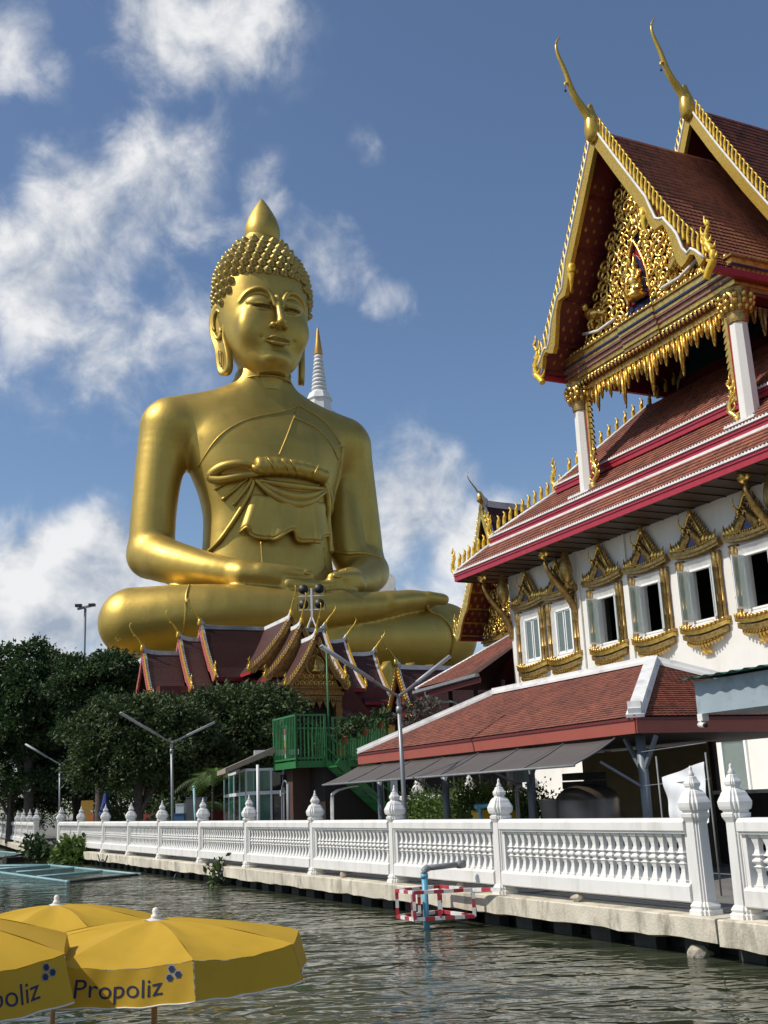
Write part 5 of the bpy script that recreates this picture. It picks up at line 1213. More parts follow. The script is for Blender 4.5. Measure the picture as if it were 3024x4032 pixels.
# portico roof
rr = []
for s in (-1, 1):
    P0 = [Vector((XC+s*a, YB+.1, z)) for a, z in PROF]; P1 = [Vector((XC+s*a, 5.3, z)) for a, z in PROF]
    m = MB(); n = len(P0)
    vs = P0+P1+[p-Vector((0, 0, .14)) for p in P0]+[p-Vector((0, 0, .14)) for p in P1]
    fs = [(i, i+1, n+i+1, n+i) for i in range(n-1)]+[(2*n+i, 3*n+i, 3*n+i+1, 2*n+i+1) for i in range(n-1)]+[(i, 2*n+i, 2*n+i+1, i+1) for i in range(n-1)]+[(n-1, 3*n-1, 4*n-1, 2*n-1)]
    sl = m.add(vs, fs).build('portico_roof', 'maroon_wood', hall)
    if s > 0: allt.insert(0, (sl, tiles_on([(a, z) for a, z in reversed(PROF)], lambda a, y, z: Vector((XC+a, y, z)), .22, .31, YB+.15, 5.3)))
    # soffit coffers: battens and stencilled buds in gold
    for k, f in enumerate((.22, .42, .62, .82, .97)):
        a = 5.4*f; MB().b2((XC+s*a-.06, YB+.25, gz(a)-.30), (XC+s*a+.06, YC-.05, gz(a)-.15)).build('soffit_batten', 'gold_dull' if k == 9 else 'maroon_wood', hall)
    bud = MB()
    for r_ in range(19):
        a = 1.0+4.2*r_/19; e = .05; nrm = Vector((-(gz(a+e)-gz(a))/e*s, 0, 1)).normalized() * -1
        for cc in range(3):
            y = YB+.5+.42*cc+(.21 if r_ % 2 else 0)
            if y > YC-.15: continue
            c0 = Vector((XC+s*a, y, gz(a)-.15))+nrm*.012; tx = Vector((1, 0, (gz(a+s*0+e)-gz(a))/e*s)).normalized()*s
            up_ = -tx if tx.z < 0 else tx
            bud.add([c0+up_*.16, c0+Vector((0, .08, 0)), c0-up_*.09, c0-Vector((0, .08, 0))], [(0, 1, 2, 3)])
    bud.build('stencilled_buds', 'gold_dull', hall)['kind'] = 'stuff'
    MB().b2((XC+s*5.42-.09, YB, 19.28), (XC+s*5.42+.09, 5.3, 19.55)).build('eave_board', 'crimson', hall)
    # lamyong: straight upper rake, then two waves, in gilt mosaic, white-edged
    top = [Vector((XC+s*a, YB, gz(a)+.12)) for a in np.linspace(0, 5.35, 27)]
    low = []
    for i, p in enumerate(top):
        f = i/26; wv = 0
        if f > .50: wv = .48*math.sin((f-.50)/.5*2*2*math.pi-.4)*min(1, (f-.5)*6)
        low.append(p+Vector((-s*.30-.12*s*wv, 0, -.34-wv)))
    up2 = [a_+Vector((s*.02, 0, .02))+(0 if i/26 < .5 else 1)*Vector((0, 0, -.5*max(0, math.sin((i/26-.50)/.5*2*2*math.pi-.4))*.48*2)) for i, a_ in enumerate(top)]
    m = MB(); rings = [[l+Vector((0, -.10, 0)), u_+Vector((0, -.10, 0)), u_+Vector((0, .10, 0)), l+Vector((0, .10, 0))] for l, u_ in zip(low, up2)]
    m.ring(rings, True, True, False).build('bargeboard', 'gold_mosaic', hall)
    MB().tube([p+Vector((0, -.1, .02)) for p in up2], .055, 6).build('barge_edge', 'ridge_white', hall)
    for fq in (.52, ): 
        p = low[int(fq*26)]; MB().tube(bez([p, p+Vector((s*.08, -.05, -.4)), p+Vector((s*.05, -.08, -.8)), p+Vector((s*.22, -.05, -1.25))], 4), [.14, .17, .18, .18, .17, .15, .13, .11, .09, .07, .05, .03, .01], 7).build('barge_tail', 'gold_yellow', hall)
    fins(hall, [p+Vector((0, 0, .02)) for p in top[1:]], .85, .13, .36)
    me = fin_mesh(.5, .14, .12); me.materials.append(M_['fin_back'])
    flame(hall, top[-1]+Vector((s*.12, 0, -.62)), (-s, 0, 0), 2.0, .95, .1)
MB().tube(bez([(XC, YB, 28.45), (XC, YB+.8, 28.05), (XC, YB+1.8, 27.85), (XC, 5.3, 27.8)], 6), .17, 8).build('ridge_cap', 'ridge_grey', hall)
chofa(hall, (XC, YB-.1, 28.35), (0, -1, 0), 4.1)
MB().lathe([(.16, 27.75), (.30, 27.95), (.36, 28.3), (.30, 28.75), (.16, 29.2), (.1, 29.5)], (XC, YB-.12, 0), 10).build('chofa_base', 'gold_mosaic', hall)
# second, higher gable behind
G2 = [(0, 30.8), (1.4, 28.0), (2.8, 25.4), (4.4, 22.6), (6.0, 20.2)]; YG = 3.4
g2 = lambda a: float(np.interp(abs(a), [p[0] for p in G2], [p[1] for p in G2]))
for s in (-1, 1):
    P0 = [Vector((XC+s*a, YG, z)) for a, z in G2]; P1 = [Vector((XC+s*a, 18, z)) for a, z in G2]; n = len(P0)
    sl = MB().add(P0+P1+[p-Vector((0, 0, .14)) for p in P0]+[p-Vector((0, 0, .14)) for p in P1], [(i, i+1, n+i+1, n+i) for i in range(n-1)]+[(2*n+i, 3*n+i, 3*n+i+1, 2*n+i+1) for i in range(n-1)]+[(i, 2*n+i, 2*n+i+1, i+1) for i in range(n-1)]).build('main_roof', 'maroon_wood', hall)
    if s > 0: allt.append((sl, tiles_on([(a, z) for a, z in reversed(G2)], lambda a, y, z: Vector((XC+a, y, z)), .24, .32, YG+.2, 10)))
    top = [Vector((XC+s*a, YG-.1, g2(a)+.12)) for a in np.linspace(0, 5.9, 20)]
    MB().ring([[p+Vector((-s*.32, -.09, -.3)), p+Vector((0, -.09, 0)), p+Vector((0, .09, 0)), p+Vector((-s*.32, .09, -.3))] for p in top], True, True, False).build('bargeboard', 'gold_mosaic', hall)
    MB().tube([p+Vector((0, -.09, .02)) for p in top], .05, 6).build('barge_edge', 'ridge_white', hall)
    fins(hall, top[1:], .85, .13, .36)
    MB().add([Vector((XC+s*.6, 5.25, 27.2)), Vector((XC+s*5, 5.25, 20.5)), Vector((XC+s*5, 5.25, 19.5)), Vector((XC+s*.1, 5.25, 27.6))], [(0, 1, 2, 3)]).build('flashing', 'ridge_white', hall)
MB().prism([(-5.0, 20.0), (-1.0, 28.1), (0, 29.9), (1.0, 28.1), (5.0, 20.0)], lambda u, v, d: Vector((XC+u, d, v)), 5.3, 5.5).build('gable_field', 'teal_gable', hall) if mat('teal_gable', (.02, .09, .10), .5) else None
MB().tube(bez([(XC, YG-.1, 30.95), (XC, YG+1, 30.5), (XC, YG+2.4, 30.3), (XC, 18, 30.25)], 6), .17, 8).build('ridge_cap', 'ridge_grey', hall)
chofa(hall, (XC, YG-.2, 30.8), (0, -1, 0), 4.2)
MB().lathe([(.16, 30.2), (.30, 30.4), (.36, 30.75), (.30, 31.2), (.16, 31.65), (.1, 31.9)], (XC, YG-.22, 0), 10).build('chofa_base', 'gold_mosaic', hall)
# tiles: the largest in view singly, the rest joined
for k, (sl, ms) in enumerate(allt): lay_tiles(sl, ms, 'tile_orange', .22 if k < len(allt)-1 else .24, .31 if k == 0 else .27, 300 if k == 0 else 0, .03)
# ---------------------------------------------------------------- roofs beyond: generic gabled blocks
def tile_sheet_mat(name, c1, c2, s):
    m = bpy.data.materials.new(name); m.use_nodes = True; nt = m.node_tree; b = nt.nodes['Principled BSDF']; L = nt.links
    tc = nt.nodes.new('ShaderNodeTexCoord'); br = nt.nodes.new('ShaderNodeTexBrick'); mp = nt.nodes.new('ShaderNodeMapping'); L.new(tc.outputs['UV'], mp.inputs[0])
    L.new(mp.outputs[0], br.inputs['Vector']); br.inputs['Scale'].default_value = s; br.inputs['Color1'].default_value = tuple(c1)+(1,); br.inputs['Color2'].default_value = tuple(c2)+(1,); br.inputs['Mortar'].default_value = tuple(x*.35 for x in c1)+(1,)
    br.inputs['Mortar Size'].default_value = .05; br.inputs['Brick Width'].default_value = .5; br.inputs['Row Height'].default_value = .5
    L.new(br.outputs['Color'], b.inputs['Base Color']); b.inputs['Roughness'].default_value = .6
    bp = nt.nodes.new('ShaderNodeBump'); bp.inputs['Strength'].default_value = .8; bp.inputs['Distance'].default_value = .03; L.new(br.outputs['Fac'], bp.inputs['Height']); bp.invert = True; L.new(bp.outputs[0], b.inputs['Normal']); MATS[name] = m
tile_sheet_mat('tile_sheet_maroon', (.065, .017, .011), (.09, .024, .015), 3.0)
mat('barge_pink', (.42, .10, .10), .5, var=.25, vscale=6, dirt=(.5, .4, .35), dscale=5, damt=.5)
def sheet(parent, prof, fn, y0, y1, m, name):       # roof side with metric UVs
    me = bpy.data.meshes.new(name); n = len(prof); vs = [fn(a, y0, z) for a, z in prof]+[fn(a, y1, z) for a, z in prof]
    fs = [(i, i+1, n+i+1, n+i) for i in range(n-1)]; me.from_pydata(vs, [], fs); uv = me.uv_layers.new()
    cum = [0]
    for p, q in zip(prof[:-1], prof[1:]): cum.append(cum[-1]+math.hypot(q[0]-p[0], q[1]-p[1]))
    for p in me.polygons:
        for li in p.loop_indices: v = me.loops[li].vertex_index; uv.data[li].uv = ((y0 if v < n else y1), cum[v % n])
    me.materials.append(M_[m]); return place(name, me, parent)
def gable_block(root, fr, zr, hw, drop, y0, y1, pediment=None, gold='gold_yellow', fin=.3, ch=1.5, tile='tile_sheet_maroon', border=True, board='barge_pink', spread=.24, bell=False, lift=.0, wave=True, ridge='ridge_grey', fs=1.0):
    """fr(a, y, z): a across, y along the ridge (y0 = gable end facing out, y1 = inner end)"""
    prof = [(0, zr), (hw*.22, zr-drop*.30), (hw*.46, zr-drop*.56), (hw*.72, zr-drop*.80), (hw, zr-drop)]
    out = (fr(0, y0, 0)-fr(0, y1, 0)).normalized(); Z = Vector((0, 0, 1))
    gf_ = lambda a: float(np.interp(a, [p[0] for p in prof], [p[1] for p in prof]))
    for s in (-1, 1):
        sheet(root, prof, lambda a, y, z: fr(s*a, y, z), y0, y1, tile, 'roof_slope')
        if border:
            bw = .22*fs; e = -1 if y1 > y0 else 1
            m = MB()
            m.add([fr(s*a, y0, z)+Z*.03 for a, z in prof]+[fr(s*a, y0-e*bw, z)+Z*.03 for a, z in prof], [(i, i+1, 5+i+1, 5+i) for i in range(4)]); m.build('verge_band', ridge, root)
        yb = y0
        pts = [fr(s*a, yb, gf_(a)) for a in np.linspace(0, hw*1.02, 13)]
        low = []
        for i, p in enumerate(pts):
            f = i/12; wv = (.10*math.sin(f*22)*fs if (wave and f > .5) else 0); low.append(p-Z*(.22*fs+wv)-(fr(s, 0, 0)-fr(0, 0, 0)).normalized()*.16*fs)
        MB().ring([[l+out*.07, p+out*.07+Z*.06, p-out*.05+Z*.06, l-out*.05] for l, p in zip(low, pts)], True, True, False).build('bargeboard', board, root)
        fins(root, [p+Z*.04 for p in pts[1:]], fin, fin*.28, fin*.62, gold)
        flame(root, pts[-1]-Z*.1, (fr(-s, 0, 0)-fr(0, 0, 0)), .95*fs, .5*fs, .05, gold)
        MB().bar(fr(s*hw, y0, zr-drop-.12), fr(s*hw, y1, zr-drop-.12), .06, .2).build('eave_board', 'crimson', root)
    # ridge cap with flared end
    L_ = abs(y1-y0); e = 1 if y1 > y0 else -1
    P = bez([fr(0, y0, zr+.5*fs+lift), fr(0, y0+e*.25*fs, zr+.22*fs+lift), fr(0, y0+e*min(1.0*fs, L_*.6), zr+.10*fs), fr(0, y1, zr+.08*fs)], 5)
    ax = (fr(1, 0, 0)-fr(0, 0, 0)).normalized()
    MB().ring([[p-ax*.10*fs-Z*.28*fs, p-ax*.10*fs, p+ax*.10*fs, p+ax*.10*fs-Z*.28*fs] for p in P], True, True, False).build('ridge_cap', ridge, root)
    chofa(root, fr(0, y0, zr+.3*fs+lift)+out*.05, out, ch, gold, bell, .8)
    MB().lathe([(.05*fs, -.1*fs), (.15*fs, 0), (.12*fs, .2*fs), (.07*fs, .4*fs)], tuple(fr(0, y0, zr+.12*fs+lift)+out*.05), 8).build('chofa_base', gold, root)
    if pediment:
        iy = y0+e*.35*fs
        gm = MB().prism([(-hw*.78, zr-drop*.98), (hw*.78, zr-drop*.98), (hw*.40, zr-drop*.55), (0, zr-drop*.12), (-hw*.40, zr-drop*.55)], lambda u, v, d: fr(u, d, v), iy, iy+e*.15); g = gm.build('gable_field', pediment, root)
        return iy
def proot(name, label, cat, t, c, dz=0): return thing(name, label, cat, W(t, c, dz), YAW-math.pi/2)
# frames inside a root at (t, c): x to the right along the quay (-D1), y into the yard (D2)
XR = lambda a, y, z: Vector((a, y, z))              # ridge along y (gable faces the canal for y0 < y1)
# ---- cruciform temple in front of the statue
tb = proot('cruciform_temple', 'temple with maroon tiled cross-gable roofs, white ridges and gold finials, in front of the statue', 'temple', 70.3, 24.6)
Zr = 13.35
YR = lambda a, y, z: Vector((a, y, z)); 
def LR(a, y, z): return Vector((a, y, z))           # ridge along local y
def FRx(a, y, z): return Vector((y, a, z))          # ridge along local x (towards the viewer is +x)
mat('gold_brown', (.36, .20, .06), .45, .6, var=.4, vscale=9, dirt=(.05, .03, .02), dscale=8, damt=.85)
gable_block(tb, LR, Zr, 3.3, 3.75, -4.5, 4.4, fin=.34, ch=1.6, fs=1.1)
gable_block(tb, LR, Zr, 3.3, 3.75, 4.4, -4.5, fin=.34, ch=1.6, fs=1.1, ridge='ridge_white')
gable_block(tb, LR, Zr-.85, 3.0, 3.6, -5.95, -4.5, fin=.34, ch=1.6)
gable_block(tb, LR, Zr-1.78, 2.8, 3.6, -8.3, -5.95, fin=.34, ch=1.6)
gable_block(tb, LR, Zr-.75, 3.0, 3.6, 6.0, 4.4, fin=.34, ch=1.5, ridge='ridge_white')
gable_block(tb, LR, Zr-1.6, 2.8, 3.6, 8.2, 6.0, fin=.34, ch=1.5, ridge='ridge_white')
gable_block(tb, FRx, Zr, 2.75, 3.5, 5.1, 0, 'gold_brown', fin=.30, ch=1.6, fs=.9, board='gold_brown', ridge='ridge_white')
gable_block(tb, FRx, Zr-.80, 2.35, 3.35, 6.9, 5.1, 'gold_brown', fin=.30, ch=1.6, fs=.85, board='gold_brown', ridge='ridge_white')
gable_block(tb, FRx, Zr-1.86, 1.95, 3.1, 9.3, 6.9, 'gold_brown', fin=.30, ch=1.6, fs=.85, board='gold_brown', ridge='ridge_white')
# carved roundel, cornice and fringe of the front gable
gx = 8.98; m = MB()
g = MB().lathe([(.62, 0), (.70, .05), (.66, .11), (.52, .11), (.5, .06), (.02, .05)], (0, 0, 0), 28, mx=Matrix.Translation((gx, 0, Zr-3.65)) @ Matrix.Rotation(R(90), 4, 'Y')).build('carved_roundel', 'gold_dull', tb)
for i in range(14):
    a = 2*math.pi*i/14; p = Vector((gx+.08, .58*math.cos(a), Zr-3.65+.58*math.sin(a))); MB().lathe([(.02, -.05), (.07, 0), (.02, .06)], tuple(p), 6).build('roundel_bead', 'gold_leaf', g)
MB().lathe([(.3, -.42), (.36, -.3), (.16, -.2), (.2, -.05), (.12, .1), (.08, .3), (.01, .5)], (gx+.1, 0, Zr-3.65), 10).build('roundel_emblem', 'gold_leaf', g)
for y in np.linspace(-1.2, 1.2, 9):
    for z in (Zr-4.75, Zr-4.35, Zr-2.75):
        if abs(y) < (1.5 if z < Zr-4 else .5) and math.hypot(y, z-Zr+3.65) > .75: place('carved_scroll', SPI, tb, (gx+.06, y, z), (0, RNG.uniform(-1, 1), math.pi/2), (.5, .5, .5))
for k, (z, h, o) in enumerate(((Zr-5.05, .14, .1), (Zr-5.22, .16, .02), (Zr-5.42, .2, .12), (Zr-5.6, .16, .05))): MB().b2((gx-.5, -1.6-o, z), (gx+.12+o, 1.6+o, z+h-.01)).build('cornice', 'gold_brown', tb)
for i in range(26): MB().tube([(gx+.2, -1.55+3.1*i/25, Zr-5.6), (gx+.2, -1.55+3.1*i/25, Zr-5.85)], [.05, .01], 5).build('pendant', 'gold_dull', tb)
for i in range(6):
    y = -1.3+2.6*(i+.5)/6; MB().prism([(-.2, 0), (.2, 0), (0, -.45)], lambda u, v, d: Vector((d, y+u, Zr-5.75+v)), gx+.05, gx+.1).build('fringe_spear', 'gold_dull', tb)
for s in (-1, 1): MB().b2((gx-.3, s*1.45-.2, Zr-9), (gx+.12, s*1.45+.2, Zr-5.6)).build('porch_post', 'gold_brown', tb)
MB().b2((-2.5, -7.8, 0), (2.5, 7.8, Zr-4.2)).build('wall', 'maroon_wood', tb); MB().b2((2.5, -1.9, 0), (6.6, 1.9, Zr-4.2)).build('wall', 'maroon_wood', tb); MB().b2((6.6, -1.4, 0), (8.6, 1.4, Zr-5.7)).build('porch_hall', 'interior_dark', tb)
for s in (-1, 1):                                       # lower skirts with white hips
    MB().add([(6.9, s*1.4, Zr-5.4), (9.6, s*2.6, Zr-7.4), (6.9, s*5.0, Zr-7.0), (6.9, s*3.2, Zr-4.6)], [(0, 1, 2, 3)]).build('skirt_roof', 'tile_maroon', tb)
    MB().tube(bez([(6.9, s*1.4, Zr-5.3), (8.0, s*1.7, Zr-6.6), (9.6, s*2.6, Zr-7.35)], 5), .12, 6).build('hip_cap', 'ridge_white', tb)
# ---- gilded gable pavilion right of it
sp = proot('gilded_pavilion', 'small pavilion with a narrow gilded gable beside the tiled annex', 'pavilion', 61.2, 30)
gable_block(sp, LR, 9.7, 1.95, 3.2, 0, 9, 'maroon_wood', 'gold_leaf', fin=.34, ch=1.7, board='gold_leaf', ridge='ridge_white', fs=1.0)
MB().b2((-1.6, .5, 0), (1.6, 8, 6.6)).build('wall', 'interior_dark', sp)
for s in (-1, 1):
    for k in range(4): flame(sp, (s*(1.75+.12*k), -.1, 6.3-.55*k), (-s, 0, 0), .8, .5, .06, 'gold_leaf')
# ---- gable at the near end of the hall
lg = proot('hall_end_porch', 'gilded gable porch adjoining the end of the hall, red coffered soffit', 'porch', 48.15, 29)
gable_block(lg, LR, 16.7, 3.45, 6.6, 0, 9, None, 'gold_leaf', fin=.42, ch=1.3, board='gold_leaf', ridge='ridge_white', fs=1.25)
prf = lambda a: float(np.interp(a, [0, .76, 1.59, 2.48, 3.45], [16.7, 14.72, 13.0, 11.42, 10.1]))
for s in (-1, 1):
    MB().add([(s*a, y, prf(a)-.16) for y in (.05, 1.6) for a in (0, .76, 1.59, 2.48, 3.45)], [(i, i+1, 5+i+1, 5+i) for i in range(4)]).build('soffit', 'maroon_wood', lg)
    for k in range(7): a = .5+.46*k; MB().b2((s*a-.05, .1, prf(a)-.26), (s*a+.05, 1.5, prf(a)-.17)).build('soffit_batten', 'gold_dull', lg)
    bd = MB()
    for r_ in range(13):
        a = .6+2.7*r_/13
        for cc in range(3):
            y = .32+.42*cc+(.2 if r_ % 2 else 0)
            if y < 1.5: bd.add([(s*(a-.05), y, prf(a-.05)-.185), (s*a, y+.09, prf(a)-.185), (s*(a+.10), y, prf(a+.10)-.185), (s*a, y-.09, prf(a)-.185)], [(0, 1, 2, 3)])
    bd.build('stencilled_buds', 'gold_dull', lg)['kind'] = 'stuff'
MB().prism([(-3.0, 9.9), (3.0, 9.9), (1.5, 12.9), (0, 16.0), (-1.5, 12.9)], lambda u, v, d: Vector((u, d, v)), 1.5, 1.7).build('gable_field', 'gold_dull', lg)
carving(lg, lambda x, z: z < prf(min(abs(x)*1.1, 3.4))-.5 and z > 9.9, -3, 3, 10.1, 15.5, 1.42, .42, .6, cap=150)
MB().b2((-2.8, 1.5, 0), (2.8, 8, 9.85)).build('wall', 'maroon_wood', lg)
for k, (z, h, o) in enumerate(((9.55, .14, .06), (9.7, .1, .14), (9.82, .1, .08))): MB().b2((-3-o, 1.45-o, z), (3+o, 1.6, z+h)).build('cornice', 'gold_dull', lg)
# ---- tiled annex roof against the hall
ax_ = proot('tiled_annex', 'low annex with a plain red tile roof and grey gutter, built against the hall', 'annex', 50.9, 26)
e0, e1, r0, r1 = Vector((0, 0, 7.15)), Vector((6.55, 0, 7.30)), Vector((3.6, 4.0, 9.6)), Vector((6.55, 4.0, 9.75))
sl = MB().add([e0, e1, r1, r0, (0, 8, 7.2)], [(0, 1, 2, 3), (0, 3, 4)]).build('roof_slope', 'dark_soffit', ax_)
def keep(p): return p.x > 3.6*(p.y/4.0)+.05
lay_tiles(sl, tiles_on([(0, 7.2), (4.0, 9.68)], lambda a, y, z: Vector((y, a, z+.02)), .18, .17, 0, 6.5, keep), 'tile_red', .18, .17, 0)
MB().tube([e0+Vector((0, 0, .05)), r0+Vector((0, 0, .08))], .10, 6).build('hip_cap', 'ridge_white', ax_); MB().tube([r0+Vector((0, 0, .08)), r1+Vector((0, 0, .08))], .10, 6).build('ridge_cap', 'ridge_white', ax_)
MB().bar(e0+Vector((0, -.1, -.12)), e1+Vector((0, -.1, -.12)), .22, .14).build('gutter', 'pvc_grey', ax_); MB().bar(e0+Vector((0, .05, -.35)), e1+Vector((0, .05, -.35)), .08, .22).build('eave_board', 'maroon_wood', ax_)
MB().tube(bez([(1.3, -.1, 7.05), (1.3, -.05, 6.7), (1.9, .4, 6.4), (2.6, 1.0, 6.2), (2.6, 1.0, 5.0)], 5), .06, 8).build('downpipe', 'pvc_grey', ax_)
for x in (1.0, 3.6, 6.2): MB().b2((x-.08, 1.4, 0), (x+.08, 1.56, 7.0)).build('post', 'interior_dark', ax_)
MB().b2((.3, 3.6, 0), (6.5, 3.7, 7.0)).build('back_wall', 'interior_dark', ax_)
s2 = MB().add([(-3.2, 1.0, 4.6), (5.5, 1.0, 4.75), (5.5, 3.5, 6.4), (-2.2, 3.5, 6.3)], [(0, 1, 2, 3)]).build('lower_roof', 'dark_soffit', ax_)
lay_tiles(s2, tiles_on([(1.0, 4.65), (3.5, 6.35)], lambda a, y, z: Vector((y, a, z+.03)), .18, .17, -2.2, 5.4), 'tile_maroon', .18, .17, 0)
# ---- white chedi behind the statue
mat('chedi_white', (.70, .70, .69), .7, var=.08, vscale=.3, dirt=(.33, .33, .33), dscale=.5, damt=.6); mat('chedi_gold', (.48, .27, .07), .45, .6, var=.1, vscale=.6)
ch = thing('white_chedi', 'tall white chedi with a ringed spire and copper tip rising behind the statue', 'chedi', (-8.7, 150, 0))
P = [(21, 0), (21, 10), (18.5, 11), (18.5, 18), (16, 19), (16, 24), (13, 25), (12.6, 28), (10.2, 29), (9.6, 31), (9.0, 32.2), (7.4, 33), (6.4, 36), (5.2, 40), (4.1, 45), (3.1, 50), (2.3, 53)]
MB().lathe(P, (0, 0, 0), 16, False).build('body', 'chedi_white', ch)
MB().lathe([(2.2, 52), (2.2, 55.2), (2.45, 55.4), (2.45, 56.2), (1.9, 56.6), (1.7, 58.2), (1.95, 58.4), (1.5, 59.4), (1.15, 59.6)], (0, 0, 0), 8, False, R(22)).build('harmika', 'chedi_white', ch)
for i in range(10): z = 59.3+.62*i; r = 1.2-.06*i; MB().lathe([(r*.72, z), (r, z+.12), (r, z+.36), (r*.74, z+.62)], (0, 0, 0), 16).build('spire_ring', 'chedi_white', ch)
MB().lathe([(.60, 65.4), (.66, 65.6), (.40, 67.6), (.18, 69.4), (.03, 70.2)], (0, 0, 0), 12).build('spire_tip', 'chedi_gold', ch)
MB().prism([(-2.2, 0), (2.2, 0), (2.6, 3.5), (0, 6.2), (-2.6, 3.5)], lambda u, v, d: Vector((7.2+u, d, 26+v)), -10.5, -7).build('dormer', 'chedi_white', ch)
# ---------------------------------------------------------------- tiled shed with awning
shed = proot('tiled_shed', 'open shed with a red hipped tile roof and white hip caps behind the balustrade', 'shed', 31.22, 13.89)
SL = 13.5; SH = 3.12; SD = 3.1; ZR2 = 4.62
c = [Vector((0, 0, SH)), Vector((SL, 0, SH)), Vector((SL, 2*SD, SH)), Vector((0, 2*SD, SH))]; ra, rb = Vector((SD, SD, ZR2)), Vector((SL-SD, SD, ZR2))
sl1 = MB().add([c[0], c[1], rb, ra], [(0, 1, 2, 3)]).build('roof_slope', 'dark_soffit', shed, fix=False)
sl2 = MB().add([c[1], c[2], rb], [(0, 1, 2)]).build('roof_slope', 'dark_soffit', shed, fix=False)
MB().add([c[2], c[3], ra, rb], [(0, 1, 2, 3)]).build('roof_slope', 'tile_red', shed, fix=False); MB().add([c[3], c[0], ra], [(0, 1, 2)]).build('roof_slope', 'tile_red', shed, fix=False)
TW, TL = .135, .125
f1 = tiles_on([(0, SH), (SD, ZR2)], lambda a, y, z: Vector((y, a, z)), TW, TL, 0, SL, lambda p: p.y+.02 < p.x < SL-p.y-.02)
f2 = tiles_on([(0, SH), (SD, ZR2)], lambda a, y, z: Vector((SL-a, y, z)), TW, TL, 0, 2*SD, lambda p: (SL-p.x)+.02 < p.y < 2*SD-(SL-p.x)-.02)
lay_tiles(sl2, f2, 'tile_red', TW, TL, 300, .016); lay_tiles(sl1, f1, 'tile_red', TW, TL, 0, .016)
def cap(a, b, w=.26, h=.17, end=False):
    a, b = Vector(a), Vector(b); m = MB().bar(a+Vector((0, 0, .10)), b+Vector((0, 0, .10)), w, h); m.bar(a+Vector((0, 0, .03)), b+Vector((0, 0, .03)), w+.10, .07)
    if end: 
        d = (a-b).normalized(); m.add([], []); m.bar(a+Vector((0, 0, .14))-d*.3, a+Vector((0, 0, .24)), w*1.02, h*.9)
    return m.build('hip_cap' if abs(a.z-b.z) > .1 else 'ridge_cap', 'ridge_white', shed)
cap(c[1], rb, end=True); cap(c[0], ra, .2, .13); cap(c[2], rb); cap(ra, rb, .22, .15)
for a, b in ((c[0], c[1]), (c[1], c[2]), (c[3], c[0])):
    MB().bar(a+Vector((0, 0, -.16)), b+Vector((0, 0, -.16)), .06, .30).build('eave_board', 'fascia_red', shed)
    MB().bar(a+Vector((0, 0, -.03))+(b-a).normalized().cross(Vector((0, 0, 1)))*.03, b+Vector((0, 0, -.03))+(b-a).normalized().cross(Vector((0, 0, 1)))*.03, .05, .05).build('eave_trim', 'maroon_wood', shed)
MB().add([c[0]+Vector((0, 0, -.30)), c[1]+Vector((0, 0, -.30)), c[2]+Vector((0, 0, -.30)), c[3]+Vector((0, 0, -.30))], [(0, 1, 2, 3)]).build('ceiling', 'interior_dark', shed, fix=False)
mat('steel_blue', (.17, .20, .23), .5, .2, var=.12, vscale=4, dirt=(.1, .09, .08), dscale=4)
for t in (30.64, 26.53, 22.34, 18.16):
    x = 31.22-t; p = MB().tube([(x, .42, 0), (x, .42, SH-.3)], .10, 12).build('column', 'steel_blue', shed)
    for s in (-1, 1): MB().bar((x, .42, 2.05), (x+s*.5, .42, 2.75), .07).build('brace', 'steel_blue', p)
    MB().bar((x, .42, 1.75), (x-.1, -.55, 2.3), .045).build('awning_strut', 'steel_blue', p)
    MB().tube([(x, 2*SD-.4, 0), (x, 2*SD-.4, SH-.3)], .10, 12).build('column', 'steel_blue', shed)
# awning: seven cloth panels
mat('awning_brown', (.095, .085, .078), .85, var=.12, vscale=2, dirt=(.05, .045, .04), dscale=2)
aw = proot('brown_awning', 'long grey-brown cloth awning sloping out under the eave of the tiled shed', 'awning', 29.9, 12.2)
NA = 7
for i in range(NA):
    x0, x1 = -.15+12.55*i/NA, -.15+12.55*(i+1)/NA
    def ap(u, v):
        x = x0+(x1-x0)*u; xi = x-.55*(1-v)*0+(1.0-.0)*(v)*(-.55); return Vector((x-.95*v+.2*v*(x/12.5), 1.55*v, 2.24+.50*v-.03*math.sin(math.pi*v)+.10*0-.012*math.sin(math.pi*u)))
    p = MB().grid(ap, 6, 6).build('awning_panel', 'awning_brown', aw, fix=False); so = p.modifiers.new('t', 'SOLIDIFY'); so.thickness = .012
    MB().tube([ap(1, v/6)+Vector((0, 0, .012)) for v in range(7)], .014, 6).build('awning_rafter', 'pvc_grey', aw)
MB().tube([(-.15, 0, 2.22), (12.4, 0, 2.22)], .025, 8).build('front_bar', 'pvc_grey', aw)
for x in (.25, .33, .42):                               # bent white conduits at the left end
    tag(MB().tube(bez([(x, .25, 0), (x, .25, 1.7), (x+.03, .32, 2.0), (x+.25, .6, 2.12), (x+.6, .8, 2.16)], 4), .022, 8).build('conduit', 'paint_white', None, W(30.3, 12.2, 0)), 'bent white conduit at the end of the brown awning', 'conduit', 'three white conduits by the awning').rotation_euler = (0, 0, YAW-math.pi/2)
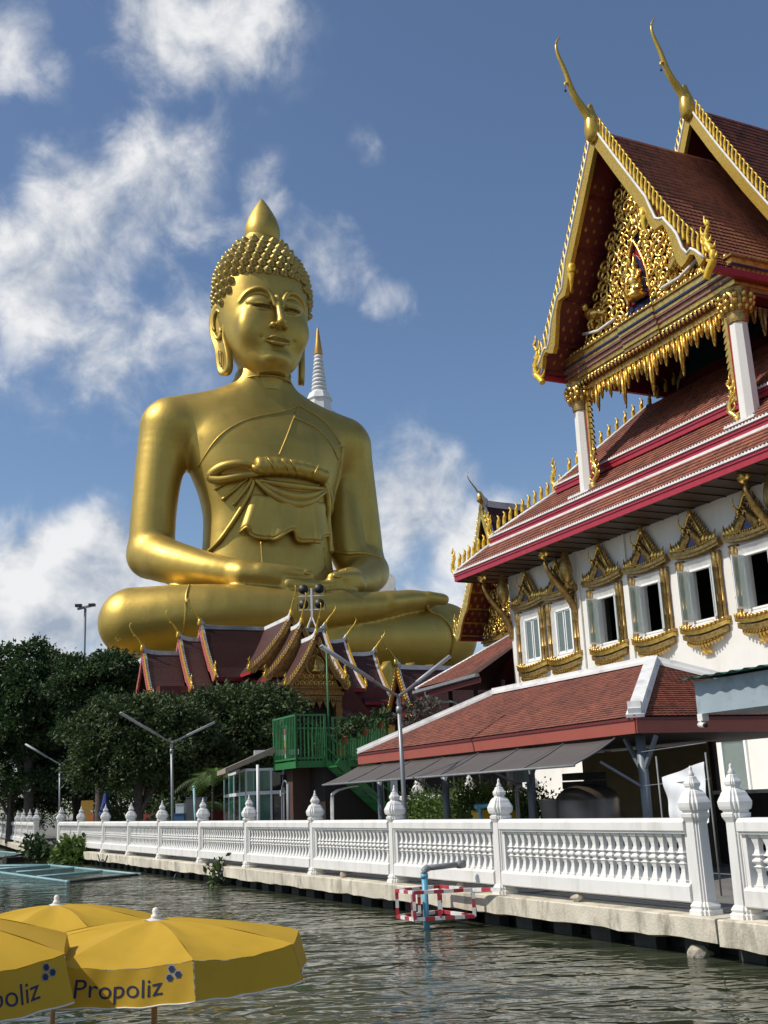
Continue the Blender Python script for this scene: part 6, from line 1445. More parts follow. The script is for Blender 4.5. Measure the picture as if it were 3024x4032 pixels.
# ---------------------------------------------------------------- things under the shed
mat('back_panel', (.20, .155, .08), .8, var=.15, vscale=1.5); mat('tank_steel', (.16, .13, .11), .35, .7, var=.15, vscale=2); mat('tub_grey', (.30, .30, .31), .6, var=.1); mat('bin_yellow', (.62, .42, .02), .5)
bw = proot('store_partition', 'dull yellow-brown partition wall at the back of the tiled shed', 'partition', 26.3, 18.6)
MB().b2((0, 0, 0), (5.2, .1, 2.75)).build('panel', 'back_panel', bw); MB().b2((5.25, .0, 0), (5.4, .12, 2.78)).build('stud', 'interior_dark', bw)
sw = proot('shade_wall', 'dark low wall with a ledge, added for the shade behind the near end of the shed', 'wall', 20.8, 18.4); MB().b2((0, 0, 0), (9, .2, 1.55)).build('wall_body', 'interior_dark', sw); MB().b2((0, -.05, 1.55), (9, .3, 1.63)).build('coping', 'ridge_grey', sw)  # dark wall added to darken the bright background under the roof
tk = proot('water_tank', 'dark steel water tank with a domed lid under the tiled shed', 'tank', 21.1, 15.0)
MB().lathe([(.70, 0), (.72, .05), (.72, 1.55), (.70, 1.6), (.66, 1.70), (.5, 1.82), (.25, 1.88), (.05, 1.90)], (0, 0, 0), 24).build('shell', 'tank_steel', tk); MB().lathe([(.725, .9), (.74, .92), (.725, .94)], (0, 0, 0), 24).build('band', 'tank_steel', tk); MB().tube([(-.75, -.2, 0), (-.75, -.2, 1.45), (-.6, -.1, 1.5)], .03, 6).build('inlet_pipe', 'pvc_grey', tk)
tu = proot('plastic_tub', 'grey plastic tub on a stand beside the water tank', 'tub', 22.3, 14.9); MB().lathe([(.26, 1.12), (.30, 1.15), (.38, 1.55), (.41, 1.57), (.41, 1.60), (.36, 1.60), (.28, 1.2), (.02, 1.18)], (0, 0, 0), 16).build('tub', 'tub_grey', tu); MB().b2((-.25, -.25, 0), (.25, .25, 1.12)).build('stand', 'interior_dark', tu)
for i, (t, c_) in enumerate(((24.35, 14.2), (23.85, 14.45))):
    bn = proot('yellow_bin', ('yellow plastic bin with a ribbed lid in front of the hedge', 'yellow plastic bin tucked behind the other by the blue pipe')[i], 'bin', t, c_)
    MB().box((0, 0, .66), (.42, .40, 1.25), top=1.08).build('bin_body', 'bin_yellow', bn); MB().b2((-.25, -.24, 1.285), (.25, .24, 1.35)).build('lid', 'bin_yellow', bn)
    for s in (-1, 1): MB().tube([(s*.2, -.26, 1.37), (s*.2, .24, 1.37)], .03, 6).build('lid_rib', 'bin_yellow', bn)
bp_ = proot('blue_pipe', 'short blue plastic pipe with an elbow near the yellow bins', 'pipe', 22.95, 13.4); MB().tube(bez([(-.25, 0, 0), (-.25, 0, 1.42), (-.2, 0, 1.5), (.25, .1, 1.52)], 4), .05, 8).build('pipe_run', 'pvc_blue', bp_); MB().tube([(-.26, -.02, 1.44), (-.3, -.03, 1.5), (-.38, -.03, 1.5)], .062, 8).build('tee', 'pvc_blue', bp_)
mat('block_black', (.018, .016, .015), .7, var=.4, vscale=5)
st = proot('block_stack', 'dark stack of piled blocks beside the water tank', 'stack', 22.9, 16.2)
for k in range(11): MB().box((RNG.uniform(-.04, .04), RNG.uniform(-.04, .04), .1+.2*k), (.9-.02*k, .8, .17)).build('block', 'block_black', st)
eb = proot('meter_box', 'grey electric meter boxes fixed to the shed column', 'meter box', 22.34, 14.0)
MB().b2((.05, -.1, 2.0), (.35, .05, 2.55)).build('case', 'steel_blue', eb); MB().b2((-.4, -.05, 2.0), (-.18, .08, 2.4)).build('case', 'tub_grey', eb)
for x in (-.1, -.02): MB().tube(bez([(x, -.05, 0), (x, -.05, 1.6), (x+.06, -.08, 1.85), (x+.25, -.1, 1.95)], 4), .03, 6).build('conduit', 'pvc_grey', eb)
# white sheet hung on a wire frame
sh_ = proot('white_sheet', 'crumpled white plastic sheet hung on a wire by the end of the balustrade', 'sheet', 16.0, 13.0)
mat('sheet_white', (.74, .76, .78), .5, var=.05, vscale=3, spec=.4)
def shf(u, v):
    x = .02+.10*(1-v)+(1.12-.12*(1-v))*u; zt_ = 1.93+.22*u
    return Vector((x, .025*math.sin(u*9+v*4)+.02*math.sin(u*17-v*7)*(1-v)+.012*math.sin(v*13+u*5), zt_-(1-v)*(.92+.10*u+.03*math.sin(u*11))))
o = MB().grid(shf, 36, 26).build('cloth', 'sheet_white', sh_, fix=False)
for z in (1.7, 2.3): MB().tube([(-.5, 0, z+.1), (1.25, 0, z+.16)], .008, 5).build('wire', 'pvc_grey', sh_)
for x in (-.1, 1.2): MB().tube([(x, 0, 0), (x, 0, 2.3)], .015, 6).build('stake', 'pvc_grey', sh_)
# painted sheet-metal cabin at the right edge, with lamp camera
kb = thing('roadside_cabin', 'peeling blue-grey metal cabin top with a green corrugated roof edge', 'cabin', W(14.6, 12.75, 0), YAW-math.pi/2)
mat('cabin_blue', (.30, .37, .41), .6, var=.08, vscale=1.5, dirt=(.16, .18, .19), dscale=1.6, damt=.9); mat('roof_green', (.03, .12, .08), .5, var=.2, vscale=4)
MB().b2((0, 0, 2.92), (3.2, 1.5, 3.46)).build('cabin_wall', 'cabin_blue', kb)
MB().grid(lambda u, v: Vector((-.16+3.5*u, -.25+2.0*v, 3.50+.02*math.sin(u*70)+.12*v)), 90, 2).build('corrugated_roof', 'roof_green', kb, fix=False)
MB().b2((.03, -.04, 2.80), (.15, .1, 2.92)).build('bracket', 'paint_white', kb); MB().b2((2.0, .3, 0), (2.15, .45, 2.92)).build('post', 'steel_blue', kb)
cm = thing('security_camera', 'small white bullet camera hanging under the blue-grey cabin', 'camera', W(14.5, 12.7, 2.74), YAW-math.pi/2)
MB().tube([(-.02, 0, 0), (.16, -.05, -.02)], .045, 10).build('camera_body', 'paint_white', cm); MB().tube([(.16, -.05, -.02), (.19, -.058, -.024)], .04, 10).build('lens', 'interior_dark', cm); MB().tube([(.02, 0, .03), (.02, 0, .08)], .02, 6).build('mount', 'paint_white', cm)
# hall terrace balustrade behind the hedge
balustrade([W(44.5, 20.4, .55), W(40.2, 20.4, .55), W(36.0, 20.4, .55), W(31.8, 20.4, .55)], -D1, D2, 'white balustrade on the raised terrace behind the clipped hedge', .25)
tr = MB().b2((0, -.3, 0), (26, 7.4, .55)).build('terrace', 'plaster_white', None, W(44.6, 20.4, 0)); tr.rotation_euler = (0, 0, YAW-math.pi/2); tr['kind'] = 'structure'
# ---------------------------------------------------------------- green steel terrace with stair
mat('green_steel', (.026, .17, .045), .45, var=.12, vscale=3, dirt=(.015, .06, .025), dscale=3, damt=.6); mat('brown_wall', (.085, .045, .032), .7, var=.12, vscale=2)
gt = proot('green_steel_terrace', 'bright green steel terrace with barred railings and stair beside the tiled shed', 'terrace', 38.75, 13.4)
XA, XB, DY = 1.3, 3.5, 3.4                                # front from XA to XB; set-back part from 0 to XA
zf, zh = 3.03, 4.64
MB().b2((XA, 0, zf), (XB, DY, zf+.07)).build('deck', 'green_steel', gt); MB().b2((0, .5, zf), (XA, DY, zf+.07)).build('deck', 'green_steel', gt)
def rail(a, b, zt, zb, step=.145, fr=True):
    a, b = Vector(a), Vector(b); Z = Vector((0, 0, 1)); L_ = (b-a).length; k = max(2, int(L_/step))
    for z in (zt, zb+.17): MB().bar(a+Z*z, b+Z*z, .05, .06).build('rail', 'green_steel', gt)
    MB().bar(a+Z*(zb-.03), b+Z*(zb-.03), .05, .22).build('edge_beam', 'green_steel', gt)
    me = MB().b2((-.016, -.012, 0), (.016, .012, zt-zb-.17)).mesh('bar'); me.materials.append(M_['green_steel'])
    for i in range(k+1): place('bar', me, gt, a.lerp(b, i/k)+Z*(zb+.17), (0, 0, math.atan2(b.y-a.y, b.x-a.x)))
    for p in (a, b): MB().b2((p.x-.035, p.y-.035, zb-.1), (p.x+.035, p.y+.035, zt+.03)).build('rail_post', 'green_steel', gt)
rail((XA, 0, 0), (XB, 0, 0), zh, zf); rail((0, .5, 0), (XA, .5, 0), zh-.2, zf); rail((XB, 0, 0), (XB, 1.05, 0), zh, zf); rail((XB, 1.35, 0), (XB, DY, 0), zh-.1, zf); rail((0, DY, 0), (XB, DY, 0), zh-.1, zf); rail((0, .5, 0), (0, DY, 0), zh-.2, zf)
for y in (1.1, 1.95):                                     # stair stringers and treads running down along D2
    MB().bar((XB+.1+(.0 if y < 1.5 else .9), 1.05, zf), (XB+.1+(.0 if y < 1.5 else .9), 4.4, .1), .05, .22).build('stringer', 'green_steel', gt)
for i in range(12): f = (i+.5)/12; MB().b2((XB+.12, 1.05+3.35*f-.12, zf-.05-2.9*f), (XB+.98, 1.05+3.35*f+.12, zf-2.9*f)).build('tread', 'green_steel', gt)
for dz in (.5, 1.0): MB().bar((XB+.1, 1.05, zf+dz), (XB+.1, 4.4, .1+dz), .04).build('hand_rail', 'green_steel', gt)
for i in range(5): f = i/4; MB().bar((XB+.1, 1.05+3.35*f, zf-2.9*f), (XB+.1, 1.05+3.35*f, zf-2.9*f+1.0), .04).build('rail_post', 'green_steel', gt)
MB().b2((XB-.05, DY-.1, 0), (XB+.05, DY, zf)).build('support_post', 'green_steel', gt); MB().tube([(XB-.02, 1.2, zf), (XB-.02, 1.2, 7.05)], .035, 8).build('flag_pole', 'green_steel', gt)
MB().b2((XA+.1, .35, 0), (XA+.85, 1.0, zf-.1)).build('pier', 'brown_wall', gt); MB().b2((XA-.6, 1.0, 0), (XB, DY, zf-.1)).build('void_block', 'interior_dark', gt)  # near-black block stands for the unlit void under the deck
mat('lamp_black', (.012, .012, .012), .5); MB().b2((XA+.12, .25, 2.3), (XA+.25, .348, 2.75)).build('wall_lamp', 'lamp_black', gt)
pl = proot('plumbing_pipes', 'grey looped conduits and switch box against the black block standing for the void under the green terrace', 'pipes', 36.2, 13.2)
MB().tube(bez([(.0, 0, 0), (0, 0, 2.0), (.08, 0, 2.35), (.3, 0, 2.5), (.5, 0, 2.42)], 4), .025, 8).build('conduit', 'pvc_grey', pl); MB().tube([(.55, .02, 0), (.55, .02, 2.4)], .06, 8).build('stack_pipe', 'pvc_grey', pl); MB().tube(bez([(.2, 0, 0), (.2, 0, 1.9), (.1, 0, 2.05)], 4), .022, 8).build('conduit', 'pvc_grey', pl); MB().b2((-.07, -.05, 2.0), (.07, .03, 2.2)).build('switch_box', 'tub_grey', pl)
# flower pots and a sign on the railing
mat('terracotta', (.36, .13, .07), .7, var=.1); mat('pot_black', (.02, .02, .02), .5); mat('sign_pink', (.6, .12, .16), .6); mat('sign_yellow', (.65, .5, .08), .6)
for i, (x, y, z, m, lb) in enumerate(((.45, .36, 4.1, 'terracotta', 'terracotta pot hung on the set-back railing of the green terrace'), (XB+.12, 2.1, 3.95, 'pot_black', 'black pot hung on the stair side of the green terrace'), (XB+.12, 2.5, 4.0, 'terracotta', 'terracotta pot hung beside the black pot on the green railing'), (XB+.1, 3.1, 4.25, 'terracotta', 'tilted terracotta pot at the far corner of the green railing'), (XB+.1, 1.75, 3.75, 'terracotta', 'small terracotta pot low on the green stair railing'))):
    r_ = thing('flower_pot', lb, 'flower pot', gt.matrix_world @ Vector((x, y, z)) if False else W(38.75-x, 13.4+y, z), 0)
    if i == 3: r_.rotation_euler = (.4, .2, 0)
    MB().lathe([(.085, -.1), (.11, .1), (.125, .1), (.125, .15), (.10, .15), (.09, .1)], (0, 0, 0), 12).build('pot', m, r_); POTS = globals().setdefault('POTS', []); POTS.append(r_)
sg = proot('hanging_sign', 'narrow pink and yellow sign strip on the green railing', 'sign', 37.55, 13.85)
for k, m in enumerate(('sign_pink', 'paint_white', 'sign_yellow', 'sign_pink', 'paint_white')): MB().b2((-.1, -.02, 4.35-.22*(k+1)), (.1, .02, 4.35-.22*k-.008)).build('sign_panel', m, sg)
# ---------------------------------------------------------------- glazed kiosk
mat('glass_teal', (.012, .11, .08), .05, spec=.8, var=.3, vscale=1.5); mat('glass_dark', (.012, .016, .018), .04, spec=.8); mat('frame_white', (.72, .73, .73), .4); mat('canopy_beige', (.30, .24, .18), .7, var=.1)
kc = px(970, 3200, 39.5); kc.z = 0
ki = thing('glass_kiosk', 'small glazed kiosk with white frames and green curtains beside the green terrace', 'kiosk', kc, R(14))
kz = 2.95                                                  # local x = right face, local y = away along the left face
def glazed(a, b, n, glasses):
    a, b = Vector(a), Vector(b); Z = Vector((0, 0, 1)); d = (b-a)/n
    for z in (.05, 2.15, kz): MB().bar(a+Z*z, b+Z*z, .08, .09 if z != 2.15 else .12).build('frame_rail', 'frame_white', ki)
    for i in range(n+1): MB().bar(a+d*i, a+d*i+Z*kz, .07, .07).build('mullion', 'frame_white', ki)
    for i in range(n):
        for z0, z1 in ((.1, 2.09), (2.21, kz-.05)): MB().bar(a+d*(i+.5)+Z*z0, a+d*(i+.5)+Z*z1, d.length-.07, .02, up=d.cross(Z)).build('pane', glasses[i % len(glasses)], ki)
glazed((0, 0, 0), (0, 8, 0), 4, ['glass_teal', 'glass_dark', 'glass_teal'])
glazed((0, 0, 0), (1.75, 0, 0), 4, ['glass_teal', 'glass_teal', 'glass_dark', 'glass_dark'])
MB().b2((.1, .1, kz+.05), (3, 8, kz+.15)).build('roof', 'interior_dark', ki); MB().b2((.3, .3, 0), (3, 7.8, kz)).build('inner_wall', 'interior_dark', ki)
MB().add([(-.75, -.3, 3.02), (-.75, 3.0, 3.02), (1.0, 3.0, 3.72), (1.0, -.3, 3.72), (-.75, -.3, 2.86), (-.75, 3.0, 2.86), (1.0, 3.0, 3.5), (1.0, -.3, 3.5)], [(0, 1, 2, 3), (7, 6, 5, 4), (0, 3, 7, 4), (0, 4, 5, 1), (1, 5, 6, 2), (3, 2, 6, 7)]).build('canopy', 'canopy_beige', ki); MB().b2((.3, .02, 3.42), (1.9, .16, 3.62)).build('canopy_box', 'frame_white', ki)
MB().tube([(.35, -.5, 0), (.35, -.5, 3.1)], .05, 8).build('post', 'frame_white', ki)
# ---------------------------------------------------------------- street lamps
mat('galvanised', (.28, .29, .30), .45, .5, var=.1, vscale=3); mat('led_cover', (.38, .39, .40), .4)
def lamp(bx, by, Yb, fork, tl_, tr_, zt_, label):
    b = px(bx, by, Yb); b.z = 0; f = px(fork[0], fork[1], Yb); A = pz(tl_[0], tl_[1], zt_); B = pz(tr_[0], tr_[1], zt_)
    r_ = thing('street_lamp', label, 'street lamp', b); f = f-b; A = A-b; B = B-b
    MB().tube([(0, 0, 0), (f.x*.5, f.y*.5, f.z*.5), f-Vector((0, 0, .25))], [.06, .055, .05], 10).build('pole', 'galvanised', r_); MB().lathe([(.065, -.08), (.075, 0), (.065, .08)], tuple(f-Vector((0, 0, .3))), 10).build('collar', 'galvanised', r_)
    for T in (A, B):
        m_ = f.lerp(T, .45); P = bez([f-Vector((0, 0, .28)), f+Vector((0, 0, .0)), f.lerp(T, .12), m_], 4)
        a_ = MB().tube(P, .038, 8).build('arm', 'galvanised', r_)
        MB().tube([f.lerp(T, .35), T], .055, 8).build('lamp_tube', 'led_cover', a_); MB().lathe([(.02, 0), (.06, .02), (.02, .05)], tuple(T-Vector((0, 0, .03))), 8).build('end_cap', 'galvanised', a_)
lamp(682, 3230, 43, (676, 2926), (475, 2808), (843, 2845), 5.15, 'grey twin-tube street lamp in front of the big leafy tree')
lamp(1597, 3200, 27, (1569, 2745), (1265, 2545), (1770, 2585), 5.25, 'grey twin-tube street lamp beside the brown awning')
lamp(238, 3225, 60, (236, 3010), (100, 2930), (330, 2960), 5.4, 'grey twin-tube street lamp half hidden in the trees by the inlet')
# flood-light mast and far pole
ms = thing('floodlight_mast', 'white lattice mast carrying four black floodlights among the temple roofs', 'mast', Vector((-6.0, 85, 0)))
for s in (-1, 1):
    for q in (-1, 1): MB().bar((s*.55, q*.4, 0), (s*.55, q*.4, 14.4), .09).build('mast_leg', 'paint_white', ms); MB().bar((s*.55, q*.4, 14.4), (0, 0, 15.9), .09).build('mast_leg', 'paint_white', ms)
for i in range(14):
    z = 8+.46*i; 
    for q in (-.4, .4): MB().bar((-.55, q, z), (.55, q, z+.46), .05).build('lattice_brace', 'paint_white', ms)
MB().bar((0, 0, 15.5), (0, 0, 18.1), .16).build('head_post', 'paint_white', ms)
for z in (16.4, 17.5): MB().bar((-1.0, 0, z), (1.0, 0, z), .09).build('cross_arm', 'paint_white', ms)
for z in (16.85, 18.05):
    for x in (-.62, .62):
        fl = MB().lathe([(.37, 0), (.39, .12), (.34, .22), (.2, .30), (.05, .31)], (0, 0, 0), 16, mx=Matrix.Translation((x, -.1, z)) @ Matrix.Rotation(R(90), 4, 'X') @ Matrix.Scale(-1, 4, (0, 0, 1))).build('floodlight', 'lamp_black', ms); MB().bar((x-.5, 0, z-.5), (x-.5, 0, z), .04).build('yoke', 'lamp_black', fl); MB().bar((x+.5, 0, z-.5), (x+.5, 0, z), .04).build('yoke', 'lamp_black', fl)
fp = thing('light_pole', 'thin grey lamp pole rising above the trees beside the statue', 'light pole', Vector((-33.6, 120, 0))); MB().tube([(0, 0, 0), (-.05, 0, 23.6)], [.22, .14], 8).build('pole', 'steel_blue', fp); MB().bar((-.9, 0, 23.6), (.9, -.3, 23.9), .2, .25).build('cross_arm', 'steel_blue', fp)
for x in (-.75, .75): MB().box((x, -.2, 23.95), (.7, .5, .3)).build('lamp_head', 'lamp_black', fp)
# odds and ends behind the balustrade
mat('board_ochre', (.42, .23, .03), .7, var=.1); mat('sign_orange', (.62, .16, .05), .6); mat('blue_cloth', (.02, .05, .22), .8); mat('box_white', (.6, .6, .58), .6); mat('crate_blue', (.05, .13, .25), .6); mat('board_grey', (.10, .10, .10), .7, var=.2)
def upright(name, label, cat, x0, x1, y0, Y, m, th=.05):
    a, b = px(x0, 3226, Y), px(x1, 3226, Y); h = px((x0+x1)/2, y0, Y).z; o = a.lerp(b, .5); o.z = 0; w_ = (b-a).length
    r_ = thing(name, label, cat, o, 0); MB().b2((-w_/2, -th/2, .02), (w_/2, th/2, h)).build('panel', m, r_)
    for s in (-1, 1): MB().b2((s*w_/2*.9-.03, th/2+.002, 0), (s*w_/2*.9+.03, th/2+.05, h*.97)).build('leg', 'board_grey', r_)
    return r_
upright('ochre_board', 'ochre board standing behind the balustrade under the trees', 'board', 318, 366, 3152, 62, 'board_ochre')
os_ = upright('orange_sign', 'small orange notice on legs just behind the balustrade', 'sign', 353, 369, 3203, 56, 'sign_orange'); MB().b2((-.07, -.035, 1.72), (.07, -.028, 1.82)).build('notice_print', 'paint_white', os_)
bu = thing('folded_parasol', 'folded dark blue parasol standing under the trees', 'parasol', px(415, 3226, 60)-Vector((0, 0, px(415, 3226, 60).z)))
MB().tube([(0, 0, 0), (0, 0, 2.9)], .025, 6).build('pole', 'galvanised', bu); MB().lathe([(.34, 1.5), (.36, 1.6), (.2, 2.2), (.1, 2.7), (.02, 2.85)], (0, 0, 0), 9, False).build('folded_canopy', 'blue_cloth', bu)
for i, (x0, x1, y0, Y, m, lb) in enumerate(((696, 728, 3168, 44, 'box_white', 'white appliance box stacked behind the balustrade'), (732, 762, 3143, 45, 'board_grey', 'narrow dark grey panel leaning behind the balustrade'), (766, 815, 3142, 45, 'board_grey', 'wide charcoal panel behind the balustrade'), (690, 728, 3206, 43.6, 'crate_blue', 'blue crate under the white appliance box'), (775, 795, 3195, 43.6, 'crate_blue', 'small blue crate in front of the charcoal panel'))):
    a, b = px(x0, 3226, Y), px(x1, 3226, Y); h = px(x0, y0, Y).z; o = a.lerp(b, .5); o.z = 0; r_ = thing(('storage_box', 'charcoal_board', 'charcoal_board', 'crate', 'crate')[i], lb, ('box', 'board', 'board', 'crate', 'crate')[i], o); w_ = (b-a).length
    MB().b2((-w_/2, -.02 if 'panel' in lb else -.25, 0), (w_/2, .02 if 'panel' in lb else .25, h)).build('body', m, r_); MB().b2((-w_/2-.015, -.27 if 'panel' not in lb else -.03, h), (w_/2+.015, .27 if 'panel' not in lb else .03, h+.03)).build('top_edge', m, r_)
bpn = thing('leaning_pipe', 'pale blue pipe leaning on the charcoal panels', 'pipe', px(770, 3226, 43.4)-Vector((0, 0, px(770, 3226, 43.4).z))); MB().tube([(.05, 0, 0), (-.12, .3, 2.55)], .05, 8).build('tube', 'pvc_pale', bpn); MB().lathe([(.06, -.04), (.065, 0), (.06, .04)], (-.12, .3, 2.52), 8).build('coupler', 'pvc_pale', bpn)
rp = thing('mooring_rope', 'thin grey rope slanting from the balustrade to the water', 'rope', Q(38.4, CF-.3, WATER)); MB().tube(bez([(0, 0, 0), (.2, .15, .35), (.9, .1, .95), (1.1, .05, 1.0)], 5), .012, 5).build('strand', 'pvc_grey', rp)
rp2 = thing('hanging_cable', 'black cable looped over the quay edge near the bush', 'cable', Q(49.0, CF-.37, -.05)); MB().tube(bez([-F1*.9, -F1*.5+Vector((0, 0, -.25)), F1*.0+Vector((0, 0, -.18)), F1*.4+Vector((0, 0, -.3)), F1*.9], 5), .02, 5).build('loop', 'lamp_black', rp2)
# ---------------------------------------------------------------- foliage
def leaf_mat(name, c1, c2, c3):
    m = bpy.data.materials.new(name); m.use_nodes = True; nt = m.node_tree; b = nt.nodes['Principled BSDF']; L = nt.links; out = nt.nodes['Material Output']
    g = nt.nodes.new('ShaderNodeNewGeometry'); rp = nt.nodes.new('ShaderNodeValToRGB'); L.new(g.outputs['Random Per Island'], rp.inputs[0]); e = rp.color_ramp.elements
    e[0].color = tuple(c1)+(1,); e[1].color = tuple(c3)+(1,); k = e.new(.6); k.color = tuple(c2)+(1,); L.new(rp.outputs[0], b.inputs['Base Color']); b.inputs['Roughness'].default_value = .6
    tr = nt.nodes.new('ShaderNodeBsdfTranslucent'); L.new(rp.outputs[0], tr.inputs[0]); mx = nt.nodes.new('ShaderNodeMixShader'); mx.inputs[0].default_value = .25; L.new(b.outputs[0], mx.inputs[1]); L.new(tr.outputs[0], mx.inputs[2]); L.new(mx.outputs[0], out.inputs[0]); MATS[name] = m
leaf_mat('leaf_green', (.022, .042, .012), (.048, .082, .020), (.095, .14, .04)); leaf_mat('leaf_dark', (.018, .042, .012), (.038, .078, .02), (.07, .12, .03)); leaf_mat('leaf_lime', (.05, .10, .015), (.10, .17, .03), (.16, .24, .05))
mat('bark', (.09, .075, .06), .9, var=.3, vscale=6, bump=.6, bscale=20)
def leaves(n, clumps, size, rng, droop=.25, shell=.55):
    """n leaf blades (folded kites, one long) spread through clumps [(centre, radii, weight)]"""
    w_ = np.array([c[2] for c in clumps], float); w_ /= w_.sum(); pick = rng.choice(len(clumps), n, p=w_)
    C = np.array([c[0] for c in clumps])[pick]; Rr = np.array([c[1] for c in clumps])[pick]
    d = rng.normal(size=(n, 3)); d /= np.linalg.norm(d, axis=1)[:, None]; d[:, 2] = np.where(d[:, 2] < -.55, -d[:, 2]*.5, d[:, 2])
    rad = (shell+(1-shell)*rng.random(n)**.6)*(1+.10*rng.normal(size=n)); P = C+d*Rr*rad[:, None]
    sub = rng.normal(size=(n, 3))*.12; P += sub
    ax = d+rng.normal(size=(n, 3))*.75; ax[:, 2] -= droop; ax /= np.linalg.norm(ax, axis=1)[:, None]
    s = np.cross(ax, rng.normal(size=(n, 3))); s /= np.linalg.norm(s, axis=1)[:, None]; nn_ = np.cross(ax, s)
    L_ = size*rng.uniform(.5, 1.5, n)[:, None]; w2 = L_*.26
    V = np.stack([P, P+ax*L_*.45+s*w2+nn_*w2*.35, P+ax*L_, P+ax*L_*.45-s*w2+nn_*w2*.35, P+ax*L_*.5-nn_*w2*.15], 1).reshape(-1, 3)
    b = np.arange(n)[:, None]*5; F = np.concatenate([b+np.array([[0, 1, 2]]), b+np.array([[0, 2, 3]])], 0)
    F = np.concatenate([b+np.array([[0, 1, 2]]), b+np.array([[2, 3, 0]])], 0)
    return V, F
def clumpy(c, r, k, rng, cr=(.13, .36)):
    """a crown as k lobes over an ellipsoid"""
    out = [(c, np.array(r)*.55, .8)]
    for i in range(k):
        a = 2.399963*i+rng.uniform(-.3, .3); zz = 1-1.8*(i+.5)/k; q = math.sqrt(max(0, 1-zz*zz)); f = rng.uniform(*cr); k_ = rng.uniform(.62, .92)
        out.append((np.array(c)+np.array([math.cos(a)*q, math.sin(a)*q, zz])*np.array(r)*k_, np.array(r)*f*np.array([1.15, 1.0, .8]), (f/.35)**2))
    return out
def tree(name, label, base, crown, r, n, size, m, seed, k=26, trunk=.28, cat='tree', group=None, lean=(0, 0), forks=5):
    rng = np.random.default_rng(seed); base = Vector(base); root = thing(name, label, cat, base, 0, group)
    cc = np.array(crown)-np.array(base)
    V, F = leaves(n, clumpy(cc, r, k, rng), size, rng); np_mesh('crown', V, F, m, root, False)
    top = Vector(cc); P = bez([(0, 0, -.1), (lean[0]*.3, lean[1]*.3, top.z*.3), (top.x*.6, top.y*.6, top.z*.7), top], 4)
    tk_ = MB().tube(P, [trunk*(1-.55*i/(len(P)-1)) for i in range(len(P))], 8).build('trunk', 'bark', root)
    for i in range(forks):
        a = 2*math.pi*i/forks+seed; q = P[4+(i % 4)*2]; e = top+Vector((math.cos(a)*r[0]*.7, math.sin(a)*r[1]*.7, r[2]*.25*math.sin(a*2)))
        MB().tube(bez([q, q.lerp(e, .5)+Vector((0, 0, .5)), e], 4), [trunk*.45*(1-.7*j/8) for j in range(9)], 6).build('limb', 'bark', tk_)
    return root
def gz0(p): return Vector((p.x, p.y, 0))
def T_(name, label, x, y, Y, rpx, rpy, n, size, m, seed, bx=None, **k):
    c_ = px(x, y, Y); s = Y/4304.6; b_ = gz0(px(bx or x, 3220, Y)); return tree(name, label, b_, c_, (rpx*s, rpx*s*.8, rpy*s), n, size, m, seed, **k)
T_('leafy_tree', 'broad leafy tree with pale drooping leaves just behind the balustrade', 545, 2945, 56, 285, 215, 42000, .21, 'leaf_green', 1, k=70, trunk=.3)
T_('leafy_tree', 'dense leafy tree in front of the maroon temple roofs', 940, 2905, 60, 290, 205, 42000, .21, 'leaf_green', 2, k=70, trunk=.3)
T_('shade_tree', 'tall dark tree with a rounded top left of the statue knee', 110, 2780, 76, 190, 270, 32000, .26, 'leaf_dark', 3, k=48, trunk=.4)
T_('shade_tree', 'dark spreading tree between the tall round tree and the statue knee', 390, 2740, 74, 190, 165, 28000, .25, 'leaf_dark', 4, k=44, trunk=.35)
T_('shade_tree', 'dark-leaved tree with low branches, added as backdrop for the shade at the edge of the inlet', 40, 3010, 78, 260, 190, 22000, .25, 'leaf_dark', 5, k=22, trunk=.3)  # added, dark leaves stand for the black shade behind the fence
T_('shade_tree', 'dark-leaved tree added to fill the shade under the leafy crowns', 300, 3060, 82, 260, 150, 18000, .25, 'leaf_dark', 6, k=18, trunk=.3)  # added likewise, dark leaves fill the shade below the crowns
T_('shade_tree', 'dark tree behind the glazed kiosk', 760, 3090, 64, 280, 150, 20000, .22, 'leaf_dark', 7, k=18, trunk=.3)
T_('shade_tree', 'dark tree between the terrace and the maroon temple', 1110, 2960, 64, 170, 150, 16000, .22, 'leaf_dark', 12, k=18, trunk=.3)
T_('bare_tree', 'sparse brown twiggy tree beside the gilded pavilion', 1660, 2840, 47, 95, 90, 900, .2, 'bark', 8, k=10, trunk=.12)
# clipped hedge behind the shed columns
def hedge():
    rng = np.random.default_rng(21); r_ = proot('clipped_hedge', 'clipped green hedge behind the columns of the tiled shed', 'hedge', 35.2, 17.0); cl = []
    for i in range(22): x = .2+8.6*i/22; cl.append((np.array([x, .4+rng.uniform(-.1, .1), 1.05+rng.uniform(-.12, .15)+(.25 if 4 < x < 6 else 0)]), np.array([.5, .45, .8]), 1))
    V, F = leaves(16000, cl, .11, rng, .0, .7); np_mesh('foliage', V, F, 'leaf_lime', r_, False)
    for i in range(8): MB().tube([(.6+i*1.1, .4, 0), (.6+i*1.1, .4, .9)], .03, 5).build('stem', 'bark', r_)
hedge()
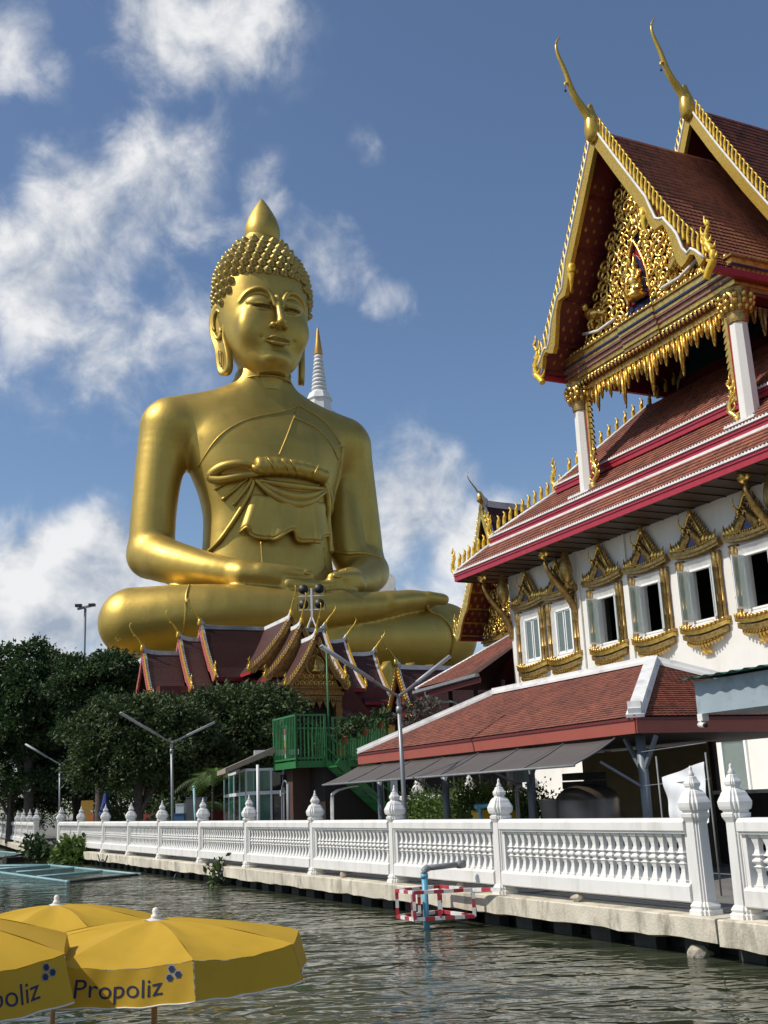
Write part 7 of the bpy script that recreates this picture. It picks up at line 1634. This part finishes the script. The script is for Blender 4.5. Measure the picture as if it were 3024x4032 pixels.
# bushes rooted in the quay edge
def bush(name, label, p, clumps, n, size, m, seed, stems=5):
    rng = np.random.default_rng(seed); r_ = thing(name, label, 'bush', p); V, F = leaves(n, [(np.array(a), np.array(b), w_) for a, b, w_ in clumps], size, rng, .1, .3); np_mesh('foliage', V, F, m, r_, False)
    for i in range(stems): a, b, w_ = clumps[i % len(clumps)]; MB().tube(bez([(0, 0, -.2), (a[0]*.4, a[1]*.4, a[2]*.5), tuple(a)], 3), .02, 5).build('stem', 'bark', r_)
p = pz(330, 3440, WATER+.1); bush('quay_bush', 'broad-leaved bush growing out of the quay edge beside the pipe raft', Q(54.2, CF-.55, -.3), [((0, 0, .35), (.8, .7, .6), 1), ((-.5, .5, .1), (.6, .5, .4), .7), ((.4, -.5, .0), (.6, .5, .4), .7)], 1100, .30, 'leaf_lime', 31)
bush('quay_bush', 'dark creeper hanging down the shaded corner of the quay', pz(135, 3350, 0), [((0, 0, .2), (.5, .5, .5), 1), ((.3, -.2, -.2), (.5, .4, .4), 1)], 500, .26, 'leaf_dark', 32)
bush('quay_sprig', 'small leafy sprig rooted in the quay edge above the piles', Q(33.2, CF-.42, -.25), [((0, 0, .1), (.22, .2, .28), 1), ((0, -.1, -.15), (.2, .15, .15), .6)], 110, .2, 'leaf_green', 33, 3)
for i, r_ in enumerate(POTS):
    rng = np.random.default_rng(40+i); V, F = leaves(170, [(np.array([0, 0, .3]), np.array([.25, .25, .22]), 1)], .16, rng, .1, .2); np_mesh('plant', V, F, 'leaf_green', r_, False)
for i, (x, Y, s) in enumerate(((455, 56, .5), (150, 96, .6), (640, 46, .35))):
    p = gz0(px(x, 3226, Y)); bush('garden_shrub', ('feathery green shrub behind the balustrade near the blue parasol', 'leafy shrub behind the shaded balustrade', 'small shrub behind the white balustrade by the lamp')[i], p, [((0, 0, 1.4), (s*1.5, s, .8), 1), ((0, 0, .8), (s, s, .8), 1)], 1200, .16, 'leaf_green', 50+i)
# areca palms by the kiosk
def palm(label, base, h, nf, ln, seed):
    rng = np.random.default_rng(seed); r_ = thing('palm', label, 'palm', base)
    MB().tube([(0, 0, 0), (0, 0, h)], [.07, .05], 7).build('trunk', 'bark', r_)
    for i in range(nf):
        a = 2.4*i; el = rng.uniform(.5, 1.2); L_ = ln*rng.uniform(.8, 1.1); P = [Vector((0, 0, h))+Vector((math.cos(a)*math.cos(el)*L_*t, math.sin(a)*math.cos(el)*L_*t, math.sin(el)*L_*t-.75*L_*t*t)) for t in [k/8 for k in range(9)]]
        m = MB().tube(P, .012, 4); sd_ = Vector((-math.sin(a), math.cos(a), 0))
        for k in range(1, 17):
            t = k/16*8; j = min(int(t), 7); p = P[j].lerp(P[j+1], t-j); d = (P[j+1]-P[j]).normalized(); l_ = .38*L_*math.sin(math.pi*(.15+.8*k/17))
            for s in (-1, 1):
                e = p+(sd_*s*.8+d*.6-Vector((0, 0, .25))).normalized()*l_; q = d*.03; m.add([p-q, p+q, e], [(0, 1, 2)])
        m.build('frond', 'leaf_lime' if i % 3 else 'leaf_green', r_, fix=False)
palm('feathery palm in front of the dark trees beside the kiosk', gz0(px(838, 3226, 46)), 2.7, 16, 1.9, 61)
palm('low palm clump behind the crates near the kiosk', gz0(px(795, 3226, 47.5)), 1.6, 13, 1.6, 62)
# plants at the temple wall far left: rough understory added to darken the bright gap under the trees
rng = np.random.default_rng(77); cl = [(np.array([-40+i*1.8, 84+rng.uniform(-2, 6), 1.5+rng.uniform(-.4, 2.5)]), np.array([1.6, 1.2, 1.7]), 1) for i in range(20)]
V, F = leaves(16000, cl, .26, rng, .1, .5); us = np_mesh('understory', V, F, 'leaf_dark', None, False); tag(us, 'dark undergrowth added to darken the gap beneath the trees beyond the inlet', 'undergrowth', kind='stuff')

# woodland closing the view far up the canal, on both banks
rng = np.random.default_rng(78); cl = []
for i in range(70):
    t_ = rng.uniform(150, 230); c_ = rng.uniform(-150, 0); p = Q(t_ if i % 2 else rng.uniform(40, 200), c_ if i % 2 else -20-rng.uniform(0, 25), 3.5+rng.uniform(-1, 3)); cl.append((np.array(p), np.array([5, 5, 4.2]), 1))
V, F = leaves(30000, cl, .8, rng, .1, .4); tag(np_mesh('far_woodland', V, F, 'leaf_dark', None, False), 'far-off belt of dark trees closing the canal upstream', 'woodland', kind='stuff')
